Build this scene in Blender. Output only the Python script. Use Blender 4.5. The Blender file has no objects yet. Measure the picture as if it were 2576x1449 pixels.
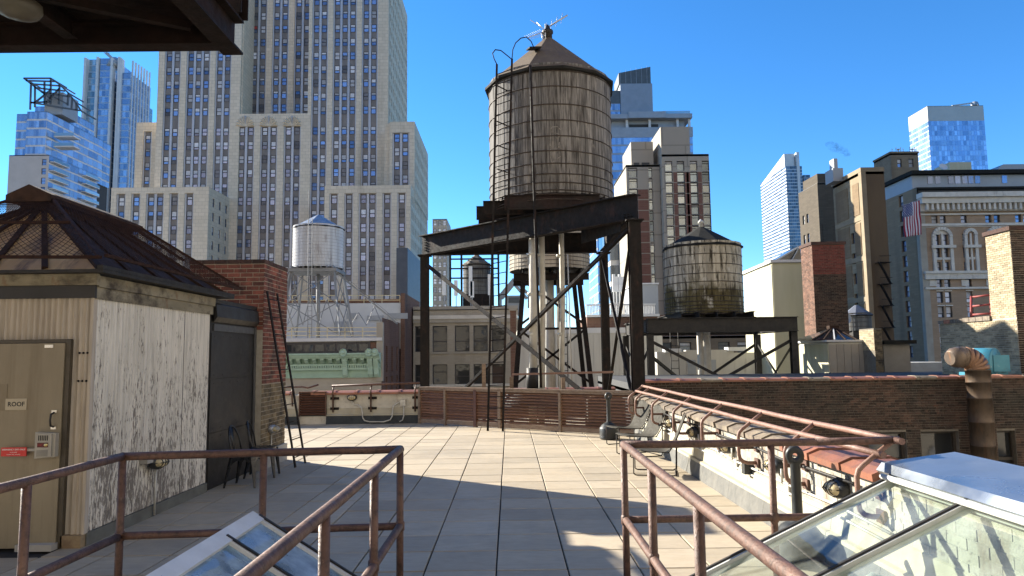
import bpy, math, random
from mathutils import Vector, Matrix
random.seed(7)
R = math.radians
V = Vector
scene = bpy.context.scene
COL = scene.collection

# ------------------------------------------------------------------ camera
FPX, CX, CY = 1784.4, 1288.0, 724.5          # focal length and centre on a 2576 x 1449 frame
PITCH, ROLL, YAW = R(5.45), R(0.7), -0.0045
CAM = V((0, 0, 1.82))
_fh = V((-math.sin(YAW), math.cos(YAW), 0)); _r0 = V((math.cos(YAW), math.sin(YAW), 0))
CF = _fh*math.cos(PITCH) + V((0, 0, math.sin(PITCH)))
_u0 = V((0, 0, math.cos(PITCH))) - _fh*math.sin(PITCH)
CR = _r0*math.cos(ROLL) - _u0*math.sin(ROLL)
CU = _u0*math.cos(ROLL) + _r0*math.sin(ROLL)
cam_d = bpy.data.cameras.new('camera'); cam = bpy.data.objects.new('camera', cam_d); COL.objects.link(cam)
cam_d.sensor_width = 36; cam_d.lens = 36*FPX/2576; cam_d.clip_start = 0.05; cam_d.clip_end = 6000
m = Matrix((CR, CU, -CF)).transposed().to_4x4(); m.translation = CAM
cam.matrix_world = m
scene.camera = cam

# ------------------------------------------------------------------ sky, sun, exposure
SUN_EL = R(24.5); SUN_H = V((-0.812, 0.584, 0)).normalized()
TO_SUN = SUN_H*math.cos(SUN_EL) + V((0, 0, math.sin(SUN_EL)))
world = bpy.data.worlds.new('World'); scene.world = world; world.use_nodes = True
wn = world.node_tree.nodes; wl = world.node_tree.links; wn.clear()
sky = wn.new('ShaderNodeTexSky'); sky.sky_type = 'NISHITA'; sky.sun_disc = False
sky.sun_elevation = SUN_EL; sky.sun_rotation = math.atan2(SUN_H.x, SUN_H.y)
sky.air_density = 1.0; sky.dust_density = 0.0; sky.ozone_density = 5.0; sky.altitude = 1800
bg = wn.new('ShaderNodeBackground'); bg.inputs['Strength'].default_value = 0.085
wo = wn.new('ShaderNodeOutputWorld')
hs = wn.new('ShaderNodeHueSaturation'); hs.inputs['Saturation'].default_value = 1.18
wl.new(sky.outputs[0], hs.inputs['Color']); wl.new(hs.outputs[0], bg.inputs[0]); wl.new(bg.outputs[0], wo.inputs[0])
sun_d = bpy.data.lights.new('sun', 'SUN'); sun_d.energy = 5.0; sun_d.angle = R(0.5); sun_d.color = (1.0, 0.93, 0.80)
sun = bpy.data.objects.new('sun', sun_d); COL.objects.link(sun)
sun.rotation_euler = (-TO_SUN).to_track_quat('-Z', 'Y').to_euler(); sun.location = (-20, 12, 30)
vs = scene.view_settings
vs.view_transform = 'Standard'; vs.look = 'None'; vs.exposure = 1.75; vs.gamma = 1.0; vs.use_curve_mapping = False
scene.display_settings.display_device = 'sRGB'

# ------------------------------------------------------------------ measuring: a pixel of the 2576 wide frame to a point of the place
def ray(x, y): return CF + CR*((x-CX)/FPX) - CU*((y-CY)/FPX)
def at(x, y, Y): d = ray(x, y); return CAM + d*(Y/d.y)
def az(x, y, z): d = ray(x, y); return CAM + d*((z-CAM.z)/d.z)
def ax(x, y, X): d = ray(x, y); return CAM + d*(X/d.x)
def seen(p):
    v = p-CAM; z = v.dot(CF)
    if z < .1: return False
    x = FPX*v.dot(CR)/z; y = FPX*v.dot(CU)/z
    return abs(x) < 1330 and abs(y) < 760

# ------------------------------------------------------------------ mesh helpers
def perp(d):
    d = d.normalized(); a = V((0, 0, 1)) if abs(d.z) < .95 else V((1, 0, 0))
    s = d.cross(a).normalized(); return s, s.cross(d).normalized()
class MB:
    def __init__(s): s.v = []; s.f = []; s.m = []; s.sm = []
    def add(s, vs_, fs, m=0, smooth=False):
        o = len(s.v); s.v += [tuple(v) for v in vs_]; s.f += [tuple(i+o for i in f) for f in fs]
        s.m += [m]*len(fs); s.sm += [smooth]*len(fs); return s
    def obox(s, c, a, b, c3, m=0):
        c, a, b, c3 = V(c), V(a), V(b), V(c3)
        vs_ = [c + a*i + b*j + c3*k for k in (-1, 1) for j in (-1, 1) for i in (-1, 1)]
        return s.add(vs_, [(0, 2, 3, 1), (4, 5, 7, 6), (0, 1, 5, 4), (2, 6, 7, 3), (0, 4, 6, 2), (1, 3, 7, 5)], m)
    def box(s, x0, x1, y0, y1, z0, z1, m=0):
        return s.obox(((x0+x1)/2, (y0+y1)/2, (z0+z1)/2), ((x1-x0)/2, 0, 0), (0, (y1-y0)/2, 0), (0, 0, (z1-z0)/2), m)
    def beam(s, p0, p1, w, h, up=None, m=0):
        p0, p1 = V(p0), V(p1); d = p1-p0; L = d.length; d.normalize()
        if up is None: sd, u = perp(d)
        else: sd = d.cross(V(up)).normalized(); u = sd.cross(d)
        return s.obox((p0+p1)/2, d*(L/2), sd*(w/2), u*(h/2), m)
    def ibeam(s, p0, p1, w, h, t=.025, up=(0, 0, 1), m=0):
        p0, p1 = V(p0), V(p1); d = (p1-p0).normalized(); sd = d.cross(V(up)).normalized(); u = sd.cross(d)
        s.beam(p0+u*(h/2-t/2), p1+u*(h/2-t/2), w, t, up, m); s.beam(p0-u*(h/2-t/2), p1-u*(h/2-t/2), w, t, up, m)
        return s.beam(p0, p1, t*.8, h-2*t-.002, up, m)
    def angle(s, p0, p1, w, t=.012, up=(0, 0, 1), m=0):
        p0, p1 = V(p0), V(p1); d = (p1-p0).normalized(); sd = d.cross(V(up)).normalized(); u = sd.cross(d)
        s.beam(p0+u*(t/2), p1+u*(t/2), w, t, up, m)
        return s.beam(p0+sd*(w/2-t/2)+u*(w/2+t), p1+sd*(w/2-t/2)+u*(w/2+t), t, w, up, m)
    def tube(s, pts, r, n=8, m=0, caps=True):
        pts = [V(p) for p in pts]; rs = r if isinstance(r, (list, tuple)) else [r]*len(pts)
        d0 = (pts[1]-pts[0]).normalized(); a, b = perp(d0); vs_ = []; fs = []
        for i, p in enumerate(pts):
            if 0 < i < len(pts)-1: d = ((pts[i+1]-p).normalized() + (p-pts[i-1]).normalized()).normalized()
            elif i: d = (p-pts[i-1]).normalized()
            else: d = d0
            a = (a - d*a.dot(d)).normalized(); b = d.cross(a)
            k = 1.0
            if 0 < i < len(pts)-1: k = 1/max(.5, d.dot((p-pts[i-1]).normalized()))
            vs_ += [p + (a*math.cos(6.28318*j/n) + b*math.sin(6.28318*j/n))*rs[i]*(k if k < 1.5 else 1.5) for j in range(n)]
        for i in range(len(pts)-1):
            for j in range(n):
                fs.append((i*n+j, i*n+(j+1) % n, (i+1)*n+(j+1) % n, (i+1)*n+j))
        s.add(vs_, fs, m, True)
        if caps:
            o = len(s.v)-len(vs_)
            s.f += [tuple(range(o+n-1, o-1, -1)), tuple(range(o+(len(pts)-1)*n, o+len(pts)*n))]; s.m += [m, m]; s.sm += [False, False]
        return s
    def lathe(s, c, prof, n=24, m=0, smooth=True, a0=0.0, a1=6.2831853, cap=False):
        c = V(c); full = abs(a1-a0) > 6.28; k = n if full else n+1; vs_ = []; fs = []
        for (r, z) in prof:
            for j in range(k):
                t = a0 + (a1-a0)*j/n; vs_.append(c + V((r*math.cos(t), r*math.sin(t), z)))
        for i in range(len(prof)-1):
            for j in range(n):
                j2 = (j+1) % k if full else j+1
                fs.append((i*k+j, i*k+j2, (i+1)*k+j2, (i+1)*k+j))
        if cap:
            fs.append(tuple(range(k-1, -1, -1))); fs.append(tuple(range((len(prof)-1)*k, len(prof)*k)))
        return s.add(vs_, fs, m, smooth)
    def quad(s, a, b, c, d, m=0): return s.add([a, b, c, d], [(0, 1, 2, 3)], m)
    def extrude(s, poly, d, m=0):
        poly = [V(p) for p in poly]; d = V(d); n = len(poly)
        return s.add(poly + [p+d for p in poly], [tuple(range(n-1, -1, -1)), tuple(range(n, 2*n))] + [(i, (i+1) % n, (i+1) % n+n, i+n) for i in range(n)], m)
    def mesh(s, name, mats):
        me = bpy.data.meshes.new(name); me.from_pydata(s.v, [], s.f)
        for k in (mats if isinstance(mats, (list, tuple)) else [mats]): me.materials.append(k)
        me.polygons.foreach_set('material_index', s.m); me.polygons.foreach_set('use_smooth', s.sm); me.update()
        return me
    def build(s, name, mats, parent=None, kind=None):
        return link(name, s.mesh(name, mats), parent, kind)
def link(name, me, parent=None, kind=None):
    o = bpy.data.objects.new(name, me); COL.objects.link(o)
    if parent is not None: o.parent = parent; o.matrix_parent_inverse = inv_of(parent)
    if kind: o['kind'] = kind
    return o
def inv_of(p):
    # parents never rotate or scale while building: only their own location counts
    return Matrix.Translation(-p.location)
def tag(o, label=None, cat=None, group=None, kind=None):
    for k, v in (('label', label), ('category', cat), ('group', group), ('kind', kind)):
        if v: o[k] = v
    return o
def thing(name, label, cat, loc=(0, 0, 0), group=None):
    o = bpy.data.objects.new(name, None); COL.objects.link(o); o.location = loc; o.empty_display_size = .1
    return tag(o, label, cat, group)
def pieces(parent, name, tmpls, items, mats, limit=300, rest=None):
    """items: (template index, Matrix). The nearest ones in view become objects, the others one joined part."""
    meshes = {}
    def key(it):
        p = it[1].translation
        return (0 if seen(p) else 1, (p-CAM).length)
    items = sorted(items, key=key); n = 0; left = []
    for it in items:
        if n < limit and seen(it[1].translation):
            k = it[0]
            if k not in meshes: meshes[k] = tmpls[k].mesh(name, mats)
            o = link(name, meshes[k], parent); o.matrix_basis = it[1]; n += 1
        else: left.append(it)
    if left:
        mb = MB()
        for k, mt in left:
            t = tmpls[k]; o = len(mb.v)
            mb.v += [tuple(mt @ V(v)) for v in t.v]; mb.f += [tuple(i+o for i in f) for f in t.f]; mb.m += t.m; mb.sm += t.sm
        mb.build(rest or name+'_field', mats, parent, 'stuff')
def frame(o, u, n, su=1, sn=1, sz=1, w=(0, 0, 1)):
    u, n, w = V(u), V(n), V(w)
    mt = Matrix(((u.x*su, n.x*sn, w.x*sz, o[0]), (u.y*su, n.y*sn, w.y*sz, o[1]), (u.z*su, n.z*sn, w.z*sz, o[2]), (0, 0, 0, 1)))
    return mt
UNIT = MB(); UNIT.box(0, 1, 0, 1, 0, 1)
def text_into(mb, txt, size, o, u, w, n, m=1, align='CENTER', depth=.002, bold=0):
    cu = bpy.data.curves.new('lettering', 'FONT'); cu.body = txt; cu.size = size; cu.align_x = align; cu.align_y = 'CENTER'
    cu.offset = bold; cu.resolution_u = 2
    ob = bpy.data.objects.new('lettering', cu); COL.objects.link(ob)
    dg = bpy.context.evaluated_depsgraph_get(); me = bpy.data.meshes.new_from_object(ob.evaluated_get(dg))
    o, u, w, n = V(o), V(u), V(w), V(n)
    mb.add([o+u*v.co.x+w*v.co.y+n*depth for v in me.vertices], [tuple(p.vertices) for p in me.polygons], m)
    bpy.data.objects.remove(ob); bpy.data.curves.remove(cu); bpy.data.meshes.remove(me)

# ------------------------------------------------------------------ materials
def s2l(r, g, b): return tuple(((c/255)/12.92 if c <= 10 else ((c/255+.055)/1.055)**2.4) for c in (r, g, b))
class NT:
    def __init__(s, name):
        s.mat = bpy.data.materials.new(name); s.mat.use_nodes = True; s.n = s.mat.node_tree.nodes; s.l = s.mat.node_tree.links
        s.n.clear(); s.out = s.n.new('ShaderNodeOutputMaterial'); s.pos = None
    def new(s, t, **k):
        nd = s.n.new('ShaderNode'+t)
        for a, b in k.items(): setattr(nd, a, b)
        return nd
    def put(s, a, sock):
        if isinstance(a, bpy.types.NodeSocket): s.l.new(a, sock)
        else:
            if sock.type == 'RGBA' and len(a) == 3: a = (*a, 1)
            sock.default_value = a
    def position(s):
        if s.pos is None: s.pos = s.new('NewGeometry').outputs['Position']
        return s.pos
    def scaled(s, st, src=None):
        mp = s.new('Mapping'); mp.inputs['Scale'].default_value = st; s.l.new(src or s.position(), mp.inputs['Vector']); return mp.outputs[0]
    def noise(s, scale, st=(1, 1, 1), detail=6, rough=.6, src=None):
        nz = s.new('TexNoise'); nz.inputs['Scale'].default_value = scale; nz.inputs['Detail'].default_value = detail; nz.inputs['Roughness'].default_value = rough
        s.l.new(s.scaled(st, src), nz.inputs['Vector']); return nz.outputs['Fac']
    def ramp(s, f, a, b, ca=0.0, cb=1.0):
        mr = s.new('MapRange'); mr.inputs['From Min'].default_value = a; mr.inputs['From Max'].default_value = b
        mr.inputs['To Min'].default_value = ca; mr.inputs['To Max'].default_value = cb; s.l.new(f, mr.inputs['Value']); return mr.outputs[0]
    def mix(s, f, a, b, mode='MIX'):
        mx = s.new('Mix', data_type='RGBA', blend_type=mode); s.put(f, mx.inputs[0]); s.put(a, mx.inputs[6]); s.put(b, mx.inputs[7]); return mx.outputs[2]
    def math(s, op, a, b=0.0):
        mt = s.new('Math', operation=op); s.put(a, mt.inputs[0]); s.put(b, mt.inputs[1]); return mt.outputs[0]
    def rand(s):
        oi = s.new('ObjectInfo').outputs['Random']; ri = s.new('NewGeometry').outputs['Random Per Island']
        return s.math('FRACT', s.math('ADD', s.math('MULTIPLY', oi, 5.37), s.math('MULTIPLY', ri, 3.71)))
    def value(s, col, v):
        h = s.new('HueSaturation'); s.put(v, h.inputs['Value']); s.put(col, h.inputs['Color']); return h.outputs[0]
    def bump(s, f, strength, dist=.01, prev=None):
        b = s.new('Bump'); b.inputs['Strength'].default_value = strength; b.inputs['Distance'].default_value = dist; s.l.new(f, b.inputs['Height'])
        if prev is not None: s.l.new(prev, b.inputs['Normal'])
        return b.outputs[0]
    def bsdf(s, col, rough=.6, metal=0.0, normal=None, spec=.5):
        p = s.new('BsdfPrincipled'); s.put(col, p.inputs['Base Color']); s.put(rough, p.inputs['Roughness']); s.put(metal, p.inputs['Metallic'])
        p.inputs['Specular IOR Level'].default_value = spec
        if normal is not None: s.l.new(normal, p.inputs['Normal'])
        s.l.new(p.outputs[0], s.out.inputs[0]); return p
def mk(name, base, var=None, vs_=2.0, st=(1, 1, 1), lo=.35, hi=.65, rough=.65, metal=0.0, bump=0.0, bs=40, bst=(1, 1, 1), rnd=0.0, spec=.4, dirt=()):
    """base colour, a second colour spread by noise, then dirt layers (colour, scale, stretch, lo, hi, amount); rnd = tone per piece"""
    t = NT(name); c = base
    if var is not None: c = t.mix(t.ramp(t.noise(vs_, st), lo, hi), base, var)
    for (dc, ds, dst, dlo, dhi, amt) in dirt:
        c = t.mix(t.math('MULTIPLY', t.ramp(t.noise(ds, dst, 8, .65), dlo, dhi), amt), c, dc)
    if rnd: c = t.value(c if isinstance(c, bpy.types.NodeSocket) else t.mix(0.0, c, c), t.ramp(t.rand(), 0, 1, 1-rnd, 1+rnd))
    nm = None
    if bump: nm = t.bump(t.noise(bs, bst), bump)
    rg = t.ramp(t.noise(bs*.3), .3, .7, max(.05, rough-.12), min(1, rough+.12))
    t.bsdf(c, rg, metal, nm, spec); return t.mat
def glassy(name, col, rough=.06, metal=.6, rnd=.25, wob=.02, var=None):
    t = NT(name); c = t.mix(0.0, col, col)
    if var is not None: c = t.mix(t.ramp(t.rand(), .2, .8), col, var)
    c = t.value(c, t.ramp(t.math('FRACT', t.math('MULTIPLY', t.rand(), 7.77)), 0, 1, 1-rnd, 1+rnd))
    nm = t.bump(t.noise(.35, (1, 1, 1), 3), wob*10, .1)
    t.bsdf(c, rough, metal, nm, .6); return t.mat
def clear_glass(name, tint=(.86, .92, .9), ior=1.75, haze=.04, hz_col=(.6, .62, .58)):
    t = NT(name); fr = t.new('Fresnel'); fr.inputs[0].default_value = ior
    tr = t.new('BsdfTransparent'); t.put(tint, tr.inputs[0]); gl = t.new('BsdfGlossy'); gl.inputs['Roughness'].default_value = .015
    df = t.new('BsdfDiffuse'); t.put(hz_col, df.inputs[0])
    m1 = t.new('MixShader'); t.put(t.ramp(t.noise(3.0, (1, 1, 1), 8), .35, .8, haze*.3, haze*2), m1.inputs[0]); t.l.new(tr.outputs[0], m1.inputs[1]); t.l.new(df.outputs[0], m1.inputs[2])
    front = t.math('SUBTRACT', 1.0, t.new('NewGeometry').outputs['Backfacing'])
    m2 = t.new('MixShader'); t.l.new(t.math('MULTIPLY', fr.outputs[0], front), m2.inputs[0]); t.l.new(m1.outputs[0], m2.inputs[1]); t.l.new(gl.outputs[0], m2.inputs[2])
    t.l.new(m2.outputs[0], t.out.inputs[0]); return t.mat
def blocky(name, c1, c2, mort, bw, bh, ms=.03, axis='xz', rough=.85, soot=None, lo=.45, hi=.75):
    """masonry too far away to tell the stones apart: joints and tone per block"""
    t = NT(name); sp = t.new('SeparateXYZ'); t.l.new(t.position(), sp.inputs[0]); cb = t.new('CombineXYZ')
    u = t.math('ADD', sp.outputs[0], sp.outputs[1]); t.l.new(u, cb.inputs[0]); t.l.new(sp.outputs[2], cb.inputs[1])
    b = t.new('TexBrick'); b.inputs['Scale'].default_value = 1; b.inputs['Brick Width'].default_value = bw; b.inputs['Row Height'].default_value = bh
    b.inputs['Mortar Size'].default_value = ms; t.put(c1, b.inputs['Color1']); t.put(c2, b.inputs['Color2']); t.put(mort, b.inputs['Mortar']); t.l.new(cb.outputs[0], b.inputs['Vector'])
    c = t.mix(t.ramp(t.noise(.05, (1, 1, .6)), .35, .65, 0, .3), b.outputs[0], t.value(b.outputs[0], .75))
    if soot: c = t.mix(t.ramp(t.noise(.3, (1, 1, .06), 8), lo, hi, 0, .75), c, soot)
    t.bsdf(c, rough, 0.0, None, .2); return t.mat

M = {}
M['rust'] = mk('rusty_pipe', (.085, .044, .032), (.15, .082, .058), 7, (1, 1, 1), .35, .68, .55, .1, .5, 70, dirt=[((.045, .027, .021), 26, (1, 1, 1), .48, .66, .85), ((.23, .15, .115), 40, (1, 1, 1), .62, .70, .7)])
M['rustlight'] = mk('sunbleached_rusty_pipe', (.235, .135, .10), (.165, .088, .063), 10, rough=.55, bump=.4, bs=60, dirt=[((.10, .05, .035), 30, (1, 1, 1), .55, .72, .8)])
M['black_steel'] = mk('black_painted_steel', (.0075, .0066, .006), (.014, .0098, .008), 5, rough=.75, bump=.5, bs=35, spec=.22, dirt=[((.042, .021, .014), 6, (1, 1, .4), .54, .70, .75)])
M['dark_steel'] = mk('weathered_dark_steel', (.018, .017, .016), (.032, .028, .024), 4, rough=.6, metal=.2, bump=.3, bs=30)
M['overhead'] = mk('rusty_overhead_steel', (.006, .004, .0034), (.017, .0078, .0055), 4, rough=.75, bump=.4, bs=30, spec=.2)
M['tile'] = None
M['terracotta'] = mk('glazed_terracotta', (.265, .108, .064), (.19, .08, .052), 5, rough=.45, rnd=.22, bump=.2, bs=40, dirt=[((.12, .09, .07), 7, (1, 1, 1), .5, .75, .6)])
M['terracotta_old'] = mk('weathered_clay_coping', (.21, .17, .12), (.13, .10, .075), 6, rough=.7, rnd=.2, bump=.3, bs=40, dirt=[((.04, .035, .03), 10, (1, 1, 1), .5, .7, .7)])
M['whitebrick'] = mk('white_painted_brick', (.50, .475, .41), (.41, .385, .325), 3, rough=.7, bump=.5, bs=50, rnd=.05, dirt=[((.20, .13, .08), 5, (1, 1, .35), .60, .74, .75), ((.30, .27, .22), 11, (1, 1, 1), .56, .7, .7)])
M['whitebrick_sun'] = mk('grimy_sun_toned_white_brick', (.37, .345, .285), (.28, .26, .21), 3, rough=.7, bump=.6, bs=50, rnd=.10, dirt=[((.17, .115, .07), 4, (1, 1, .35), .52, .68, .8), ((.10, .08, .06), 14, (1, 1, 1), .56, .68, .75)])  # same paint as whitebrick, darkened to offset direct sun; stains are grime
M['whiteband'] = mk('white_painted_flashing', (.37, .34, .26), (.30, .27, .195), 3, rough=.6, bump=.2, bs=30, dirt=[((.36, .27, .12), 2.5, (1, 1, .3), .55, .75, .7)])
M['greybase'] = mk('grey_membrane_flashing', (.085, .085, .078), (.13, .125, .11), 5, rough=.8, bump=.4, bs=60, dirt=[((.22, .15, .06), 3, (1, 1, .3), .62, .75, .6)])
M['darkbase'] = mk('dark_membrane_flashing', (.022, .026, .028), (.035, .04, .042), 5, rough=.75, bump=.3, bs=50)
M['blackpaint'] = mk('black_sheet_metal', (.016, .015, .014), (.028, .025, .022), 3, rough=.5, metal=.1, bump=.25, bs=20)
M['greystrip'] = mk('grey_metal_strip', (.09, .09, .09), rough=.5, metal=.4)
M['alu'] = mk('dull_aluminium', (.55, .56, .56), (.42, .43, .43), 6, rough=.4, metal=.6, bump=.15, bs=50, dirt=[((.2, .16, .11), 8, (1, 1, 1), .62, .75, .6)])
M['white_metal'] = mk('white_painted_metal', (.52, .52, .49), (.43, .43, .40), 5, rough=.45, bump=.15, bs=50, dirt=[((.25, .2, .14), 12, (1, 1, 1), .6, .74, .6)])
M['capmetal'] = mk('galvanised_cap', (.46, .50, .54), (.38, .42, .46), 2.2, rough=.33, metal=.9, bump=.06, bs=5)
M['conduit'] = mk('painted_conduit', (.52, .51, .46), (.40, .38, .33), 9, rough=.5, metal=.2, bump=.1, bs=60, dirt=[((.2, .12, .07), 14, (1, 1, 1), .6, .72, .7)])
M['black_plastic'] = mk('black_plastic', (.018, .02, .02), (.03, .032, .032), 6, rough=.42, bump=.1, bs=60)
M['lens'] = mk('yellowed_glass_lens', (.55, .46, .27), (.42, .34, .18), 9, rough=.18, spec=.6)
M['leather'] = mk('worn_grey_sling', (.042, .038, .030), (.062, .057, .045), 7, rough=.8, bump=.3, bs=70, spec=.15)
M['gunmetal'] = mk('gunmetal_chair_paint', (.028, .03, .033), (.05, .05, .052), 8, rough=.32, metal=.6)
M['cladding'] = None
M['doormetal'] = mk('tan_painted_door', (.27, .225, .15), (.215, .175, .11), 1.6, (1, 1, .25), rough=.5, bump=.1, bs=30, dirt=[((.10, .065, .03), 1.3, (3, 3, .16), .5, .74, .65), ((.34, .28, .19), 4, (1, 1, 1), .6, .8, .5)])
M['frame_dk'] = mk('dark_olive_door_frame', (.075, .06, .038), (.05, .04, .028), 4, rough=.5)
M['signgrey'] = mk('brushed_sign_plate', (.34, .30, .22), rough=.4, metal=.4)
M['ink'] = mk('black_lettering', (.012, .012, .012), rough=.5)
M['signred'] = mk('red_sign', (.55, .03, .025), rough=.4)
M['signwhite'] = mk('white_lettering', (.75, .72, .68), rough=.5)
M['alarmgrey'] = mk('grey_alarm_housing', (.36, .34, .29), (.31, .29, .25), 8, rough=.45)
M['steel'] = mk('bright_steel', (.62, .6, .55), rough=.28, metal=.9)
M['fascia'] = mk('weathered_fascia_boards', (.18, .155, .10), (.26, .225, .155), 4, (1, .35, 2), rough=.85, bump=.5, bs=22, dirt=[((.03, .022, .017), 3.2, (1, 1, 1.4), .48, .66, .9), ((.16, .07, .03), 6, (1, 1, .5), .58, .72, .8)])
M['roofbrown'] = mk('rusted_brown_roof', (.022, .013, .0095), (.05, .026, .016), 5, rough=.85, bump=.5, bs=26, spec=.2)
M['wiremesh'] = mk('rusty_wire', (.022, .012, .009), (.045, .021, .014), 20, rough=.85, spec=.15)
M['roofglass'] = mk('dirty_amber_glow_glass', (.36, .21, .075), (.50, .32, .13), 3, (1, .4, .4), rough=.5, bump=.1, bs=8, spec=.3, dirt=[((.03, .017, .010), 2.2, (2, .5, .5), .52, .66, .9)])  # amber brightened to stand for sunlight glowing through the panes
M['brick_red'] = mk('red_brick', (.150, .050, .034), (.205, .068, .044), 30, rough=.85, rnd=.5, bump=.5, bs=90, dirt=[((.03, .022, .019), 2.4, (1, 1, 1), .46, .64, .85), ((.26, .20, .16), 9, (1, 1, 1), .66, .74, .5)])
M['brick_tan'] = mk('sooty_tan_brick', (.15, .115, .065), (.20, .15, .085), 25, rough=.88, rnd=.4, bump=.5, bs=90, dirt=[((.022, .02, .018), 2.2, (1, 1, 1), .45, .62, .9), ((.24, .10, .05), 6, (1, 1, 1), .64, .74, .8)])
M['brick_soot'] = mk('sooty_top_brick', (.040, .026, .021), (.075, .036, .027), 12, rough=.9, rnd=.35, bump=.4, bs=90)
M['mortar'] = mk('lime_mortar', (.40, .36, .29), (.29, .26, .205), 8, rough=.95, bump=.3, bs=80)
M['mortar_dk'] = mk('old_mortar', (.17, .15, .12), (.12, .105, .083), 6, rough=.95, bump=.3, bs=80)
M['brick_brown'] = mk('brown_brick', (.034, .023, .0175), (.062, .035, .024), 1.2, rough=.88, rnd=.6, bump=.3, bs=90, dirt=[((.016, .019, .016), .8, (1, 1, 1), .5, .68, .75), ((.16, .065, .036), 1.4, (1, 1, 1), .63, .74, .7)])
M['brick_yellow'] = mk('buff_brick', (.27, .22, .14), (.35, .29, .19), 20, rough=.88, rnd=.3, bump=.3, bs=90, dirt=[((.06, .05, .04), 1.2, (1, 1, 1), .55, .7, .6)])
M['staves'] = None
M['hoop'] = mk('rusty_iron_hoop', (.042, .032, .026), (.075, .055, .043), 14, rough=.6, metal=.3)
M['tarpaper'] = mk('brown_felt_roof', (.125, .092, .06), (.10, .072, .048), 3, rough=.85, bump=.3, bs=30, dirt=[((.05, .032, .02), 5, (1, 1, 1), .6, .75, .6)])
M['blackroof'] = mk('black_felt_roof', (.013, .013, .011), (.022, .021, .018), 3, spec=.2, rough=.9, bump=.3, bs=30)
M['zincroof'] = mk('zinc_cone_roof', (.28, .33, .40), (.2, .24, .30), 3, rough=.45, metal=.4, bump=.2, bs=12)
M['pipewhite'] = mk('white_wrapped_pipe', (.50, .475, .41), (.40, .37, .31), 2.5, rough=.7, bump=.3, bs=18, dirt=[((.17, .15, .12), 4, (2, 2, .2), .56, .74, .7)])
M['slat'] = mk('brown_cedar_slat', (.22, .115, .062), (.15, .07, .038), 8, (1, 1, 6), rough=.6, rnd=.25, bump=.3, bs=40)
M['slat_grey'] = mk('greyed_cedar_board', (.26, .19, .13), (.18, .12, .08), 8, (1, 1, 4), rough=.75, rnd=.15, bump=.3, bs=40)
M['slatwet'] = mk('dark_brown_louvre', (.075, .032, .02), (.11, .05, .032), 6, (1, 1, 6), rough=.6, rnd=.25, bump=.3, bs=40)
M['ground'] = mk('far_street_asphalt', (.055, .055, .055), (.04, .04, .04), .02, rough=.9)
M['slab'] = mk('deck_bedding', (.022, .02, .018), rough=.95)
def tile_mat():
    t = NT('stone_paver'); 
    r = t.rand()
    g = t.noise(5, (1, 3.2, 1), 8, .7); g2 = t.noise(1.1, (1, 1, 1), 4)
    c = t.mix(t.ramp(g, .3, .7), (.36, .295, .205), (.455, .38, .275))
    c = t.mix(t.ramp(g2, .4, .7, 0, .35), c, (.28, .25, .20))
    c = t.mix(t.ramp(t.noise(3.5, (1, 1, 1), 10, .7), .64, .72, 0, .5), c, (.14, .125, .10))
    c = t.value(c, t.ramp(r, 0, 1, .84, 1.10))
    c = t.mix(t.ramp(t.noise(.5, (1, 1, 1), 9, .7), .52, .70, 0, .5), c, (.19, .17, .135))
    nm = t.bump(g, .35, .006); nm = t.bump(t.noise(90), .15, .004, nm)
    t.bsdf(c, t.ramp(g2, .3, .7, .5, .75), 0.0, nm, .35); return t.mat
M['tile'] = tile_mat()
def clad_mat(name, base, base2, peel, lo, zlo, zhi, low_add):
    t = NT(name); sp = t.new('SeparateXYZ'); t.l.new(t.position(), sp.inputs[0])
    c = t.mix(t.ramp(t.noise(2.5, (1, 1, .3)), .35, .65), base, base2)
    # where the paint has come off: tall thin flakes, in drifts
    fl = t.noise(75, (1, 1, .13), 8, .7); dr = t.noise(2.6, (1.2, 1.6, .4), 6, .7)
    k = t.math('ADD', fl, t.math('MULTIPLY', t.math('SUBTRACT', dr, .5), .55))
    k = t.math('ADD', k, t.ramp(sp.outputs[2], zlo, zhi, low_add, 0))
    f = t.ramp(k, lo, lo+.05)
    c = t.mix(t.math('MULTIPLY', f, .78), c, peel)
    c = t.mix(t.ramp(t.noise(22, (1, 1, .06), 8), .42, .68, 0, .6), c, t.value(c, .5)); c = t.mix(t.ramp(t.noise(7, (1, 1, .12), 8), .6, .75, 0, .4), c, (.17, .12, .08))
    nm = t.bump(f, -.6, .01); nm = t.bump(t.noise(60), .2, .005, nm)
    t.bsdf(c, .7, 0.0, nm, .3); return t.mat
M['cladding'] = clad_mat('peeling_white_corrugated', (.74, .70, .62), (.60, .565, .495), (.085, .068, .058), .62, 0.0, 2.3, .17)
M['cladding_front'] = clad_mat('faded_beige_corrugated', (.50, .435, .35), (.44, .375, .295), (.12, .06, .035), .74, 0.0, .5, .10)
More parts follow.
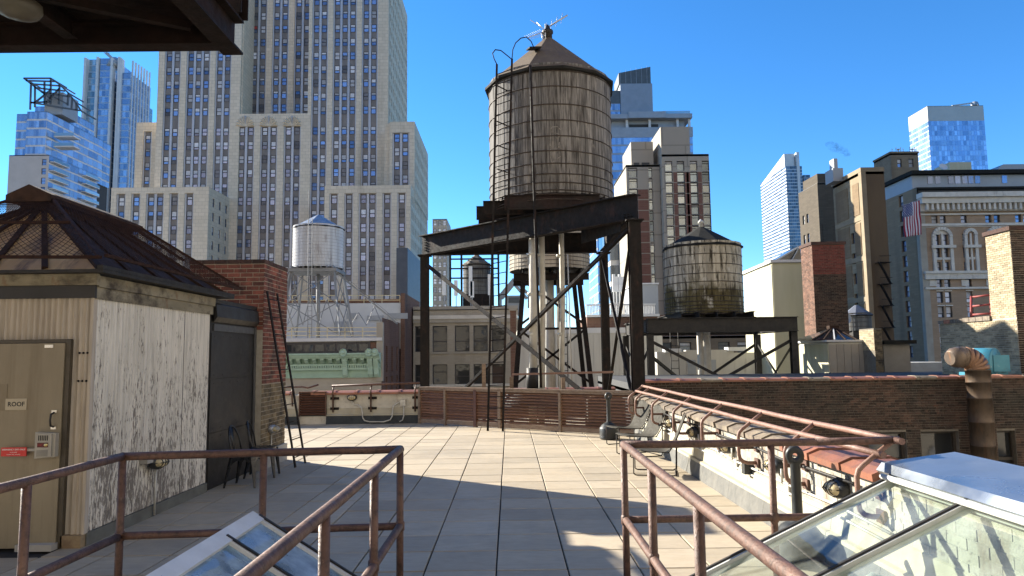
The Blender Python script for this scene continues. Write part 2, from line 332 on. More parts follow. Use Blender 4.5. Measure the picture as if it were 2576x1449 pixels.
def stave_mat(name, a, b, streak, lo, hi, pale=None, plo=.6, rnd=.28, sst=(1, 1, .05), moss=None, scale=5, mz=None):
    t = NT(name); 
    c = t.mix(t.ramp(t.noise(scale*1.6, (1, 1, .12), 8), .3, .7), a, b)
    c = t.value(c, t.ramp(t.rand(), 0, 1, 1-rnd, 1+rnd))
    if moss:
        sp = t.new('SeparateXYZ'); t.l.new(t.position(), sp.inputs[0])
        k = t.math('ADD', t.noise(1.3, (1, 1, .6), 6), t.ramp(sp.outputs[2], mz[0], mz[1], .16, -.22))
        c = t.mix(t.ramp(k, .44, .60, 0, .92), c, moss)
    c = t.mix(t.ramp(t.noise(scale, sst, 10, .7), lo, hi, 0, .9), c, streak)
    if pale: c = t.mix(t.ramp(t.noise(3, (1, 1, .35), 8), plo, plo+.12, 0, .8), c, pale)
    nm = t.bump(t.noise(30, (1, 1, .06), 6), .5, .008)
    t.bsdf(c, .85, 0.0, nm, .2); return t.mat
M['staves'] = stave_mat('weathered_cedar_staves', (.125, .118, .11), (.22, .208, .193), (.03, .026, .023), .46, .62, (.30, .275, .245), .60, .30, (1, 1, .06), None, 16)
M['staves_moss'] = stave_mat('mossy_pale_staves', (.46, .42, .33), (.34, .30, .225), (.026, .020, .010), .50, .60, (.60, .57, .49), .60, .4, (1, 1, .12), (.07, .055, .016), 9, (4.0, 5.7))
M['staves_pale'] = stave_mat('pale_streaked_staves', (.40, .36, .29), (.30, .265, .205), (.08, .062, .045), .5, .70, None, .6, .2)
M['staves_white'] = stave_mat('silver_painted_staves', (.56, .57, .57), (.46, .47, .48), (.17, .13, .11), .54, .72, (.75, .75, .74), .62, .16, (1, 1, .2), None, 2.2)
M['staves_dark'] = stave_mat('dark_grey_staves', (.10, .10, .095), (.14, .135, .125), (.04, .037, .033), .5, .72)
M['antenna_white'] = mk('white_antenna_housing', (.66, .67, .66), rough=.5)
M['glass_sky'] = clear_glass('skylight_glass', (.88, .93, .90), 1.5, .07)
M['glass_skytint'] = clear_glass('sky_tinted_skylight_glass', (.70, .82, .90), 4.0, .36, (.58, .74, .90))  # strong pale blue haze stands in for bright sky reflected in the panes
M['pane_dk'] = glassy('dark_window_pane', (.028, .030, .031), .05, .0, .3)
M['concrete'] = mk('pale_concrete', (.40, .385, .35), (.33, .315, .285), 2, rough=.85, bump=.2, bs=30)
M['copper_blue'] = mk('blue_enamel_fan', (.045, .19, .255), (.06, .23, .30), 4, rough=.4, metal=.2, dirt=[((.45, .42, .36), 4, (1, 1, 1), .64, .68, .9), ((.10, .06, .035), 6, (1, 1, 1), .6, .75, .6)])
M['ductrust'] = mk('rusting_galvanised_duct', (.095, .07, .052), (.16, .115, .08), 2.5, (1, 1, .35), rough=.5, metal=.35, bump=.2, bs=20, dirt=[((.24, .12, .06), 2, (1.5, 1.5, .3), .55, .7, .75), ((.03, .028, .026), 3, (1, 1, .4), .55, .7, .8)])
M['elbow'] = mk('orange_brown_elbow', (.27, .15, .085), (.20, .105, .06), 3, rough=.45, metal=.3, dirt=[((.07, .045, .03), 5, (1, 1, 1), .58, .72, .7)])
# ================================================================== ground and deck
g = MB(); g.add([(-3000, -300, -46), (3000, -300, -46), (3000, 5000, -46), (-3000, 5000, -46)], [(0, 1, 2, 3)])
tag(g.build('ground', M['ground']), kind='structure')
deck = MB()
deck.box(-7.6, 3.25, 6.9, 21.2, -3, -.022)
deck_o = tag(deck.build('terrace_floor', M['slab']), kind='structure')
bed = MB(); bed.box(-7.6, 3.25, -1.5, 6.898, -3, -.024)
bed.build('deck_base', M['slab'], deck_o)
TT = []
for k in range(3):
    t = MB(); b = .006; z0, z1 = -.022, 0.0
    X_, Y_ = .2985, .2935
    t.add([(-X_, -Y_, z0), (X_, -Y_, z0), (X_, Y_, z0), (-X_, Y_, z0), (-X_, -Y_, z1-.003), (X_, -Y_, z1-.003), (X_, Y_, z1-.003), (-X_, Y_, z1-.003),
           (-X_+b, -Y_+b, z1), (X_-b, -Y_+b, z1), (X_-b, Y_-b, z1), (-X_+b, Y_-b, z1)],
          [(0, 1, 5, 4), (1, 2, 6, 5), (2, 3, 7, 6), (3, 0, 4, 7), (4, 5, 9, 8), (5, 6, 10, 9), (6, 7, 11, 10), (7, 4, 8, 11), (8, 9, 10, 11)])
    TT.append(t)
its = []
for i in range(-12, 5):
    for j in range(-5, 24):
        x = -.135 + .612*(i+.5); y = 6.25 + .607*(j+.5)
        if x < -7.3 or x > 2.9 or y > 20.7: continue
        if x < -4.2 and 7.0 < y < 13.2: continue
        its.append((random.randrange(3), Matrix.Translation((x + random.uniform(-.0015, .0015), y, random.uniform(-.002, .002))) @ Matrix.Rotation(random.uniform(-.0035, .0035), 4, 'X') @ Matrix.Rotation(random.uniform(-.003, .003), 4, 'Y')))
pieces(deck_o, 'floor_tile', TT, its, M['tile'], 300)

# ================================================================== brickwork
def brick_face(parent, O, u, n, W, H, mats, name='brick', holes=(), bl=.200, bh=.058, j=.012, proud=.008, limit=300, bond=6, sort_mats=None, jit=.003, z0=0.0, stretch=1.0):
    """running bond with a header course every few rows, on a mortar wall whose face is at O"""
    its = []; u, n = V(u), V(n); ch = bh+j; rows = int(H/ch); ch = H/rows; h = ch-j
    for r in range(rows):
        hdr = bond and r % bond == bond-1
        L = (bl-j)/2 if hdr else bl
        z = r*ch; x = -random.choice((0, .5))*(L+j) if not hdr else -.25*L
        if not hdr: x = -(.5 if r % 2 else 0)*(L+j)
        while x < W:
            a, b = max(0, x), min(W, x+L)
            segs = [(a, b)] if b-a > .03 else []
            for (h0, h1, k0, k1) in holes:
                if z+h > k0 and z < k1:
                    ns = []
                    for (p, q) in segs:
                        if q <= h0 or p >= h1: ns.append((p, q))
                        else:
                            if p < h0-.02: ns.append((p, h0))
                            if q > h1+.02: ns.append((h1, q))
                    segs = ns
            for (p, q) in segs:
                d = proud+random.uniform(-jit, jit)
                its.append((0, frame(V(O)+u*p+V((0, 0, z+random.uniform(-.0015, .0015))), u, n, q-p, d, h)))
            x += L+j
    pieces(parent, name, [UNIT], its, mats, limit)

# ================================================================== roof bulkhead (stair head)
BX, BY0, BY1, BW = -4.22, 7.2, 10.02, 2.75        # right face, near, far, width
bulk = thing('stair_bulkhead', 'peeling white corrugated stair bulkhead with tan door and rusted hipped roof', 'bulkhead', (-5.5, 8.6, 0))
def corrugated(o, u, n, W, H, per=.058, amp=.012):
    mb = MB(); u, n, o = V(u), V(n), V(o); k = int(W/per*6); vs_ = []
    for i in range(k+1):
        p = o + u*(W*i/k) + n*(amp*math.sin(i*math.pi/3)); vs_ += [p, p+V((0, 0, H))]
    mb.add(vs_, [(2*i, 2*i+2, 2*i+3, 2*i+1) for i in range(k)], 0, True); return mb
corrugated((BX, BY0+.05, .13), (0, 1, 0), (1, 0, 0), 1.02, 2.33).build('corrugated_sheet', M['cladding'], bulk)
corrugated((BX-.004, BY0+1.07, .13), (0, 1, 0), (1, 0, 0), .98, 2.33).build('corrugated_sheet', M['cladding'], bulk)
corrugated((BX, BY0+2.05, .13), (0, 1, 0), (1, 0, 0), .76, 2.33).build('corrugated_sheet', M['cladding'], bulk)
c = corrugated((BX-.19, BY0, .12), (1, 0, 0), (0, -1, 0), .19, 2.34); c.build('corrugated_sheet', M['cladding_front'], bulk)
c = corrugated((BX-BW, BY0, 2.04), (1, 0, 0), (0, -1, 0), BW-.19, .42); c.build('corrugated_sheet', M['cladding_front'], bulk)
c = corrugated((BX-BW, BY0, .12), (1, 0, 0), (0, -1, 0), BW-1.20, 1.92); c.build('corrugated_sheet', M['cladding_front'], bulk)
c = MB(); c.box(BX-BW+.02, BX-.03, BY0+.03, BY1, 0, 2.46); c.build('core_wall', M['blackpaint'], bulk)
c = MB(); c.box(BX-.02, BX+.012, BY0-.012, BY0+.052, .12, 2.46); c.build('corner_trim', M['cladding_front'], bulk)
c = MB(); c.box(BX-.03, BX+.022, BY0+.02, BY1, 0, .125); c.build('base_curb', mk('grey_painted_curb', (.15, .15, .125), (.11, .105, .085), 4, rough=.7), bulk)
c = MB(); c.box(BX-.19, BX+.01, BY0-.06, BY0+.018, 0, .12); c.build('corner_block', mk('tan_stone_block', (.30, .22, .12), (.18, .12, .07), 9, rough=.8, bump=.4), bulk)
c = MB(); c.box(-4.78, -4.43, BY0-.16, BY0-.02, 0, .062); c.build('door_sill', M['concrete'], bulk)
# bolts that hold the sheet edge
for z in (1.62, 1.90):
    for dx in (.10, .06, .02):
        c = MB(); c.lathe((0, 0, 0), [(.0, .012), (.008, .010), (.012, 0)], 8, 0); o = c.build('bolt', M['black_steel'], bulk)
        o.matrix_basis = Matrix.Translation((BX-dx-.01, BY0-.012, z)) @ Matrix.Rotation(R(90), 4, 'X')
# fascia: two weathered boards each side, and an eave lip
c = MB(); c.box(BX-BW-.05, BX+.055, BY0-.05, BY0+.0, 2.585, 2.70); c.build('fascia_board', M['fascia'], bulk)
c = MB(); c.box(BX-BW-.03, BX+.03, BY0-.028, BY0+.005, 2.455, 2.583); c.build('fascia_board', M['blackpaint'], bulk)
c = MB(); c.box(BX-.02, BX+.05, BY0+.002, BY1+.05, 2.57, 2.685); c.build('fascia_board', M['fascia'], bulk)
c = MB(); c.box(BX-.02, BX+.028, BY0+.002, BY1+.03, 2.45, 2.568); c.build('fascia_board', M['fascia'], bulk)
c = MB(); c.box(BX-BW-.08, BX+.16, BY0-.14, BY1+.45, 2.702, 2.735); c.box(BX+.10, BX+.163, BY0-.14, BY1+.45, 2.737, 2.775); c.build('eave_gutter', M['dark_steel'], bulk)
# hipped glass roof
RX, RY0, RY1, RZ, EZ = -5.5, 8.3, 9.85, 3.68, 2.74
e = [V((RX-1.35, BY0-.1, EZ)), V((BX+.10, BY0-.1, EZ)), V((BX+.10, BY1+.35, EZ)), V((RX-1.35, BY1+.35, EZ))]
rn, rf = V((RX, RY0, RZ)), V((RX, RY1, RZ))
def tri_bars(mb, a, b, top0, top1, k, w=.04):
    for i in range(1, k):
        t = i/k; mb.beam(a.lerp(b, t), top0.lerp(top1, t), w, .03, (0, 0, 1))
for nm, pts in (('front', (e[0], e[1], rn)), ('right', (e[1], e[2], rf, rn)), ('back', (e[2], e[3], rf)), ('left', (e[3], e[0], rn, rf))):
    mb = MB(); mb.extrude(pts, (0, 0, -.02)); mb.build('roof_pane', M['roofglass'] if nm == 'front' else M['roofbrown'], bulk)
bars = []
for a, b, q0, q1, k in ((e[0], e[1], rn, rn, 5), (e[1], e[2], rn, rf, 5)):
    for i in range(1, k):
        t = i/k; bars.append((a.lerp(b, t), q0.lerp(q1, t)))
bars += [(e[0], rn), (e[1], rn), (e[2], rf), (e[3], rf)]
for a, b in bars:
    mb = MB(); mb.beam(a+V((0, 0, .012)), b+V((0, 0, .012)), .055, .04, (0, 0, 1)); mb.build('roof_bar', M['roofbrown'], bulk)
c = MB()
for (x0, x1, z0, z1) in ((-.22, .22, RZ-.02, RZ+.05),):
    c.extrude([(RX-.26, RY0-.28, RZ-.03), (RX+.26, RY0-.28, RZ-.03), (RX+.26, RY0-.28, RZ+.05), (RX, RY0-.28, RZ+.17), (RX-.26, RY0-.28, RZ+.05)], (0, RY1-RY0+.5, 0))
c.build('ridge_cap', M['roofbrown'], bulk)
c = MB(); c.box(RX-.17, RX+.17, RY0-.16, RY1+.1, RZ-.16, RZ-.031); c.build('ridge_vent', M['roofbrown'], bulk)
# wire mesh guard held above the panes on angle irons
def mesh_panel(P, du, dv, nu, nv, r=.0019):
    """expanded wire netting: zig-zag strands between two edges (P(s,t) gives the point)"""
    mb = MB()
    for i in range(nu):
        vs_ = []
        for j in range(nv+1):
            for sg in (0, 1): pass
        for sg in (1, -1):
            a = None
            for j in range(nv+1):
                s = (i + .5 + sg*(.5 if j % 2 else 0)*1.0)/nu
                p = P(min(1, max(0, s)), j/nv)
                if p is None: a = None; continue
                if a is not None and sg == 1: mb.beam(a, p, r*2, r*2)
                elif a is not None: mb.beam(a, p, r*2, r*2)
                a = p
    return mb
off = V((0, -.13, .14))
fa, fb, fc, fd = e[0]+off, e[1]+V((.08, -.13, .10)), rn+V((.22, -.2, .02)), rn+V((-.22, -.2, .02))
mesh_panel(lambda s, t: fa.lerp(fb, s).lerp(fd.lerp(fc, s), t), 0, 0, 34, 30).build('mesh_guard', M['wiremesh'], bulk)
sa, sb, sc, sd_ = e[1]+V((.12, -.1, .12)), e[2]+V((.12, .25, .12)), rf+V((.2, .15, .06)), rn+V((.2, -.15, .06))
mesh_panel(lambda s, t: sa.lerp(sb, s).lerp(sd_.lerp(sc, s), t), 0, 0, 40, 26).build('mesh_guard', M['wiremesh'], bulk)
# the loose far panel that sticks up past the ridge, and the one on the left
q0, q1, q2, q3 = at(297, 548, 9.95), at(462, 655, 11.2), at(440, 655, 11.0), at(300, 585, 10.0)
mesh_panel(lambda s, t: q0.lerp(q1, s).lerp(q3.lerp(q2, s), t), 0, 0, 30, 7).build('mesh_guard', M['wiremesh'], bulk)
q0, q1, q2, q3 = at(-60, 545, 8.2), at(112, 520, 8.2), at(112, 548, 8.2), at(-60, 600, 8.0)
mesh_panel(lambda s, t: q0.lerp(q1, s).lerp(q3.lerp(q2, s), t), 0, 0, 34, 9).build('mesh_guard', M['wiremesh'], bulk)
for a, b in ((fa, fb), (fb, fc), (sa, sb), (sb, sc), (sd_, sc), (fd, fa), (fa.lerp(fd, .55), fb.lerp(fc, .55)), (at(297, 548, 9.95), at(462, 655, 11.2))):
    c = MB(); c.beam(a, b, .035, .03, (0, 0, 1)); c.build('guard_frame', M['wiremesh'], bulk)
# the door
DX0, DX1, DZ1 = -5.36, -4.445, 2.0
door = MB(); door.box(DX0, DX1, BY0-.075, BY0-.02, .012, DZ1); door = door.build('door', M['doormetal'], bulk)
c = MB(); c.box(DX1+.004, DX1+.05, BY0-.06, BY0+.03, .0, DZ1+.035); c.box(DX0-.05, DX1+.003, BY0-.06, BY0+.03, DZ1+.004, DZ1+.035); c.build('door_frame', M['frame_dk'], bulk)
def dbox(nm, mat, x0, x1, z0, z1, t, y=BY0-.076): b = MB(); b.box(x0, x1, y-t, y, z0, z1); return b.build(nm, mat, door)
p = dbox('closer_plate', M['steel'], -4.64, -4.555, 1.955, 1.985, .006)
sg = MB(); sg.box(-5.0, -4.79, BY0-.080, BY0-.0765, 1.345, 1.455); text_into(sg, 'ROOF', .062, (-4.893, BY0-.080, 1.40), (1, 0, 0), (0, 0, 1), (0, -1, 0), 1, depth=.002, bold=.0012)
sg.build('roof_sign', [M['signgrey'], M['ink']], door)
h = MB(); h.tube([(-4.515, BY0-.08, 1.315), (-4.515, BY0-.125, 1.30), (-4.515, BY0-.135, 1.245), (-4.515, BY0-.125, 1.19), (-4.515, BY0-.08, 1.175)], .009, 8)
h.build('door_handle', M['dark_steel'], door)
for z in (1.325, 1.165): dbox('handle_plate', M['steel'], -4.54, -4.49, z-.013, z+.013, .006)
al = MB(); x0, x1, z0, z1 = -4.655, -4.455, .875, 1.13
al.extrude([(x0, BY0-.077, z0), (x1, BY0-.077, z0+.015), (x1, BY0-.077, z1-.01), (x0, BY0-.077, z1)], (0, -.055, 0)); 
al.extrude([(x0+.02, BY0-.132, z0+.015), (x1-.03, BY0-.132, z0+.02), (x1-.03, BY0-.132, z1-.02), (x0+.02, BY0-.132, z1-.015)], (0, -.015, 0))
al.build('alarm_box', M['alarmgrey'], door)
y = BY0-.147
b = MB(); b.box(x0+.035, x1-.06, y-.003, y, .985, 1.03, 0); text_into(b, 'ALARM', .014, (x0+.06, y-.003, 1.008), (1, 0, 0), (0, 0, 1), (0, -1, 0), 1); b.build('alarm_label', [mk('dark_red_label', (.10, .012, .012), rough=.4), M['signred']], door)
b = MB(); b.lathe((0, 0, 0), [(0, .012), (.014, .011), (.018, 0)], 14); o = b.build('key_cylinder', mk('brass_lock', (.75, .6, .25), rough=.3, metal=.8), door); o.matrix_basis = Matrix.Translation((x1-.08, y-.001, 1.008)) @ Matrix.Rotation(R(90), 4, 'X')
for i in range(6):
    dbox('grille_slot', M['dark_steel'], x0+.042+i*.017, x0+.05+i*.017, 1.05, 1.10, .003, y+.0005)
for i in range(7):
    dbox('speaker_slot', M['greystrip'], x0+.03, x1-.06, .90+i*.009, .903+i*.009, .002, y+.0005)
b = MB(); b.box(-4.74, -4.655, BY0-.115, BY0-.078, .945, .972); b.build('push_bar', M['alarmgrey'], door)
b = MB(); b.box(-4.985, -4.74, BY0-.125, BY0-.114, .90, .985, 0)
text_into(b, 'EMERGENCY EXIT ONLY', .0205, (-4.862, BY0-.125, .964), (1, 0, 0), (0, 0, 1), (0, -1, 0), 1, bold=.0004)
text_into(b, 'PUSH HERE', .014, (-4.862, BY0-.125, .938), (1, 0, 0), (0, 0, 1), (0, -1, 0), 1)
text_into(b, 'ALARM WILL SOUND', .014, (-4.862, BY0-.125, .917), (1, 0, 0), (0, 0, 1), (0, -1, 0), 1)
b.build('emergency_sign', [M['signred'], M['signwhite']], door)
c = MB(); c.box(-5.2, -4.99, BY0-.079, BY0-.0762, 1.34, 1.60); c.build('faded_notice', mk('faded_notice', (.22, .18, .12), (.19, .15, .09), 6, rough=.6), door)

# ---- bulkhead wall lamps on stems
def jelly_lamp(name, label, pos, n, drop, group, mat_back=M['black_plastic'], size=1.0):
    """oval caged bulkhead lamp: back plate against the wall, lens and guard facing n"""
    n = V(n).normalized(); p = V(pos); t = thing(name, label, 'lamp', p, group); s_ = V((0, 0, 1)).cross(n).normalized()
    def ring(rad_w, rad_h, d): return [p + n*d + s_*(rad_w*size*math.cos(a*math.pi/7)) + V((0, 0, rad_h*size*math.sin(a*math.pi/7))) for a in range(14)]
    def loft(rings, m): 
        mb = MB(); vs_ = [v for r_ in rings for v in r_]; k = 14
        mb.add(vs_, [(i*k+j, i*k+(j+1) % k, (i+1)*k+(j+1) % k, (i+1)*k+j) for i in range(len(rings)-1) for j in range(k)] + [tuple(range((len(rings)-1)*k, len(rings)*k))], 0, True); return mb
    loft([ring(.125, .085, 0), ring(.125, .085, .055), ring(.10, .065, .075)], 0).build('lamp_back', mat_back, t)
    loft([ring(.10, .062, .073), ring(.095, .058, .10), ring(.07, .04, .125), ring(.02, .012, .135)], 0).build('lens', M['lens'], t)
    for a in (-.05, 0, .05):
        mb = MB(); w = math.sqrt(max(.01, 1-(a/.085)**2))
        mb.tube([p+n*.07+s_*(a*size)+V((0, 0, -.075*w*size)), p+n*.12+s_*(a*size)+V((0, 0, -.045*w*size)), p+n*.145+s_*(a*size), p+n*.12+s_*(a*size)+V((0, 0, .045*w*size)), p+n*.07+s_*(a*size)+V((0, 0, .075*w*size))], .005, 6); mb.build('guard_wire', mat_back, t)
    mb = MB(); mb.tube([p+n*.07-s_*(.115*size), p+n*.13-s_*(.06*size), p+n*.147, p+n*.13+s_*(.06*size), p+n*.07+s_*(.115*size)], .005, 6); mb.build('guard_wire', mat_back, t)
    return t
lamp = jelly_lamp('caged_wall_lamp', 'dark caged lamp low on the peeling corrugated bulkhead wall', ax(390, 1162, BX+.06), (1, -.15, 0), 0, None)
c = MB(); q = ax(392, 1180, BX+.05); c.tube([(BX+.05, q.y, .62), (BX+.05, q.y, 0.02)], .014, 8); tag(c.build('lamp_conduit', M['conduit']), 'thin grey conduit running down from the bulkhead wall lamp', 'conduit')
c = MB(); q = ax(368, 1155, BX+.03); c.box(BX+.012, BX+.10, q.y-.11, q.y+.05, q.z-.04, q.z+.06); tag(c.build('junction_box', M['alarmgrey']), 'grey junction box beside the lamp on corrugated wall', 'box')

# ---- black sheet metal lean-to between bulkhead and chimney
lean = thing('metal_shed', 'black sheet metal shed between corrugated bulkhead and brick chimney', 'shed', (-4.6, 11, 0))
c = MB(); c.box(-5.3, -4.235, 10.06, 11.80, 0, 2.62); c.build('wall', M['blackpaint'], lean)
for z0, z1 in ((.02, .78), (.785, 1.545), (1.55, 2.20)):
    c = MB(); c.box(-4.235, -4.222, 10.09, 11.79, z0, z1-.004); c.build('sheet_panel', M['blackpaint'], lean)
c = MB(); c.box(-4.234, -4.215, 10.16, 11.78, 2.225, 2.325); c.build('flashing_strip', M['greystrip'], lean)
c = MB(); c.box(-5.3, -4.20, 10.05, 11.82, 2.622, 2.68); c.extrude([(-4.20, 10.1, 2.35), (-4.15, 10.1, 2.42), (-4.17, 10.1, 2.60), (-4.20, 10.1, 2.62)], (0, 1.7, 0)); c.build('roof', M['blackpaint'], lean)
c = MB(); c.box(-4.215, -4.198, 11.74, 11.82, .1, 2.34); c.build('edge_trim', M['greystrip'], lean)
sc_ = MB(); sc_.lathe((0, 0, 0), [(0, .006), (.007, .004), (.009, 0)], 6)
for z0 in (.72, .84, 1.48, 1.60, 2.15):
    for i in range(6):
        o = link('screw', sc_.mesh('screw', M['dark_steel']), lean); o.matrix_basis = Matrix.Translation((-4.2225, 10.2+i*.3, z0)) @ Matrix.Rotation(R(90), 4, 'Y')

# ---- brick chimney
CHX, CY0, CY1, CW, CZ = -4.10, 11.83, 13.06, 1.24, 3.48
chim = thing('brick_chimney', 'red brick chimney stack with a dark sooty top course behind the black shed', 'chimney', (-4.7, 12.4, 0))
c = MB(); c.box(CHX-CW, CHX, CY0, CY1, .30, CZ-.01); c.build('mortar_core', M['mortar'], chim)
c = MB(); c.box(CHX-CW, CHX+.05, CY0-.0, CY1+.03, 0, .30); c.build('curb', M['concrete'], chim)
brick_face(chim, (CHX-CW, CY0, 2.30), (1, 0, 0), (0, -1, 0), CW, CZ-2.30-.07, M['brick_red'], limit=200, bond=0)
brick_face(chim, (CHX, CY0, .30), (0, 1, 0), (1, 0, 0), CY1-CY0, 1.10, M['brick_tan'], name='sooty_brick', limit=150, bond=6)
brick_face(chim, (CHX, CY0, 1.405), (0, 1, 0), (1, 0, 0), CY1-CY0, CZ-1.475, M['brick_red'], limit=220, bond=6)
for i in range(6):
    c = MB(); c.box(CHX-CW-.01+i*.21, CHX-CW+.19+i*.21, CY0-.015, CY0+.2, CZ-.068, CZ+.0); c.build('cap_brick', M['brick_soot'], chim)
for i in range(6):
    c = MB(); c.box(CHX-.18, CHX+.012, CY0+.005+i*.206, CY0+.199+i*.206, CZ-.068, CZ+random.uniform(-.004, .004)); c.build('cap_brick', M['brick_soot'], chim)
c = MB(); c.box(CHX-.9, CHX-.3, CY0+.3, CY0+.9, CZ-.02, CZ+.02); c.build('flue', M['blackpaint'], chim)
jelly_lamp('caged_wall_lamp', 'round caged lamp on the sooty lower bricks of the chimney', ax(682, 1079, CHX+.03), (1, -.2, 0), 0, None, M['alu'], .8)
c = MB(); q = ax(683, 1090, CHX+.03); c.tube([(CHX+.03, q.y, q.z), (CHX+.03, q.y, .05)], .012, 8); tag(c.build('lamp_conduit', M['conduit']), 'short conduit below the lamp on the chimney', 'conduit')

# ---- ladder leaning on the chimney
lad = thing('leaning_ladder', 'narrow black steel ladder leaning on the brick chimney', 'ladder', (-3.6, 12.4, 0))
a0, a1 = az(743, 1176, 0), ax(672, 732, -4.02); b0, b1 = az(768, 1165, 0), ax(697, 738, -4.02)
for p, q in ((a0, a1), (b0, b1)):
    c = MB(); c.beam(p, q+(q-p)*.0, .018, .06, (b0-a0)); c.build('stile', M['black_steel'], lad)
for k in range(10):
    t = (k+.55)/10; c = MB(); c.tube([a0.lerp(a1, t), b0.lerp(b1, t)], .009, 6); c.build('rung', M['black_steel'], lad)
# ================================================================== guard rails of the walkway
ZT, ZM, RR = 1.13, .57, .029
def rail_set(name, label, paths, posts, mats):
    t = thing(name, label, 'railing', (posts[0][0], posts[0][1], 0))
    for (a, b) in paths:
        for z, nm in ((ZT, 'top_rail'), (ZM, 'mid_rail')):
            c = MB(); d = (V((b[0]-a[0], b[1]-a[1], 0))).normalized()*.012
            n = 9; a3, b3 = V((a[0], a[1], z)), V((b[0], b[1], z))
            c.tube([a3.lerp(b3, i/n)+V((0, 0, random.uniform(-.0018, .0018))) for i in range(n+1)], RR if nm == 'top_rail' else RR*.95, 12); c.build(nm, mats, t)
    for (x, y) in posts:
        c = MB(); c.tube([(x, y, -.02), (x, y, .5), (x+random.uniform(-.002, .002), y, ZT-.004)], .0265, 12); c.build('post', mats, t)
        c = MB(); c.lathe((x, y, 0), [(.065, .0), (.065, .008), (.035, .012), (.028, .03)], 14); c.build('base_flange', mats, t)
        c = MB(); c.lathe((x, y, ZM), [(.0275, -.037), (.034, -.027), (.034, .027), (.0275, .037)], 12); c.build('weld_collar', mats, t)
    for (x, y) in [p for p in posts if any((abs(p[0]-q[0])+abs(p[1]-q[1])) < .02 for pa in paths for q in pa)]:
        c = MB(); c.lathe((x, y, ZT), [(0, -.031), (.018, -.026), (.0295, -.01), (.0305, 0), (.0295, .01), (.018, .026), (0, .031)], 12); c.build('elbow', mats, t)
    return t
LB, LC = (-2.80, 5.22), (-.83, 5.42)
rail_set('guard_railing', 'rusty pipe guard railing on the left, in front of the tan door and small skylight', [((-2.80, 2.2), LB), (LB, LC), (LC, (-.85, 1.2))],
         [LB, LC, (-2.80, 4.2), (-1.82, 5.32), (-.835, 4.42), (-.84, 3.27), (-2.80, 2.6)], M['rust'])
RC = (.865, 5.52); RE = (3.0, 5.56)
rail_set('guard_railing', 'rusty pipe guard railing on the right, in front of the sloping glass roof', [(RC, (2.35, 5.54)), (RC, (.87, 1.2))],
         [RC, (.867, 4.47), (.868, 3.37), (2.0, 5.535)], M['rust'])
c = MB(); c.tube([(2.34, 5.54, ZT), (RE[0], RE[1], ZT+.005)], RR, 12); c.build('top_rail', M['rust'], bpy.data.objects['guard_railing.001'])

# ================================================================== skylights
def skylight(name, label, ridge_x, ridge_z, foot_x, foot_z, y_far, y_near, bar_ys, glass, frame_m):
    t = thing(name, label, 'skylight', (ridge_x, y_far, 0))
    s = 1 if foot_x > ridge_x else -1
    up = V((-(foot_z-ridge_z), 0, (foot_x-ridge_x))).normalized(); up = up if up.z > 0 else -up
    P = lambda k, y, h=0: V((ridge_x+(foot_x-ridge_x)*k, y, ridge_z+(foot_z-ridge_z)*k)) + up*h
    ys = [y_far] + bar_ys + [y_near]
    for i, y in enumerate(ys):
        c = MB(); c.beam(P(-.01, y, .01), P(1.01, y, .01), .075 if i == 0 else .05, .06, up); c.build('rafter', frame_m, t)
        c = MB(); c.beam(P(0, y, .047), P(1, y, .047), .022, .012, up); c.build('glazing_cap', M['dark_steel'], t)
    c = MB(); c.beam(P(0, y_near, .012), P(0, y_far, .012), .10, .07, up); c.build('ridge_beam', frame_m, t)
    c = MB(); c.beam(P(1, y_near, .012), P(1, y_far, .012), .07, .06, up); c.build('foot_beam', frame_m, t)
    for i in range(len(ys)-1):
        a, b = ys[i]-.035, ys[i+1]+.028
        c = MB(); c.add([P(.03, a, .012), P(.97, a, .012), P(.97, b, .012), P(.03, b, .012), P(.03, a, .018), P(.97, a, .018), P(.97, b, .018), P(.03, b, .018)],
                        [(3, 2, 1, 0), (4, 5, 6, 7), (0, 1, 5, 4), (1, 2, 6, 5), (2, 3, 7, 6), (3, 0, 4, 7)]); c.build('glass_pane', glass, t)
    return t, P, up
t, P, up = skylight('roof_skylight', 'small white framed skylight with glass tinted like reflected sky inside the left railing', -1.80, .69, -1.02, .20, 5.12, 1.8, [4.55, 3.7], M['glass_skytint'], mk('bright_white_frame', (.70, .70, .68), (.60, .60, .58), 5, rough=.5))
c = MB(); c.box(-1.86, -1.815, 1.8, 5.15, 0, .66); c.box(-1.82, -1.0, 5.13, 5.165, 0, .19); c.box(-1.05, -1.0, 1.8, 5.13, 0, .18); c.build('curb', M['white_metal'], t)
c = MB(); c.extrude([(-1.82, 5.135, .19), (-1.0, 5.135, .19), (-1.82, 5.135, .66)], (0, .02, 0)); c.build('gable_panel', M['white_metal'], t)
t, P, up = skylight('glass_canopy', 'large sloping glass roof with aluminium bars against the right parapet', 2.83, .88, 1.24, .14, 5.30, .6, [4.43, 3.45, 2.5, 1.6], M['glass_sky'], M['white_metal'])
c = MB(); c.tube([(2.73, 5.32, .905), (2.73, .6, .905)], .02, 10); c.build('gutter_pipe', M['white_metal'], t)
c = MB(); c.box(1.20, 1.24, .6, 5.3, 0, .12); c.build('curb', M['white_metal'], t)
# furniture seen through the glass: a hooded vent pipe
c = MB(); c.tube([(2.35, 4.5, 0), (2.35, 4.5, .30), (2.31, 4.5, .40), (2.22, 4.5, .43), (2.13, 4.5, .38), (2.12, 4.5, .28)], .035, 10); tag(c.build('vent_pipe', M['conduit']), 'curved vent pipe under the sloping glass roof', 'pipe')

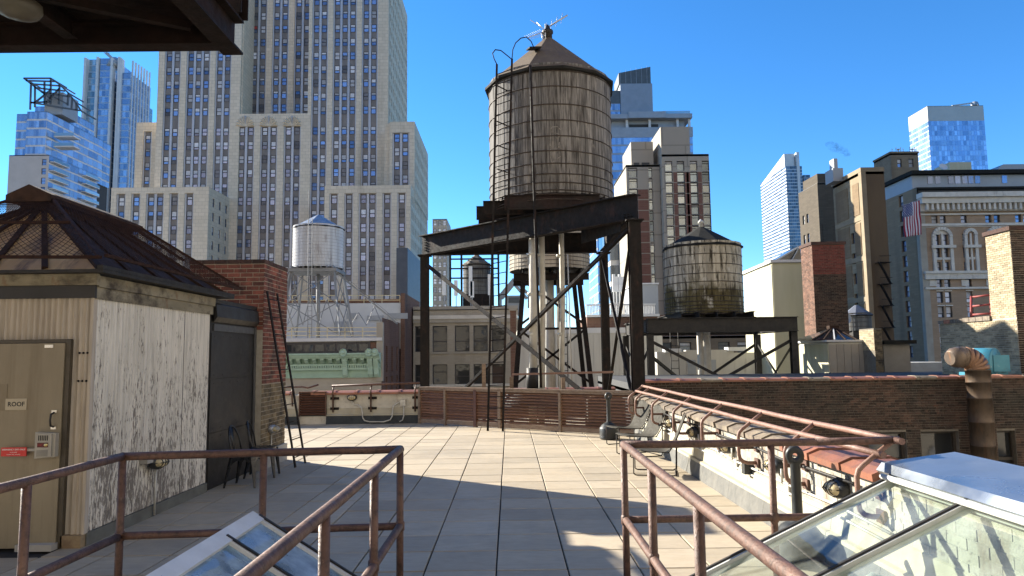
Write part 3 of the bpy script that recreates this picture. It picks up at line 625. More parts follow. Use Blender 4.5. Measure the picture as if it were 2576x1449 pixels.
# ================================================================== right parapet
PX, PY0, PY1, PZ = 2.85, .6, 16.2, .82
par = thing('parapet_wall', 'sunlit white painted brick parapet wall with clay coping on the right', 'wall', (3.0, 10, 0))
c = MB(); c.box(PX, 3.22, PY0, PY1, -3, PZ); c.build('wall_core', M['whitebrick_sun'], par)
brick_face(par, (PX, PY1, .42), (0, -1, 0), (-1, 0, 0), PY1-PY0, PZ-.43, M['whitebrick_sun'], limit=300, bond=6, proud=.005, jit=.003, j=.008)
c = MB()
for y0, y1 in ((3.0, 6.4), (6.4, 8.6), (8.6, 11.0), (11.0, 13.4), (13.4, 16.2)):
    c = MB(); c.extrude([(PX-.005, y0+.004, .44), (PX-.022, y0+.004, .43), (PX-.05, y0+.004, .26), (PX-.09, y0+.004, .25), (PX-.095, y0+.004, .215), (PX-.005, y0+.004, .215)], (0, y1-y0-.008, 0)); c.build('metal_flashing', M['whiteband'], par)
y = .6
while y < 16.1:
    L = min(1.22, 16.15-y); c = MB(); c.extrude([(PX-.006, y+.002, .228), (PX-.085, y+.002, .228), (PX-.135, y+.002, 0.0), (PX-.006, y+.002, 0.0)], (0, L-.004, 0)); c.build('base_flashing', M['greybase'], par); y += 1.22
prof = [(-.26, 0), (-.265, .055), (-.16, .095), (.16, .095), (.265, .055), (.26, 0)]
def coping_piece(L):
    m_ = MB(); m_.extrude([(x, 0, z) for x, z in prof], (0, L-.01, 0)); m_.extrude([(x*1.06, L-.085, z*1.17+.002) for x, z in prof], (0, .08, 0)); return m_
cop = [coping_piece(.61)]; c1 = cop[0].mesh('coping_tile', M['terracotta_old']); c2 = cop[0].mesh('coping_tile', M['terracotta'])
for k in range(18):
    y0 = 5.55 + k*.61
    o = link('coping_tile', c2 if k in (0, 1, 2) else c1, par); o.matrix_basis = Matrix.Translation((3.03+random.uniform(-.008, .008), y0, PZ+.002+random.uniform(-.004, .004))) @ Matrix.Rotation(random.uniform(-.012, .012), 4, 'Y')
# folded metal cap over the near end of the wall
c = MB(); c.extrude([(2.80, .6, .885), (2.755, .6, .93), (2.80, .6, .985), (3.36, .6, 1.055), (3.38, .6, .93), (3.34, .6, .90)], (0, 4.85, 0)); c.build('metal_cap', M['capmetal'], par)
c = MB(); c.box(2.838, 2.848, .6, 5.4, .86, .93); c.build('cap_lip', M['white_metal'], par)
# pipe railing on the parapet: two rails and cranked brackets
pr = thing('parapet_railing', 'sun bleached double pipe railing on bent brackets along the right parapet', 'railing', (2.9, 10, 0))
def rx(y, x): return x - .012*(y-5.5)
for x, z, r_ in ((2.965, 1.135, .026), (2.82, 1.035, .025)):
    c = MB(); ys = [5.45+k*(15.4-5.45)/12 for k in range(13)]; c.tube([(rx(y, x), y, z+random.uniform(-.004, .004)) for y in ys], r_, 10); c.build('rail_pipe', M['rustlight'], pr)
for y in (5.56, 6.95, 8.3, 9.8, 11.4, 13.0, 14.6, 15.35):
    q = lambda x, z, dy=0: (rx(y, x), y+dy, z)
    c = MB(); c.tube([q(2.965, 1.135), q(2.82, 1.03), q(2.71, .945), q(2.675, .91), q(2.66, .86), q(2.66, .66), q(2.67, .61), q(2.705, .575), q(2.76, .56), q(2.90, .56)], .021, 8); c.build('bracket', M['rustlight'], pr)
    c = MB(); c.beam(q(2.66, .735), q(2.90, .735), .03, .035); c.build('bracket_arm', M['rust'], pr)
    for z in (.56, .735):
        c = MB(); c.box(PX-.03, PX-.009, y-.06, y+.06, z-.05, z+.05); c.build('wall_plate', M['rust'], pr)
# lamps, conduits and boxes on the wall
for i, (dx, dy, lab) in enumerate(((2118, 1228, 'yellowed caged lamp nearest the glass roof on the right parapet'), (1957, 1170, 'yellowed caged lamp beside the standing black ash pole on the right parapet'), (1838, 1124, 'caged parapet lamp half hidden by the top of the right guard railing'), (1752, 1087, 'caged parapet lamp in shadow beyond the bent bracket near the sling chairs'), (1694, 1064, 'farthest caged lamp on the right parapet behind the sling chairs'))):
    jelly_lamp('parapet_lamp', lab, ax(dx, dy, PX-.02), (-1, -.05, 0), 0, 'lamps on the right parapet')
cd = thing('wall_conduits', 'pair of white painted conduits running along the right parapet', 'conduit', (2.8, 10, .4))
for z, x in ((.475, 2.815), (.40, 2.81)):
    c = MB(); c.tube([(x, 5.4+k*.9, z+random.uniform(-.006, .006)+(.02 if k % 4 == 1 else 0)) for k in range(12)], .013, 8); c.build('conduit_pipe', M['conduit'], cd)
for y in (7.35, 9.0, 10.6, 12.3):
    c = MB(); c.box(2.80, 2.84, y-.03, y+.03, .38, .50); c.build('conduit_clip', M['conduit'], cd)
    c = MB(); c.tube([(2.80, y+.13, .475), (2.80, y+.13, .62)], .011, 6); c.build('conduit_riser', M['conduit'], cd)
c = MB(); c.tube([(2.80, 5.9+k*.8, .745-.012*(k % 3)) for k in range(12)], .014, 8); tag(c.build('wall_cable', M['dark_steel']), 'dark cable under the coping of the right parapet', 'cable')
c = MB(); q = ax(1903, 1152, 2.80); c.box(2.74, 2.84, q.y+.25, q.y+.36, .40, .53); tag(c.build('outlet_box', M['black_plastic']), 'small black outlet box on the right parapet conduits', 'box')

# ================================================================== far parapet
FY = 19.9
fp = thing('parapet_wall', 'shaded white painted parapet with orange terracotta coping at the far left', 'wall', (-4.3, FY, 0))
c = MB(); c.box(-7.5, -2.50, FY, FY+.35, -3, .80); c.build('wall_core', M['whitebrick'], fp)
brick_face(fp, (-6.4, FY, .42), (1, 0, 0), (0, -1, 0), 3.88, .38, M['whitebrick'], limit=120, bond=6, proud=.006, j=.008)
for x0, x1 in ((-7.5, -5.85), (-5.08, -3.8), (-3.8, -2.5)):
    c = MB(); c.extrude([(x0+.003, FY-.005, .43), (x0+.003, FY-.02, .42), (x0+.003, FY-.045, .27), (x0+.003, FY-.085, .255), (x0+.003, FY-.09, .225), (x0+.003, FY-.005, .225)], (x1-x0-.006, 0, 0)); c.build('metal_flashing', M['whiteband'], fp)
    c = MB(); c.extrude([(x0+.003, FY-.006, .238), (x0+.003, FY-.08, .238), (x0+.003, FY-.12, 0), (x0+.003, FY-.006, 0)], (x1-x0-.006, 0, 0)); c.build('base_flashing', M['darkbase'], fp)
for k in range(8):
    if k == 2: continue
    o = link('coping_tile', c2, fp); o.matrix_basis = Matrix.Translation((-7.3+(k+1)*.60, FY+.17, .803)) @ Matrix.Rotation(R(90), 4, 'Z') @ Matrix.Rotation(random.uniform(-.01, .01), 4, 'Y')
lv = thing('louvre_panel', 'dark brown slatted louvre panel set in the far parapet', 'panel', (-5.45, FY, .5))
for k in range(9):
    c = MB(); c.obox((-5.455, FY-.07, .28+k*.068), (.345, 0, 0), (0, .022, -.022), (0, .005, .005)); c.build('slat', M['slatwet'], lv)
c = MB(); c.box(-5.83, -5.80, FY-.11, FY-.03, .22, .90); c.box(-5.11, -5.08, FY-.11, FY-.03, .22, .90); c.box(-5.798, -5.112, FY-.10, FY-.03, .87, .90); c.build('louvre_frame', M['slatwet'], lv)
c = MB(); c.box(-5.79, -5.12, FY-.02, FY-.012, .22, .87); c.build('backing', M['blackpaint'], lv)
fr = thing('parapet_railing', 'dark red pipe rail on strap brackets above the far parapet', 'railing', (-3.9, FY, .8))
c = MB(); c.tube([at(835, 971, FY-.05), at(1056, 963, FY-.05)], .03, 8); c.build('rail_pipe', M['rust'], fr)
for dx in (840, 935, 1046):
    p = at(dx, 970, FY-.05); b = V((p.x-.02, FY-.05, .32))
    c = MB(); c.tube([p, (p.x-.01, FY-.12, .93), (p.x-.02, FY-.12, .82), (p.x-.02, FY-.05, .78), b], .022, 8); c.build('bracket', M['rust'], fr)
    for z in (.42, .70): c = MB(); c.box(p.x-.10, p.x+.14, FY-.035, FY-.012, z-.035, z+.035); c.build('strap_plate', M['black_steel'], fr)
fr2 = thing('parapet_railing', 'short dark pipe rail with bracket seen just right of the chimney', 'railing', (-6, FY, .8))
c = MB(); c.tube([(-7.2, FY-.05, 1.03), (-5.75, FY-.05, 1.03), (-5.60, FY-.05, 1.0), (-5.35, FY+.1, 1.08)], .025, 8); c.build('rail_pipe', M['rust'], fr2)
c = MB(); c.tube([(-6.0, FY-.05, 1.03), (-6.02, FY-.12, .9), (-6.02, FY-.05, .5)], .022, 8); c.build('bracket', M['rust'], fr2)
p = at(886, 1000, FY-.02)
jelly_lamp('far_parapet_lamp', 'black oval caged lamp on the white far parapet', p, (0, -1, 0), 0, None, M['black_plastic'], 1.1)
cb = thing('looped_conduit', 'grey conduit looping down the far parapet to a small box', 'conduit', (-3.6, FY-.1, .3))
g_ = lambda x, y: at(x, y, FY-.115)
c = MB(); c.tube([at(886, 1008, FY-.03), at(890, 1017, FY-.04), at(902, 1019, FY-.05), g_(910, 1026), g_(912, 1040), g_(912, 1050), g_(917, 1058), g_(930, 1061), g_(965, 1061), g_(982, 1056), g_(987, 1046), g_(988, 1030), at(990, 1021, FY-.05), at(1000, 1014, FY-.04), at(1010, 1013, FY-.04)], .017, 8); c.build('conduit_pipe', M['conduit'], cb)
c = MB(); c.tube([at(1016, 1017, FY-.06), g_(1016, 1045), g_(1013, 1056), g_(1005, 1061)], .015, 8); c.build('conduit_pipe', M['conduit'], cb)
c = MB(); q = at(1014, 1012, FY-.02); c.box(q.x-.075, q.x+.075, FY-.09, FY-.012, q.z-.09, q.z+.07); c.build('box_cover', M['conduit'], cb)

# ================================================================== slatted fence
F0, F1 = V((-2.5, 19.76, 0)), V((2.74, 15.98, 0)); FD = (F1-F0).normalized(); FN = V((FD.y, -FD.x, 0)); FN = FN if FN.y < 0 else -FN
def on_fence(x, y=1030):
    d = ray(x, y); # intersection with the fence's upright plane
    k = (F0-CAM).dot(FN)/d.dot(FN); p = CAM+d*k; return V((p.x, p.y, 0))
fence = thing('slatted_fence', 'brown horizontal slat screen fence in front of the water tower legs', 'fence', (0, 18, 0))
cuts = [1057, 1121, 1197, 1258, 1410, 1592]
for i in range(5):
    a, b = on_fence(cuts[i]), on_fence(cuts[i+1])
    for k in range(11):
        z = .165 + k*.072
        c = MB(); c.obox((a+b)/2+V((0, 0, z)), (b-a)/2-FD*.03, FN*.028+V((0, 0, -.022)), V((0, 0, .007))+FN*.005); c.build('slat', M['slat'], fence)
    c = MB(); c.obox((a+b)/2+V((0, 0, .075))+FN*.01, (b-a)/2-FD*.012, FN*.016, V((0, 0, .055))); c.build('bottom_board', M['slat_grey'], fence)
    c = MB(); c.obox((a+b)/2+V((0, 0, .985)), (b-a)/2-FD*.004, FN*.06, V((0, 0, .02))); c.build('cap_board', M['slat_grey'], fence)
    c = MB(); c.obox((a+b)/2+V((0, 0, .935))+FN*.03, (b-a)/2-FD*.006, FN*.012, V((0, 0, .026))); c.build('top_board', M['slat_grey'], fence)
for i, x in enumerate(cuts):
    p = on_fence(x); c = MB(); w = .045 if i in (2, 3) else .032
    c.obox(p+V((0, 0, .47))+FN*.01, FD*w, FN*.045, V((0, 0, .47))); c.build('post', M['slat_grey'] if i not in (2,) else M['slatwet'], fence)
scr = thing('timber_rail', 'plain timber posts and rail standing just behind the slat fence', 'fence', (.5, 18.5, 0))
for x, y0 in ((1203, 915), (1273, 948), (1404, 950)):
    p = on_fence(x)-FN*.25; t_ = at(x, y0, p.y)
    c = MB(); c.box(p.x-.05, p.x+.05, p.y-.04, p.y+.04, 0, t_.z); c.build('post', M['slat_grey'], scr)
a, b = on_fence(1273)-FN*.30, on_fence(1530)-FN*.30
c = MB(); c.beam((a.x, a.y, at(1273, 942, a.y).z), (b.x, b.y, at(1530, 936, b.y).z), .04, .05); c.build('rail', M['slat'], scr)

# ================================================================== seats and ash receptacles
def metal_chair():
    t = thing('metal_chair', 'x', 'chair')
    s = MB(); n = 20; top = []; bot = []
    for i in range(n):
        a = 6.28318*i/n; r_ = (abs(math.cos(a))**3.2+abs(math.sin(a))**3.2)**(-1/3.2)
        top.append(V((.185*r_*math.cos(a), .185*r_*math.sin(a), .452))); bot.append(V((.18*r_*math.cos(a), .18*r_*math.sin(a), .415)))
    s.add(top+bot+[V((0, 0, .44))], [(i, (i+1) % n, n+(i+1) % n, n+i) for i in range(n)] + [(2*n, i, (i+1) % n) for i in range(n)] + [tuple(range(2*n-1, n-1, -1))], 0, False); s.build('seat', M['gunmetal'], t)
    for sx in (1, -1):
        for sy in (1, -1):
            l = MB(); a = V((.16*sx, .16*sy, .43)); b = V((.215*sx-(.03 if sx < 0 else 0), .205*sy, 0))
            d = V((sx, sy, 0)).normalized(); q = d.cross(V((0, 0, 1)))
            l.add([a+q*.035+d*.01, a-q*.035+d*.01, b-q*.013, b+q*.013, a+q*.03-d*.03, a-q*.03-d*.03, b-q*.011-d*.02, b+q*.011-d*.02], [(0, 1, 2, 3), (4, 7, 6, 5), (0, 4, 5, 1), (1, 5, 6, 2), (2, 6, 7, 3), (3, 7, 4, 0)]); l.build('leg', M['gunmetal'], t)
    # arched apron between the legs
    for u, v in ((V((1, 0, 0)), V((0, 1, 0))), (V((0, 1, 0)), V((1, 0, 0)))):
        for s_ in (1, -1):
            ap = MB(); pts = [u*(k*.16/4)+v*(.175*s_)+V((0, 0, .415-.10*(abs(k)/4)**2.2)) for k in range(-4, 5)]; tp = [p*1 for p in pts]
            vv = [V((p.x, p.y, .418)) for p in pts] + [V((p.x, p.y, p.z-.022)) for p in pts]
            ap.add(vv, [(i, i+1, 9+i+1, 9+i) for i in range(8)]); ap.build('apron', M['gunmetal'], t)
    b = MB(); pts = []
    for k in range(13):
        a = math.pi*k/12; pts.append(V((-.16-.09*math.sin(a)*1.0, .175*math.cos(a)*(1-.12*math.sin(a)), .45+.40*math.sin(a)**.62)))
    b.tube(pts, .0125, 8); b.build('back_hoop', M['gunmetal'], t)
    b = MB(); b.add([(-.17, -.035, .45), (-.17, .035, .45), (-.215, .04, .66), (-.215, -.04, .66), (-.245, .045, .84), (-.245, -.045, .84)], [(0, 1, 2, 3), (3, 2, 4, 5)], 0, True); sm = b.build('back_splat', M['gunmetal'], t); md = sm.modifiers.new('thick', 'SOLIDIFY'); md.thickness = .008
    return t
def copy_tree(o, parent=None):
    n_ = o.copy(); COL.objects.link(n_)
    if parent is not None: n_.parent = parent
    for ch in list(o.children): copy_tree(ch, n_)
    return n_
ch0 = metal_chair(); ch1 = copy_tree(ch0)
ch0.location = (-3.82, 10.47, 0); ch0.rotation_euler = (0, 0, R(-4)); ch1.location = (-3.86, 11.28, 0); ch1.rotation_euler = (0, 0, R(7))
for c, l in ((ch0, 'dark metal cafe chair against the black shed, nearer to the railing'), (ch1, 'dark metal cafe chair beside the chimney lamp, farther of the pair')): tag(c, l, 'chair', 'metal chairs by the shed')
def sling_chair():
    t = thing('sling_chair', 'x', 'chair')
    prof = [(-.36, .375), (-.33, .392), (-.20, .372), (0, .338), (.12, .335), (.20, .36), (.26, .42), (.32, .54), (.40, .72), (.475, .90)]
    s = MB(); vs_ = []
    for x, z in prof: vs_ += [V((x, -.26, z)), V((x, -.09, z-.012)), V((x, .09, z-.012)), V((x, .26, z))]
    s.add(vs_, [(4*i+j, 4*i+j+1, 4*i+5+j, 4*i+4+j) for i in range(len(prof)-1) for j in range(3)], 0, True)
    o = s.build('sling', M['leather'], t); md = o.modifiers.new('thick', 'SOLIDIFY'); md.thickness = .012; md2 = o.modifiers.new('round', 'SUBSURF'); md2.levels = md2.render_levels = 1
    for sy in (-.27, .27):
        f = MB(); f.tube([(.47, sy, .90), (.30, sy, .48), (.20, sy, .345), (-.34, sy, .375)], .009, 6); f.build('side_rod', M['black_steel'], t)
        f = MB(); f.tube([(-.32, sy, .37), (-.32, sy, .03), (-.29, sy, .01), (.27, sy, .01), (.31, sy, .03), (.33, sy, .56)], .009, 6); f.build('sled_leg', M['black_steel'], t)
    for p in ((-.32, .37), (.30, .01), (.33, .54)):
        f = MB(); f.tube([(p[0], -.27, p[1]), (p[0], .27, p[1])], .009, 6); f.build('cross_rod', M['black_steel'], t)
    return t
s0 = sling_chair(); s1 = copy_tree(s0); s2 = copy_tree(s0)
for o, loc, rz, l in ((s0, (2.34, 14.45, 0), 20, 'farthest sling lounge chair, next to the ash receptacle by the fence'), (s1, (2.33, 13.05, 0), 17, 'middle sling lounge chair with its tall back towards the parapet'), (s2, (2.22, 11.1, 0), -12, 'nearest sling lounge chair, partly hidden behind the right guard railing')):
    o.location = loc; o.rotation_euler = (0, 0, R(rz)); tag(o, l, 'chair', 'sling lounge chairs along the parapet')
def ash_pole():
    t = thing('ash_receptacle', 'x', 'ashtray')
    b = MB(); b.lathe((0, 0, 0), [(.185, 0), (.20, .012), (.205, .05), (.20, .06), (.205, .10), (.208, .235), (.20, .25), (.185, .265), (.15, .31), (.10, .345), (.065, .36), (.055, .375)], 22, cap=True); b.build('base_drum', M['black_plastic'], t)
    b = MB(); b.lathe((0, 0, .06), [(.2065, 0), (.2095, .008), (.2065, .016)], 22); b.build('drum_rib', M['black_plastic'], t)
    b = MB(); b.lathe((0, 0, 0), [(.052, .37), (.045, .40), (.043, .84), (.05, .86)], 16); b.build('pole', M['black_plastic'], t)
    h = MB(); k = 18; ro, ri, d = .078, .022, .036
    for sgn in (-1, 1): pass
    vs_ = []
    for rr_, dd in ((ro, -d*.6), (ro, d*.6), (ro*.8, d), (ri, d), (ri, -d), (ro*.8, -d)):
        vs_ += [V((rr_*math.cos(6.28318*i/k), dd, .915+rr_*1.12*math.sin(6.28318*i/k))) for i in range(k)]
    h.add(vs_, [(q*k+i, q*k+(i+1) % k, ((q+1) % 6)*k+(i+1) % k, ((q+1) % 6)*k+i) for q in range(6) for i in range(k)], 0, True); h.build('head', M['black_plastic'], t)
    return t
a0_ = ash_pole(); a1_ = copy_tree(a0_)
a0_.location = (2.13, 15.55, 0); a0_.rotation_euler = (0, 0, R(8)); a1_.location = (2.50, 6.35, 0); a1_.rotation_euler = (0, 0, R(-18))
tag(a0_, 'black plastic ash receptacle standing in front of the slat fence', 'ashtray', 'ash receptacles'); tag(a1_, 'black plastic ash receptacle behind the right guard railing near the glass roof', 'ashtray', 'ash receptacles')

# ================================================================== overhead steel at the top left
ov = thing('steel_platform', 'dark rusty steel platform overhead at the top left', 'platform', (-4, 5.4, 4.2))
k0 = at(603, 125, 5.4); OX, OZ = k0.x, k0.z
c = MB(); c.ibeam((-7.5, 5.36, OZ+.10), (OX-.12, 5.36, OZ+.10), .14, .19, .016); c.build('front_beam', M['overhead'], ov)
c = MB(); c.ibeam((OX-.09, 5.5, OZ+.14), (OX-.09, -.6, OZ+.14), .16, .28, .018); c.build('side_beam', M['overhead'], ov)
c = MB(); c.box(-7.5, OX-.18, -.6, 5.43, OZ+.205, OZ+.23); c.build('deck_plate', M['overhead'], ov)
for x in (-3.35, -4.7, -6.1):
    c = MB(); c.ibeam((x, -.6, OZ+.12), (x, 5.27, OZ+.12), .10, .16, .012); c.build('joist', M['overhead'], ov)
c = MB(); c.beam((-5.6, 3.4, OZ+.10), (-2.4, 5.2, OZ+.10), .06, .06); c.build('diagonal_brace', M['overhead'], ov)
for yy in (5.40,):
    c = MB(); c.ibeam((OX-.05, yy+.02, OZ+.285), (OX-.05, yy+.02, OZ+2.6), .15, .15, .014, (0, 1, 0)); c.build('hanger_post', M['overhead'], ov)
for x, y in ((-7.2, 5.36), (-7.2, -.4), (OX-.09, -.4)):
    c = MB(); c.ibeam((x, y, -.02), (x, y, OZ), .16, .16, .016, (0, 1, 0)); c.build('column', M['overhead'], ov)
tr = MB(); tr.beam((OX-.17, 5.30, OZ+.20), (OX-.17, 3.6, OZ+.20), .015, .10, (0, 0, 1)); tr.build('web_plate', M['overhead'], ov)
fl = thing('flood_lamp', 'grey weatherproof lamp hanging below the overhead platform', 'lamp', at(48, 28, 4.6))
q = at(48, 20, 4.6); c = MB(); c.lathe(q, [(0, -.075), (.06, -.07), (.12, -.045), (.14, -.01), (.135, .03), (.10, .055), (.03, .065), (.025, .12)], 16); c.build('housing', mk('grey_cast_housing', (.10, .09, .065), (.07, .06, .045), 6, rough=.5), fl)
c = MB(); c.tube([q+V((0, 0, .12)), (q.x, q.y, OZ+.2)], .018, 8); c.build('stem', M['overhead'], fl)
# ================================================================== water towers
def tank(parent, c, Rr, z0, z1, n, mat, hoops, eave, apex, roofmat, cone_n=12, limit=120, hoop_r=.012, skirt=None, bottom=M['dark_steel'], hoop_m=None):
    c = V((c[0], c[1], 0)); w = 2*math.pi*Rr/n
    b = MB(); b.lathe((c.x, c.y, 0), [(0, z0+.06), (Rr-.005, z0+.06), (Rr-.005, z1-.02)], 40); tower = parent; parent = b.build('tank', bottom, tower)
    s = MB(); e_ = .0025 if w > .1 else w*.03
    s.add([(Rr, -w/2+.001, 0), (Rr, w/2-.001, 0), (Rr, w/2-.001, 1), (Rr, -w/2+.001, 1), (Rr+.014, -w/2+e_, 0), (Rr+.016, w/2-e_, 0), (Rr+.016, w/2-e_, 1), (Rr+.014, -w/2+e_, 1)],
          [(4, 5, 6, 7), (0, 4, 7, 3), (1, 2, 6, 5), (0, 1, 5, 4), (3, 7, 6, 2)])
    its = []
    for i in range(n):
        a = 6.2831853*i/n; dz = random.uniform(-.03, .01)
        its.append((0, Matrix.Translation(c+V((0, 0, z0+dz*.6))) @ Matrix.Rotation(a, 4, 'Z') @ Matrix.Diagonal((1+random.uniform(-.003, .003), 1, z1-z0-dz*.6+.001, 1))))
    # only the half turned to the terrace shows
    front = [it for it in its if (it[1].to_3x3() @ V((1, 0, 0))).dot((c-CAM).normalized()) < .25]
    back = [it for it in its if it not in front]
    pieces(parent, 'stave', [s], front, mat, limit)
    mb = MB()
    for k, mt in back:
        o = len(mb.v); mb.v += [tuple(mt @ V(v)) for v in s.v]; mb.f += [tuple(i+o for i in f) for f in s.f]; mb.m += s.m; mb.sm += s.sm
    mb.build('rear_staves', mat, parent, 'stuff')
    for z in hoops:
        h = MB(); rr = Rr+.018+hoop_r*.6; k = 44
        pts = [c+V((rr*math.cos(6.2831853*i/k), rr*math.sin(6.2831853*i/k), z+random.uniform(-.006, .006))) for i in range(k)]
        vs_ = []
        for p in pts:
            d = (p-c); d.z = 0; d.normalize(); vs_ += [p+d*hoop_r, p+V((0, 0, hoop_r)), p-d*hoop_r, p-V((0, 0, hoop_r))]
        h.add(vs_, [(4*i+j, 4*((i+1) % k)+j, 4*((i+1) % k)+(j+1) % 4, 4*i+(j+1) % 4) for i in range(k) for j in range(4)], 0, True); h.build('hoop', hoop_m or M['hoop'], parent)
    ze = z1-.02
    rf_ = MB(); k = cone_n
    ring = [c+V(((Rr+eave)*math.cos(6.2831853*(i+.3)/k)/math.cos(math.pi/k)*.985, (Rr+eave)*math.sin(6.2831853*(i+.3)/k)/math.cos(math.pi/k)*.985, ze-.10+random.uniform(-.012, .012))) for i in range(k)]
    ring2 = [c+V((.12*math.cos(6.2831853*(i+.3)/k), .12*math.sin(6.2831853*(i+.3)/k), apex)) for i in range(k)]
    low = [p-V((0, 0, .07)) for p in ring]; inn = [V((c.x+(p.x-c.x)*.93, c.y+(p.y-c.y)*.93, p.z-.02)) for p in low]
    rf_.add(ring+ring2+low+inn, [(i, (i+1) % k, k+(i+1) % k, k+i) for i in range(k)] + [(2*k+i, 2*k+(i+1) % k, (i+1) % k, i) for i in range(k)] + [(3*k+i, 3*k+(i+1) % k, 2*k+(i+1) % k, 2*k+i) for i in range(k)] + [tuple(range(k, 2*k))])
    rf_.m = [0]*k + [1]*(2*k) + [0]
    rf_.build('roof_cone', [roofmat, M['blackroof']], tower)
def zat(x, y, Y): return at(x, y, Y).z

# ---------------- the big one
TC = V((1.20, 19.3, 0)); TR = 1.675
z0 = 5.92; z1 = 9.33
wt = thing('water_tower', 'big weathered wooden water tank on black steel legs behind the slat fence', 'water tower', (TC.x, TC.y, 0))
hz = [zat(1380, y, 17.62) for y in (178, 217, 262, 302, 342, 379, 411, 437, 459, 478, 488, 501)]
tank(wt, TC, TR, z0, z1, 84, M['staves'], hz, .11, 10.72, M['tarpaper'], 12, 100, .015)
# faded paint marks drawn sideways on the staves
def on_tank(dx, y, off=.03):
    p = at(dx, y, TC.y-TR); a = (p.x-TC.x)/(TR+.02); a = max(-.99, min(.99, a)); f_ = math.asin(a); r_ = TR+.016+off
    q = at(dx, y, TC.y-TR*math.cos(f_)); return V((TC.x+r_*math.sin(f_), TC.y-r_*math.cos(f_), q.z))
gm = mk('faded_chalk_paint', (.24, .225, .20), (.12, .11, .095), 14, lo=.42, hi=.58, rough=.9)
mk_ = MB()
for pl in ([(1410, 327), (1402, 319), (1389, 320), (1384, 328), (1390, 335), (1400, 336), (1408, 340), (1406, 347), (1398, 348)], [(1384, 356), (1384, 372), (1394, 378), (1405, 372), (1407, 358)], [(1384, 382), (1412, 379)], [(1384, 375), (1384, 385)], [(1411, 372), (1413, 384)], [(1388, 410), (1410, 394)], [(1384, 392), (1388, 410)]):
    for a, b in zip(pl, pl[1:]):
        A, B = on_tank(*a, .004), on_tank(*b, .004); mk_.beam(A, B, .020, .006, (A-TC)*V((1, 1, 0)).length if False else V((A.x-TC.x, A.y-TC.y, 0)))
mk_.build('paint_marks', gm, wt)
# roof fittings
cz = 10.70
b = MB(); b.lathe((TC.x-.02, TC.y, 0), [(.13, cz-.03), (.13, cz+.16), (.16, cz+.18), (.16, cz+.26), (.10, cz+.30), (.03, cz+.44)], 10, cap=True); b.build('roof_vent', M['dark_steel'], wt)
hp = at(1338, 122, TC.y-.9); b = MB(); b.obox(hp+V((.05, 0, .0)), (.16, .04, .02), (-.04, .2, .05), (0, 0, .02)); b.build('roof_hatch', M['blackroof'], wt)
an = thing('tv_antenna', 'old rooftop aerial with two booms on top of the big tank', 'antenna', (TC.x, TC.y, cz+.4))
A0 = at(1372, 72, TC.y)
for (x0, y0, x1, y1, r_) in ((1372, 72, 1428, 38, .022), (1372, 76, 1334, 50, .009), (1368, 80, 1326, 95, .012), (1362, 82, 1365, 100, .012), (1350, 56, 1372, 78, .009), (1372, 60, 1372, 100, .015)):
    b = MB(); b.tube([at(x0, y0, TC.y), at(x1, y1, TC.y-.2)], r_, 6); b.build('boom', M['alu'], an)
for k in range(9):
    t_ = k/8; p = at(1366-(1366-1327)*t_, 81+14*t_, TC.y-.1); L = 10-5*t_
    b = MB(); b.tube([p+V((-.09, 0, .07))*(.6+.06*L), p+V((.09, 0, -.07))*(.6+.06*L)], .006, 5); b.build('element', M['alu'], an)
for k in range(4):
    p = at(1374+k*13, 70-8*k, TC.y); b = MB(); b.tube([p+V((0, -.3, 0)), p+V((0, .3, 0))], .006, 5); b.build('element', M['alu'], an)
# legs and beams
L0, R0_, B0 = V((-2.55, 21.45, 0)), V((2.90, 16.15, 0)), V((2.88, 21.3, 0))
BT, BH = 5.50, .60
for p, w in ((L0, .25), (R0_, .27), (B0, .24)):
    b = MB(); b.ibeam((p.x, p.y, -.3), (p.x, p.y, BT-BH), w, w, .02, (0, 1, 0)); b.build('leg', M['black_steel'], wt)
    b = MB(); b.box(p.x-.2, p.x+.2, p.y-.2, p.y+.2, BT-BH-.03, BT-BH-.001); b.build('cap_plate', M['black_steel'], wt)
def bm(p, q, ext=.12, nm='beam', h=BH, z=BT, w=.28):
    d = (q-p).normalized(); b = MB(); b.ibeam(p-d*ext+V((0, 0, z-h/2)), q+d*ext+V((0, 0, z-h/2)), w, h, .025); return b.build(nm, M['black_steel'], wt)
bm(L0, R0_, .12); bm(R0_+V((0, .30, 0)), B0-V((0, .30, 0)), 0); bm(L0+V((.2, 0, 0)), B0-V((.2, 0, 0)), 0)
for k, yy in enumerate((17.75, 18.4, 19.05, 19.7, 20.35, 20.95)):
    hw = math.sqrt(max(.2, (TR+.25)**2-(yy-TC.y)**2)); 
    b = MB(); b.ibeam((TC.x-hw-.15, yy, 5.70), (TC.x+hw, yy, 5.70), .14, .36, .015); b.build('grillage_beam', mk('red_lead_beam', (.022, .010, .008), (.009, .007, .006), 2.5, rough=.8) if k == 0 else M['black_steel'], wt)
for k in range(7):
    b = MB(); x = TC.x-1.3+k*.43; hw = math.sqrt(max(.2, TR**2-(x-TC.x)**2)); b.box(x-.06, x+.06, TC.y-hw, TC.y+hw, 5.885, 5.95); b.build('chime_joist', M['black_steel'], wt)
def brace(p, q, zp, zq, r_=.085):
    b = MB(); b.angle((p.x, p.y, zp), (q.x, q.y, zq), r_, .012); b.build('brace', M['black_steel'], wt)
dx = (R0_-L0).normalized()*.10
n_ = V((dx.y, -dx.x, 0)).normalized()*.04
brace(L0+dx, R0_-dx*14, 4.55, .75, .11); brace(R0_-dx, L0+dx*16, 4.70, .75, .11)
brace(R0_+V((.0, .15, 0)), B0-V((0, .15, 0)), 4.75, .5); brace(B0-V((.05, .15, 0)), R0_+V((-.05, .15, 0)), 4.65, .5)
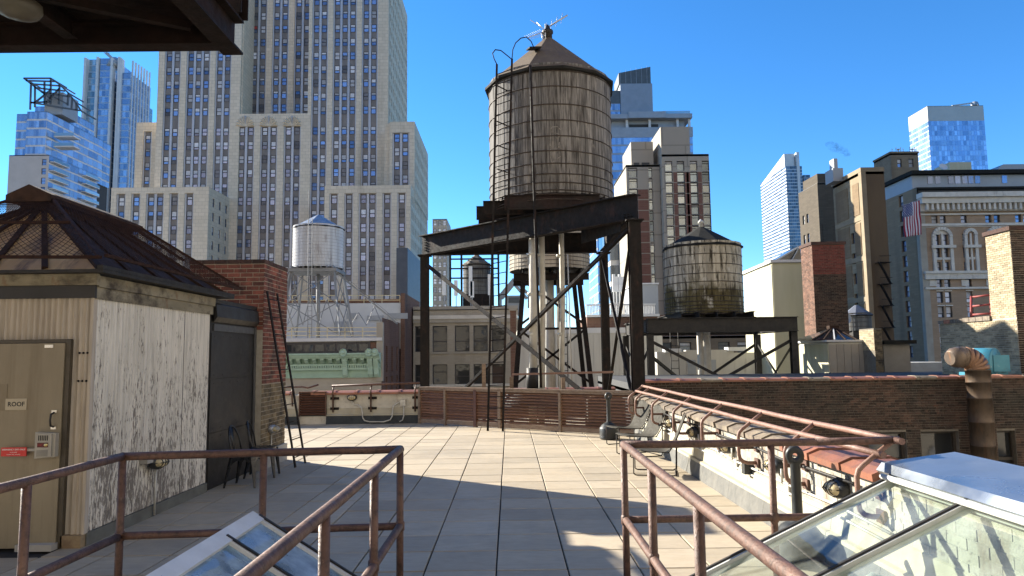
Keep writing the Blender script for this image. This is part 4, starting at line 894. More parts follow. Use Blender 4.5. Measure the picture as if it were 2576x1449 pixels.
b = MB(); b.beam(R0_+V((-.25, .3, 4.86)), R0_+V((-1.0, 2.0, 4.86)), .02, .35, (0, 0, 1)); b.build('knee_plate', M['black_steel'], wt)
for k in range(5):
    for s_ in (0, 1):
        d = (R0_-L0).normalized(); nn = V((d.y, -d.x, 0)); nn = nn if nn.y < 0 else -nn
        p = L0+d*(.02+.06*s_)+V((0, 0, 5.05+k*.08))+nn*.02
        b = MB(); b.obox(p, d*.012, nn*.018, V((0, 0, .012))); b.build('bolt', M['black_steel'], wt)
for k in range(5):
    d = (R0_-L0).normalized(); nn = V((d.y, -d.x, 0)); nn = nn if nn.y < 0 else -nn
    p = R0_-d*.25+d*.1*(k % 3)+V((0, 0, 5.0+.06*(k//3)))+nn*.02; b = MB(); b.obox(p, d*.014, nn*.03, V((0, 0, .014))); b.build('bolt', M['black_steel'], wt)
# risers
for (x, ya, yb, Y, w, lab) in ((1339, 600, 975, 18.6, .112, 0), (1361, 596, 980, 18.75, .085, 1), (1411, 585, 985, 18.9, .070, 2)):
    a_, b_ = at(x+1, ya, Y), at(x, yb, Y); c = MB(); c.tube([(a_.x, Y, 5.95), (a_.x, Y, 3.2), (b_.x, Y, .05)], w, 14); c.build('riser_pipe', M['pipewhite'], wt)
    for k in range(4):
        c = MB(); zz = 1.3+k*1.05; c.lathe((a_.x+(b_.x-a_.x)*.8, Y, zz), [(w+.002, 0), (w+.008, .01), (w+.008, .05), (w+.002, .06)], 14); c.build('pipe_band', M['conduit'], wt)
q = at(1339, 935, 18.5); c = MB(); c.lathe((q.x, 18.5, 0), [(.16, .95), (.15, 1.5)], 12, cap=True); c.build('riser_boot', M['dark_steel'], wt)
c = MB(); c.lathe((q.x-.05, 18.55, 0), [(.75, .55), (.62, .85), (.35, .96), (0, .98)], 14); c.build('riser_base', M['darkbase'], wt)
# ladder up to the roof, with looped grab rails
la, lb = az(1227, 1084, 0), az(1265, 1085, 0); ta, tb = at(1250, 162, 17.75), at(1288, 148, 17.72)
ld = thing('tower_ladder', 'tall rusty ladder from the deck up to the roof of the big tank', 'ladder', la)
for p, q in ((la, ta), (lb, tb)):
    c = MB(); c.beam(p, q, .055, .03, (0, 1, 0)); c.build('stile', M['black_steel'], ld)
n = 34
for k in range(1, n):
    c = MB(); c.tube([la.lerp(ta, k/n), lb.lerp(tb, k/n)], .012, 5); c.build('rung', M['black_steel'], ld)
for pts in ([(1250, 162), (1243, 148), (1239, 134), (1246, 125), (1260, 127), (1280, 143), (1287, 149)], [(1288, 148), (1290, 125), (1297, 108), (1310, 96), (1324, 93), (1336, 104), (1344, 122)]):
    c = MB(); c.tube([at(x, y, 17.72+.008*max(0, x-1290)) for x, y in pts], .014, 6); c.build('grab_loop', M['black_steel'], ld)
for y in (215, 305, 365, 425):
    c = MB(); p = at(1250, y, 17.72); c.beam(p, p+V((.35, .55, .02)), .03, .02); c.build('standoff', M['black_steel'], ld)
c = MB(); c.tube([at(1334, 165, 17.4), at(1338, 300, 17.42), at(1345, 520, 17.4), at(1351, 700, 17.45), at(1361, 975, 17.5)], .032, 8); tag(c.build('overflow_pipe', M['black_steel']), 'long dark overflow pipe down the front of the big tank', 'pipe')

# ---------------- the one right behind it
W2 = V((1.92, 33, 0)); w2 = thing('water_tower', 'pale streaked wooden tank seen through the frame below the big tank', 'water tower', W2)
tank(w2, W2, 1.86, 5.72, 9.3, 70, M['staves_pale'], [5.85+.18*k for k in range(4)]+[6.8, 7.1, 7.6, 8.1, 8.7], .1, 10.6, M['blackroof'], 12, 60, .014)
for sx in (-1, 1):
    for sy in (-1, 1):
        b = MB(); b.ibeam(W2+V((sx*1.75, sy*1.6, -.5)), W2+V((sx*1.25, sy*1.2, 5.2)), .2, .2, .02, (0, 1, 0)); b.build('leg', M['black_steel'], w2)
for s_ in (-1.2, 1.2):
    b = MB(); b.ibeam(W2+V((-1.7, s_, 5.34)), W2+V((1.7, s_, 5.34)), .2, .3, .02); b.build('beam', M['black_steel'], w2)
for k in range(5):
    b = MB(); b.ibeam(W2+V((-1.3+.65*k, -1.6, 5.59)), W2+V((-1.3+.65*k, 1.6, 5.59)), .14, .2, .015); b.build('grillage_beam', M['black_steel'], w2)
for za, zb in ((5.1, 3.1), (3.1, 5.1), (2.9, .5), (.5, 2.9)):
    f_ = lambda z: 1.75-.5*(z+.5)/6.1
    b = MB(); b.angle(W2+V((-f_(za), -1.4, za)), W2+V((f_(zb), -1.4, zb)), .09); b.build('brace', M['black_steel'], w2)
b = MB(); b.beam(W2+V((-1.5, -1.4, 3.0)), W2+V((1.5, -1.4, 3.0)), .1, .1); b.build('brace', M['black_steel'], w2)
for x, r_ in ((-.05, .24), (.42, .12)):
    b = MB(); b.tube([W2+V((x, 0, -.5)), W2+V((x, 0, 6.1))], r_, 14); b.build('riser_pipe', M['pipewhite'], w2)
for x in (.62, .95):
    b = MB(); b.tube([W2+V((x-.35, -1.95, -.5)), W2+V((x-.35, -1.95, 6.6))], .02, 5); b.build('ladder_stile', M['dark_steel'], w2)
for k in range(18):
    b = MB(); b.tube([W2+V((.27, -1.95, -.3+k*.36)), W2+V((.60, -1.95, -.3+k*.36))], .015, 5); b.build('ladder_rung', M['dark_steel'], w2)
b = MB(); p0 = at(935, 0, 31) if False else at(1428, 640, 31); p1 = at(1438, 960, 31); b.tube([p0, p1], .03, 6); tag(b.build('vent_mast', M['pipewhite']), 'thin pale mast beside the pipes under the big tank', 'mast')

# ---------------- the mossy one on its black table frame
W3 = V((8.60, 31.2, 0)); w3 = thing('water_tower', 'mossy green streaked wooden tank with black cone roof, above the brown brick wall', 'water tower', W3)
hz = [zat(1770, y, 29.5) for y in (637, 662, 686, 707, 727, 744, 757, 767, 775, 782, 789)]
tank(w3, W3, 1.655, 3.52, 6.58, 70, M['staves_moss'], hz, .07, 7.42, M['blackroof'], 12, 80, .016)
b = MB(); b.lathe((W3.x, W3.y, 0), [(.09, 7.36), (.09, 7.6), (.14, 7.62), (.10, 7.70), (.02, 7.78)], 10, cap=True); b.build('roof_vent', M['white_metal'], w3)
ZB, ZH = 3.28, .60; fx0, fx1, fy0, fy1 = 5.80, 11.72, 29.3, 33.6
for x, y in ((fx0, fy0), (fx1, fy0), (fx0-.3, fy1), (fx1, fy1)):
    b = MB(); b.ibeam((x, y, -.6), (x, y, ZB-(0 if y == fy0 else ZH)), .26, .26, .02, (0, 1, 0)); b.build('leg', M['dark_steel'], w3)
for a_, b_ in (((fx0-.13, fy0-.16), (fx1+.13, fy0-.16)), ((fx0-.3, fy1), (fx1, fy1))):
    b = MB(); b.ibeam((*a_, ZB-ZH/2), (*b_, ZB-ZH/2), .24, ZH, .025); b.build('beam', M['dark_steel'], w3)
for x in (fx0-.12, fx1):
    b = MB(); b.ibeam((x, fy0+.14, ZB-ZH/2-.02), (x-.15, fy1-.14, ZB-ZH/2-.02), .24, ZH-.06, .025); b.build('beam', M['dark_steel'], w3)
for k in range(5):
    x = W3.x-1.5+k*.75; b = MB(); b.ibeam((x, fy0-.1, ZB+.13), (x, fy1, ZB+.13), .18, .25, .02); b.build('grillage_beam', M['dark_steel'], w3)
for (xa, ya, za, xb, yb, zb) in ((fx0, fy0, 2.3, fx1-.9, fy0, -.4), (fx1, fy0, 2.3, fx0+.9, fy0, -.4), (fx0, fy0+.1, 1.7, fx0+3.2, fy1, -.3), (fx1, fy1, 2.2, fx1-3.4, fy1, 0), (fx1, fy0, 2.2, fx1, fy1, -.3), (fx1, fy1, 2.2, fx1, fy0, -.3), (fx0, fy0, 2.2, fx0-.3, fy1, -.3), (fx0-.3, fy1, 2.2, fx0, fy0, -.3)):
    b = MB(); b.angle((xa, ya, za), (xb, yb, zb), .10, .014); b.build('brace', M['dark_steel'], w3)
for x, r_ in ((W3.x-.22, .15), (W3.x+.02, .20)):
    b = MB(); b.tube([(x, W3.y, -.6), (x, W3.y, 3.6)], r_, 14); b.build('riser_pipe', M['pipewhite'], w3)
for x in (W3.x-1.35, W3.x-1.0): b = MB(); b.tube([(x, 32, -.5), (x, 32, 3.0)], .018, 5); b.build('ladder_stile', M['dark_steel'], w3)
for k in range(9): b = MB(); b.tube([(W3.x-1.35, 32, -.2+k*.34), (W3.x-1.0, 32, -.2+k*.34)], .013, 5); b.build('ladder_rung', M['dark_steel'], w3)
M['greypanel_'] = mk('dull_silver_paint', (.24, .25, .26), (.18, .19, .20), 1, rough=.7, spec=.2)
# ---------------- silver one on lattice legs, left
W4 = at(800, 680, 52); W4.z = 0; w4 = thing('water_tower', 'silver painted tank with zinc cone roof on white lattice legs at left', 'water tower', W4)
zb_, zt_ = zat(800, 676, 52), zat(800, 572, 52)
tank(w4, W4, 1.80, zb_, zt_, 56, M['staves_white'], [zb_+.1+k*(zt_-zb_)/13 for k in range(13)], .05, zat(800, 541, 52), M['zincroof'], 10, 50, .009, bottom=M['white_metal'], hoop_m=mk('silver_hoop', (.30, .29, .28), (.20, .17, .15), 3, rough=.6))
b = MB(); b.box(W4.x-1.9, W4.x+1.7, W4.y-1.5, W4.y+1.5, zb_-.35, zb_-.12); b.build('grillage', M['greypanel_'], w4)
for k in range(8): b = MB(); b.box(W4.x-1.5+k*.42, W4.x-1.42+k*.42, W4.y-1.7, W4.y+1.7, zb_-.118, zb_+.03); b.build('joist', M['greypanel_'], w4)
zr = 3.4
feet = {}
for sx in (-1, 1):
    for sy in (-1, 1):
        t_ = W4+V((sx*1.5, sy*1.3, zb_-.36)); f_ = W4+V((sx*2.1, sy*1.9, zr)); feet[(sx, sy)] = (t_, f_)
        b = MB(); b.angle(t_, f_, .16, .02); b.build('leg', M['greypanel_'], w4)
for (k0_, k1_) in (((-1, -1), (1, -1)), ((1, -1), (1, 1)), ((-1, -1), (-1, 1))):
    (t0, f0), (t1, f1) = feet[k0_], feet[k1_]
    for i in range(2):
        for (s0_, s1_) in ((i/2, (i+1)/2), ((i+1)/2, i/2)):
            b = MB(); b.beam(t0.lerp(f0, s0_), t1.lerp(f1, s1_), .06, .06); b.build('brace', M['greypanel_'], w4)
    b = MB(); b.beam(t0.lerp(f0, .5), t1.lerp(f1, .5), .07, .07); b.build('brace', M['greypanel_'], w4)
# sloping covered walkway truss to the right and the long trusses to the left
ta_, tb_ = at(850, 688, 52), at(1000, 815, 53)
b = MB(); b.beam(ta_, tb_, .35, .10); b.build('stair_stringer', M['greypanel_'], w4)
b = MB(); b.beam(ta_+V((0, 0, .22)), tb_+V((0, 0, .22)), .03, .03); b.build('stair_handrail', M['greypanel_'], w4)
for k in range(6):
    x = 722+k*40; b = MB(); b.beam(at(x, 818, 51.5), at(x+20, 752-16*(k % 2)+(34 if k > 3 else 0), 52), .045, .045); b.build('lattice_bar', M['greypanel_'], w4)
    b = MB(); b.beam(at(x+40, 818, 51.5), at(x+20, 752-16*(k % 2)+(34 if k > 3 else 0), 52), .045, .045); b.build('lattice_bar', M['greypanel_'], w4)
for x in (776, 786):
    b = MB(); b.tube([at(x, 550, 50), at(x-2, 850, 50)], .025, 5); b.build('ladder_stile', M['greypanel_'], w4)
for k in range(26):
    b = MB(); b.tube([at(776-.05*k, 556+k*11.3, 50), at(786-.05*k, 556+k*11.3, 50)], .018, 4); b.build('ladder_rung', M['greypanel_'], w4)
b = MB(); b.tube([at(801, 690, 52), at(800, 850, 52)], .14, 10); b.build('riser_pipe', M['greypanel_'], w4)
b = MB(); b.tube([at(776, 478, 50.5), at(777, 560, 50.5)], .012, 5); b.build('mast', M['greypanel_'], w4)
# ================================================================== city helpers
ZG = -46.0
M['limestone'] = blocky('limestone_blocks', (.60, .515, .385), (.68, .585, .445), (.45, .385, .29), 1.5, .9, .035, soot=(.20, .165, .12), lo=.58, hi=.8)
M['spandrel'] = mk('dark_metal_spandrel', (.165, .148, .13), (.23, .205, .18), .8, (1, 1, .25), rough=.6, metal=.2)
M['mullion'] = mk('steel_mullion', (.50, .50, .50), (.41, .41, .42), .6, (1, 1, .1), rough=.45, metal=.3)
M['winframe'] = mk('dark_window_frame', (.045, .042, .045), rough=.5)
M['winblue'] = glassy('sky_window', (.20, .26, .40), .07, .45, .4, .012, (.30, .37, .52))  # blue base colour stands in for reflected sky
M['winblind'] = mk('pale_blind', (.55, .55, .55), (.42, .43, .45), 2, rough=.6, rnd=.42)
M['winred'] = mk('red_sash_board', (.30, .035, .03), rough=.6)
M['curtain'] = glassy('blue_curtain_glass', (.22, .32, .48), .06, .5, .22, .02, (.36, .47, .62))
M['curtain_teal'] = glassy('teal_curtain_glass', (.24, .34, .38), .06, .5, .3, .02, (.40, .50, .54))
M['curtain_dk'] = glassy('dark_curtain_glass', (.075, .095, .12), .06, .25, .4, .02, (.14, .17, .21))
M['whiteframe'] = mk('pale_cladding', (.58, .58, .57), (.50, .50, .50), .3, rough=.6)
M['greypanel'] = mk('grey_metal_panel', (.30, .32, .34), (.26, .28, .30), .4, rough=.5, metal=.2)
M['louvre'] = mk('dark_grey_louvre', (.07, .08, .085), (.09, .10, .105), .6, rough=.5, metal=.2)
M['citycore'] = mk('building_core', (.05, .05, .05), rough=.8)
M['conc_tower'] = blocky('cast_concrete', (.315, .29, .245), (.35, .325, .275), (.24, .22, .185), 6, 2.9, .10, soot=(.2, .18, .15), lo=.6, hi=.85)
M['brickred_far'] = blocky('far_red_brick', (.165, .082, .062), (.195, .098, .075), (.18, .11, .085), .8, .3, .03)
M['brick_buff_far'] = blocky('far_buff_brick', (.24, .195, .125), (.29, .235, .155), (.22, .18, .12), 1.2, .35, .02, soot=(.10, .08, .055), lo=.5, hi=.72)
M['brick_dark_far'] = blocky('far_dark_brick', (.185, .145, .098), (.215, .17, .115), (.175, .14, .098), 1.2, .35, .02, soot=(.06, .05, .042), lo=.5, hi=.72)
M['brick_brown_far'] = blocky('far_brown_brick', (.33, .235, .155), (.38, .27, .18), (.32, .235, .16), .9, .3, .02, soot=(.10, .07, .05), lo=.55, hi=.75)
M['whitestone'] = mk('white_terracotta_trim', (.64, .60, .52), (.52, .485, .42), .9, rough=.7, dirt=[((.25, .21, .16), 1.2, (1, 1, .4), .58, .75, .6)])
M['verdigris'] = mk('verdigris_copper', (.36, .50, .405), (.29, .42, .335), 1.4, rough=.7, dirt=[((.10, .15, .11), 2, (1, 1, .3), .6, .75, .7)])
M['buffstone'] = mk('buff_stone', (.36, .33, .27), (.30, .27, .22), .8, rough=.8)
M['creamrail'] = mk('cream_painted_pipe', (.58, .50, .30), rough=.5)
M['shed_cream'] = mk('cream_board_cladding', (.46, .44, .31), (.40, .38, .26), 1.2, (1, 1, .15), rough=.7, rnd=.05, dirt=[((.2, .18, .11), 2.5, (1, 1, .1), .62, .76, .5)])
M['shed_white'] = mk('dirty_white_boards', (.50, .48, .42), (.42, .40, .35), 1.2, (1, 1, .15), rough=.75, rnd=.06, dirt=[((.14, .12, .09), 3, (1, 1, .15), .6, .75, .6)])
M['beigebrick'] = blocky('beige_brick', (.33, .29, .225), (.37, .33, .26), (.31, .275, .215), .42, .15, .012, soot=(.18, .15, .11), lo=.6, hi=.8)
M['sidebrick'] = blocky('dark_red_side_brick', (.14, .078, .056), (.175, .098, .07), (.17, .115, .088), .42, .15, .014, soot=(.05, .035, .03), lo=.5, hi=.72)
M['whitewall'] = mk('white_penthouse_wall', (.52, .53, .53), (.45, .46, .46), .5, rough=.8)
M['solar'] = mk('dark_solar_panel', (.02, .025, .035), rough=.2, metal=.3)

def sash(up, lo, fx=.09, fz=.045, mid=.5, mr=.035, d=.10):
    """double hung window, unit size: frame with two recessed panes; up / lo = material of each pane"""
    mb = MB(); xs = [0, fx, 1-fx, 1]; zs = [0, fz, mid-mr, mid+mr, 1-fz, 1]
    vs_ = [V((x, 0, z)) for z in zs for x in xs]; fs = []; ms = []
    for r_ in range(5):
        for c_ in range(3):
            q = (r_*4+c_, r_*4+c_+1, r_*4+c_+5, r_*4+c_+4)
            if c_ == 1 and r_ in (1, 3):
                o = len(vs_); vs_ += [vs_[i]+V((0, -d, 0)) for i in q]
                fs += [(q[k], q[(k+1) % 4], o+(k+1) % 4, o+k) for k in range(4)] + [(o, o+1, o+2, o+3)]; ms += [0]*4 + [lo if r_ == 1 else up]
            else: fs.append(q); ms.append(0)
    mb.add(vs_, fs); mb.m = ms; return mb
SASH = [sash(1, 1), sash(2, 1), sash(2, 1, mid=.36), sash(2, 2), sash(3, 1), sash(2, 1, mid=.68), sash(1, 4), sash(4, 4)]
M['windim'] = mk('dim_room', (.10, .10, .11), (.17, .16, .15), 1.5, rough=.3, rnd=.5)
WM = [M['winframe'], M['winblue'], M['winblind'], M['winred'], M['windim']]
SINGLE = [sash(1, 1, .06, .04, .75, .02), sash(2, 1, .06, .04, .75, .02)]
def pick(w):
    r_ = random.random()*sum(w); a = 0
    for i, x in enumerate(w):
        a += x
        if r_ <= a: return i
    return len(w)-1
def facade(parent, O, u, n, W, H, cols, rows, wallmat, wins=SASH, wmats=WM, weights=(5, 3, 2, 1, .05), reveal=.22, limit=80, name='window', skip=(), wall_name='wall'):
    O, u, n = V(O), V(u), V(n); mb = MB(); P = lambda a, z, d=0: O+u*a+V((0, 0, z))-n*d
    cols = sorted(cols); rows = sorted(rows); its = []
    edges = [0]+[e_ for c_ in cols for e_ in c_]+[W]
    for i in range(0, len(edges), 2):
        if edges[i+1]-edges[i] > .001: mb.quad(P(edges[i], 0), P(edges[i+1], 0), P(edges[i+1], H), P(edges[i], H))
    for ci, (a, b) in enumerate(cols):
        open_rows = [(c_, d_) for ri, (c_, d_) in enumerate(rows) if (ci, ri) not in skip and d_ < H and c_ > 0]
        e2 = [0]+[e_ for r_ in open_rows for e_ in r_]+[H]
        for i in range(0, len(e2), 2): mb.quad(P(a, e2[i]), P(b, e2[i]), P(b, e2[i+1]), P(a, e2[i+1]))
        for (c_, d_) in open_rows:
            mb.quad(P(a, c_), P(a, d_), P(a, d_, reveal), P(a, c_, reveal)); mb.quad(P(b, d_), P(b, c_), P(b, c_, reveal), P(b, d_, reveal))
            mb.quad(P(b, c_), P(a, c_), P(a, c_, reveal), P(b, c_, reveal)); mb.quad(P(a, d_), P(b, d_), P(b, d_, reveal), P(a, d_, reveal))
            its.append((pick(weights[:len(wins)]), frame(P(a, c_, reveal-.02), u, n, b-a, 1, d_-c_)))
    mb.build(wall_name, wallmat, parent)
    if its: pieces(parent, name, wins, its, wmats, limit)
def core(parent, x0, x1, y0, y1, z1, roofmat=None, z0=ZG, inset=.4, mat=None, cap=True):
    c = MB(); c.box(x0+inset, x1-inset, y0+inset, y1-inset, z0, z1-.3); c.build('core', mat or M['citycore'], parent)
    if cap: c = MB(); c.box(x0, x1, y0, y1, z1-.28, z1+.02); c.build('roof', roofmat or M['greypanel'], parent)
def plain(parent, O, u, n, W, H, mat, nm='wall'):
    O, u = V(O), V(u); c = MB(); c.quad(O, O+u*W, O+u*W+V((0, 0, H)), O+V((0, 0, H))); return c.build(nm, mat, parent)
def gridcols(W, k, w, m0=None): 
    p = W/k; return [(p*(i+.5)-w/2, p*(i+.5)+w/2) for i in range(k)]
def floors(H, p, h, off=0.8): 
    o = []; z = H-p+off
    while z > 0: o.append((z, z+h)); z -= p
    return o
def rows_px(ys, x, Y, h, zb):
    o = []
    for y in ys: z = at(x, y, Y).z-zb; o.append((z-h/2, z+h/2))
    return o
def curtain(parent, O, u, n, W, H, nx, pitch, glass, slab, band=.30, jx=.06, limit=120, proud=.06, mull=.25, zmin=None):
    """glass wall: slab plane, then a pane for each bay and floor"""
    O, u, n = V(O), V(u), V(n); plain(parent, O, u, n, W, H, slab, 'slab_face'); its = []; nz = int(H/pitch)+1; pw = W/nx
    for k in range(nz):
        z1 = H-k*pitch-.15; z0 = max(0, z1-pitch*(1-band))
        if z1-z0 < .5 or (zmin is not None and O.z+z1 < zmin): break
        for i in range(nx):
            its.append((0, frame(O+u*(i*pw+jx*pw/2)+V((0, 0, z0)), u, n, pw*(1-jx), proud+random.uniform(0, .03), z1-z0)))
    pieces(parent, 'glass_pane', [UNIT], its, glass, limit)
X = lambda x, Y, y=500: at(x, y, Y).x
Zz = lambda x, y, Y: at(x, y, Y).z

# ================================================================== the limestone skyscraper
YA = 185.0
esb = thing('limestone_skyscraper', 'huge grey limestone art deco skyscraper with stepped wings filling the left half', 'skyscraper', (X(680, YA), YA+15, ZG))
WW = 1.42
ALLW = []; SPAN = []
def bay_front(x0, x1, ztop, Y, groups, rows, cap=0.0, zbot=-30, ref=400, pier_d=1.0, fan=False):
    """limestone piers with recessed window strips between them"""
    X0, X1 = X(x0, Y, ref), X(x1, Y, ref); e_ = X0; wins = []
    strips = []
    for g_ in groups:
        cs = [X(v, Y, ref) for v in g_]; a, b = cs[0]-WW/2-.42, cs[-1]+WW/2+.42; strips.append((a, b, cs))
    for a, b, cs in strips+[(X1, X1, None)]:
        if a-e_ > .05: c = MB(); c.box(e_, a, Y, Y+pier_d, zbot, ztop); c.build('pier', M['limestone'], esb)
        e_ = b
    for a, b, cs in strips:
        zt = ztop-cap
        c = MB(); c.box(a+.002, b-.002, Y+.55, Y+pier_d-.01, zbot, zt); c.build('spandrel_strip', M['spandrel'], esb)
        if cap: c = MB(); c.box(a+.001, b-.001, Y+.003, Y+pier_d-.003, zt+.001, ztop-.002); c.build('lintel_block', M['limestone'], esb)
        ms = [a+.17, b-.17]+[(p+q)/2 for p, q in zip(cs, cs[1:])]
        for mx in ms:
            w = .16 if mx in (a+.17, b-.17) else .30
            c = MB(); c.box(mx-w, mx+w, Y+.30, Y+.549, zbot, zt-.01); c.build('mullion', M['mullion'], esb)
        for cx in cs:
            for (r0, r1) in rows:
                if r1 < zt-.2 and r0 > zbot: ALLW.append((pick((4, 4, 3, 1.6, .06, 2.5, 1.5, 1.2)), frame((cx-WW/2+.02, Y+.40, r0), (1, 0, 0), (0, -1, 0), WW-.04, 1, r1-r0)))
def rws(ys, Y, ref=700, h=2.12): return [(Zz(ref, y, Y)-h/2, Zz(ref, y, Y)+h/2) for y in ys]
up_rows = [278-34.4*k for k in range(11)]; low_rows = [329+35.2*k for k in range(13)]
RA = rws(up_rows+low_rows, YA)
ZTOP = Zz(680, -110, YA)
bay_front(390, 600, ZTOP, YA, [(416, 436), (472, 491, 511), (546, 565)], RA)
bay_front(772, 976, ZTOP, YA, [(791, 810.5), (844.6, 864, 884), (918.5, 938)], RA)
zc = Zz(680, 286, YA)
bay_front(600, 772, zc, YA, [(606, 628), (664, 686), (723.5, 745)], RA, cap=zc-Zz(680, 317, YA))
YR = 193.0
bay_front(612, 788, ZTOP, YR, [(633, 654), (689, 710), (745, 766)], rws([270-33*k for k in range(11)], YR), zbot=zc-2)
c = MB(); c.box(X(600, YA)-.5, X(600, YA)-.002, YA+1.0, YR+1, zc, ZTOP); c.build('recess_cheek', M['limestone'], esb)
c = MB(); c.box(X(600, YA), X(772, YA), YA+1, YR+1, zc-1, zc-.05); c.build('ledge', M['limestone'], esb)
# shell fans over the three centre bays
for cx in (617, 675.5, 734.5):
    q = at(cx, 317, YA); 
    for k in range(-4, 5):
        a = k*.36; L = 2.75-.10*abs(k); fm = MB(); d = V((math.sin(a), 0, math.cos(a))); s_ = V((d.z, 0, -d.x)); p0 = V((q.x, YA-.02, q.z))
        fm.add([p0+d*.45-s_*.08, p0+d*.45+s_*.08, p0+d*L+s_*.34, p0+d*(L+.12), p0+d*L-s_*.34, p0+d*L*.9+V((0, -.55, 0))], [(0, 1, 5), (1, 2, 5), (2, 3, 5), (3, 4, 5), (4, 0, 5)]); fm.build('fan_petal', M['limestone'] if k else M['mullion'], esb)
# wings and shoulders
YW = 172.0; zw = Zz(900, 467, YW)
RW = rws([500+36.2*k for k in range(12)], YW, 900, 2.15)
bay_front(275, 522, Zz(400, 471, YW), YW, [(300,), (337.5,), (375, 397.5), (434,), (472.5,)], RW, cap=1.5, ref=600)
bay_front(815, 1033, zw, YW, [(838.6,), (876.5,), (913, 935.4), (973,), (1010,)], RW, cap=1.9, ref=600)
YS = 178.0; zs_ = Zz(1010, 306, YS)
bay_front(980, 1043, zs_, YS, [(998, 1019)], rws([346+34.5*k for k in range(5)], YS, 1010), cap=2.9, zbot=zw-3)
YL = 190.0
bay_front(340, 392, Zz(365, 308, YL), YL, [(369,)], rws([349+34.5*k for k in range(5)], YL, 365), cap=2.5, zbot=Zz(365, 480, YL))
# bodies behind the fronts, and the right hand faces
def body(x0, x1, y0, y1, z1, z0=ZG): c = MB(); c.box(x0, x1, y0, y1, z0, z1); c.build('mass', M['limestone'], esb)
body(X(390, YA)+.01, X(600, YA)-.6, YA+1.01, 219.9, ZTOP); body(X(600, YA)-.55, X(788, YA), YR+1.01, 219.8, ZTOP-.1); body(X(790, YA), X(976, YA)-.35, YA+1.01, 220, ZTOP)
body(X(275, YW, 600), X(522, YW, 600)-.4, YW+1.01, 212, Zz(400, 471, YW)-.02); body(X(815, YW, 600)+.02, X(1033, YW, 600)-.42, YW+1.01, 212, zw-.02)
body(X(976, YA)+.05, X(1043, YS)-.40, YS+1.01, 208, zs_-.02, zw-4); body(X(345, YL), X(392, YL), YL+1.01, 210, Zz(365, 308, YL)-.02); body(X(522, YW, 600)+.01, X(815, YW, 600)-.01, YA+1.02, 211, zc-14)
def side(xw, y0, y1, z0, z1, k, rows, w=1.3):
    W = y1-y0; rr = [(a-z0, b-z0) for a, b in rows if a > z0+.5 and b < z1-1.5]
    facade(esb, (xw, y0, z0), (0, 1, 0), (1, 0, 0), W, z1-z0, gridcols(W, k, w), rr, M['limestone'], limit=0, name='side_window', wall_name='side_wall')
side(X(976, YA), YA+1, 220, -30, ZTOP, 12, RA); side(X(1033, YW, 600), YW+1, 208, -30, zw, 11, RW); side(X(1043, YS), YS+1, 208, zw-2, zs_, 10, rws([346+34.5*k for k in range(5)], YS, 1010)); side(X(522, YW, 600), YW+1, YA, -30, Zz(400, 471, YW), 3, RW)
pieces(esb, 'window', SASH, ALLW, WM, 300)
c = MB(); c.box(X(1033, YW, 600)+.02, X(1058, YW, 600), 150, 171, ZG, Zz(1045, 640, 160)); tag(c.build('service_tower', mk('blue_grey_cladding', (.075, .085, .10), (.055, .065, .08), .5, rough=.5)), 'narrow blue grey blank tower at the foot of the skyscraper', 'building')
# slim bits of building showing right of it
c = thing('apartment_block', 'distant grey green apartment block beside the skyscraper corner', 'building', (X(1105, 300), 300, ZG))
x0, x1, zt = X(1088, 300), X(1124, 300), Zz(1105, 551, 300); core(c, x0, x1, 300, 320, zt)
facade(c, (x0, 300, ZG), (1, 0, 0), (0, -1, 0), x1-x0, zt-ZG, gridcols(x1-x0, 3, 1.4), floors(zt-ZG, 3.6, 2.2), M['conc_tower'], limit=12); plain(c, (x1, 300, ZG), (0, 1, 0), (1, 0, 0), 20, zt-ZG, M['conc_tower'])

# ================================================================== left glass towers
M['paleframe'] = mk('pale_blue_frame', (.40, .46, .52), (.36, .42, .48), .3, rough=.4, metal=.3)
gt = thing('glass_tower', 'tall slim pale glass tower with vertical white fins, behind at far left', 'skyscraper', (X(270, 355), 362, ZG))
def gblock(p, x0, x1, ytop, Y0, Y1, nx, pitch, glass, slab, right=True, left=False, lim=60, band=.28, nright=4, zmin=None, roofm=None):
    a, b, zt = X(x0, Y0, ytop+60), X(x1, Y0, ytop+60), Zz((x0+x1)/2, ytop, Y0); core(p, a, b, Y0, Y1, zt, roofm)
    curtain(p, (a, Y0, ZG), (1, 0, 0), (0, -1, 0), b-a, zt-ZG, nx, pitch, glass, slab, band, limit=lim, zmin=zmin)
    if right: curtain(p, (b, Y0, ZG), (0, 1, 0), (1, 0, 0), Y1-Y0, zt-ZG, nright, pitch, glass, slab, band, limit=lim//2, zmin=zmin)
    if left: curtain(p, (a, Y1, ZG), (0, -1, 0), (-1, 0, 0), Y1-Y0, zt-ZG, nright, pitch, glass, slab, band, limit=lim//2, zmin=zmin)
    return a, b, zt
gblock(gt, 216, 246, 150, 355, 373, 4, 3.4, M['curtain_teal'], M['paleframe'], lim=80, zmin=15, band=.16)
gblock(gt, 250, 282, 147, 353.5, 373, 4, 3.4, M['curtain'], M['paleframe'], lim=80, zmin=15, band=.16)
gblock(gt, 284, 300, 190, 364, 375, 2, 3.4, M['curtain_dk'], M['louvre'], lim=30, zmin=15, band=.16)
gblock(gt, 302, 326, 184, 353.5, 374, 3, 3.4, M['curtain'], M['paleframe'], lim=100, zmin=15, nright=6, band=.16)
gblock(gt, 204, 216, 240, 354.5, 372, 2, 3.4, M['curtain_teal'], M['paleframe'], lim=40, zmin=15, band=.16)
gblock(gt, 327, 334, 244, 366, 386, 1, 3.4, M['curtain_teal'], M['paleframe'], lim=30, zmin=15, band=.16)
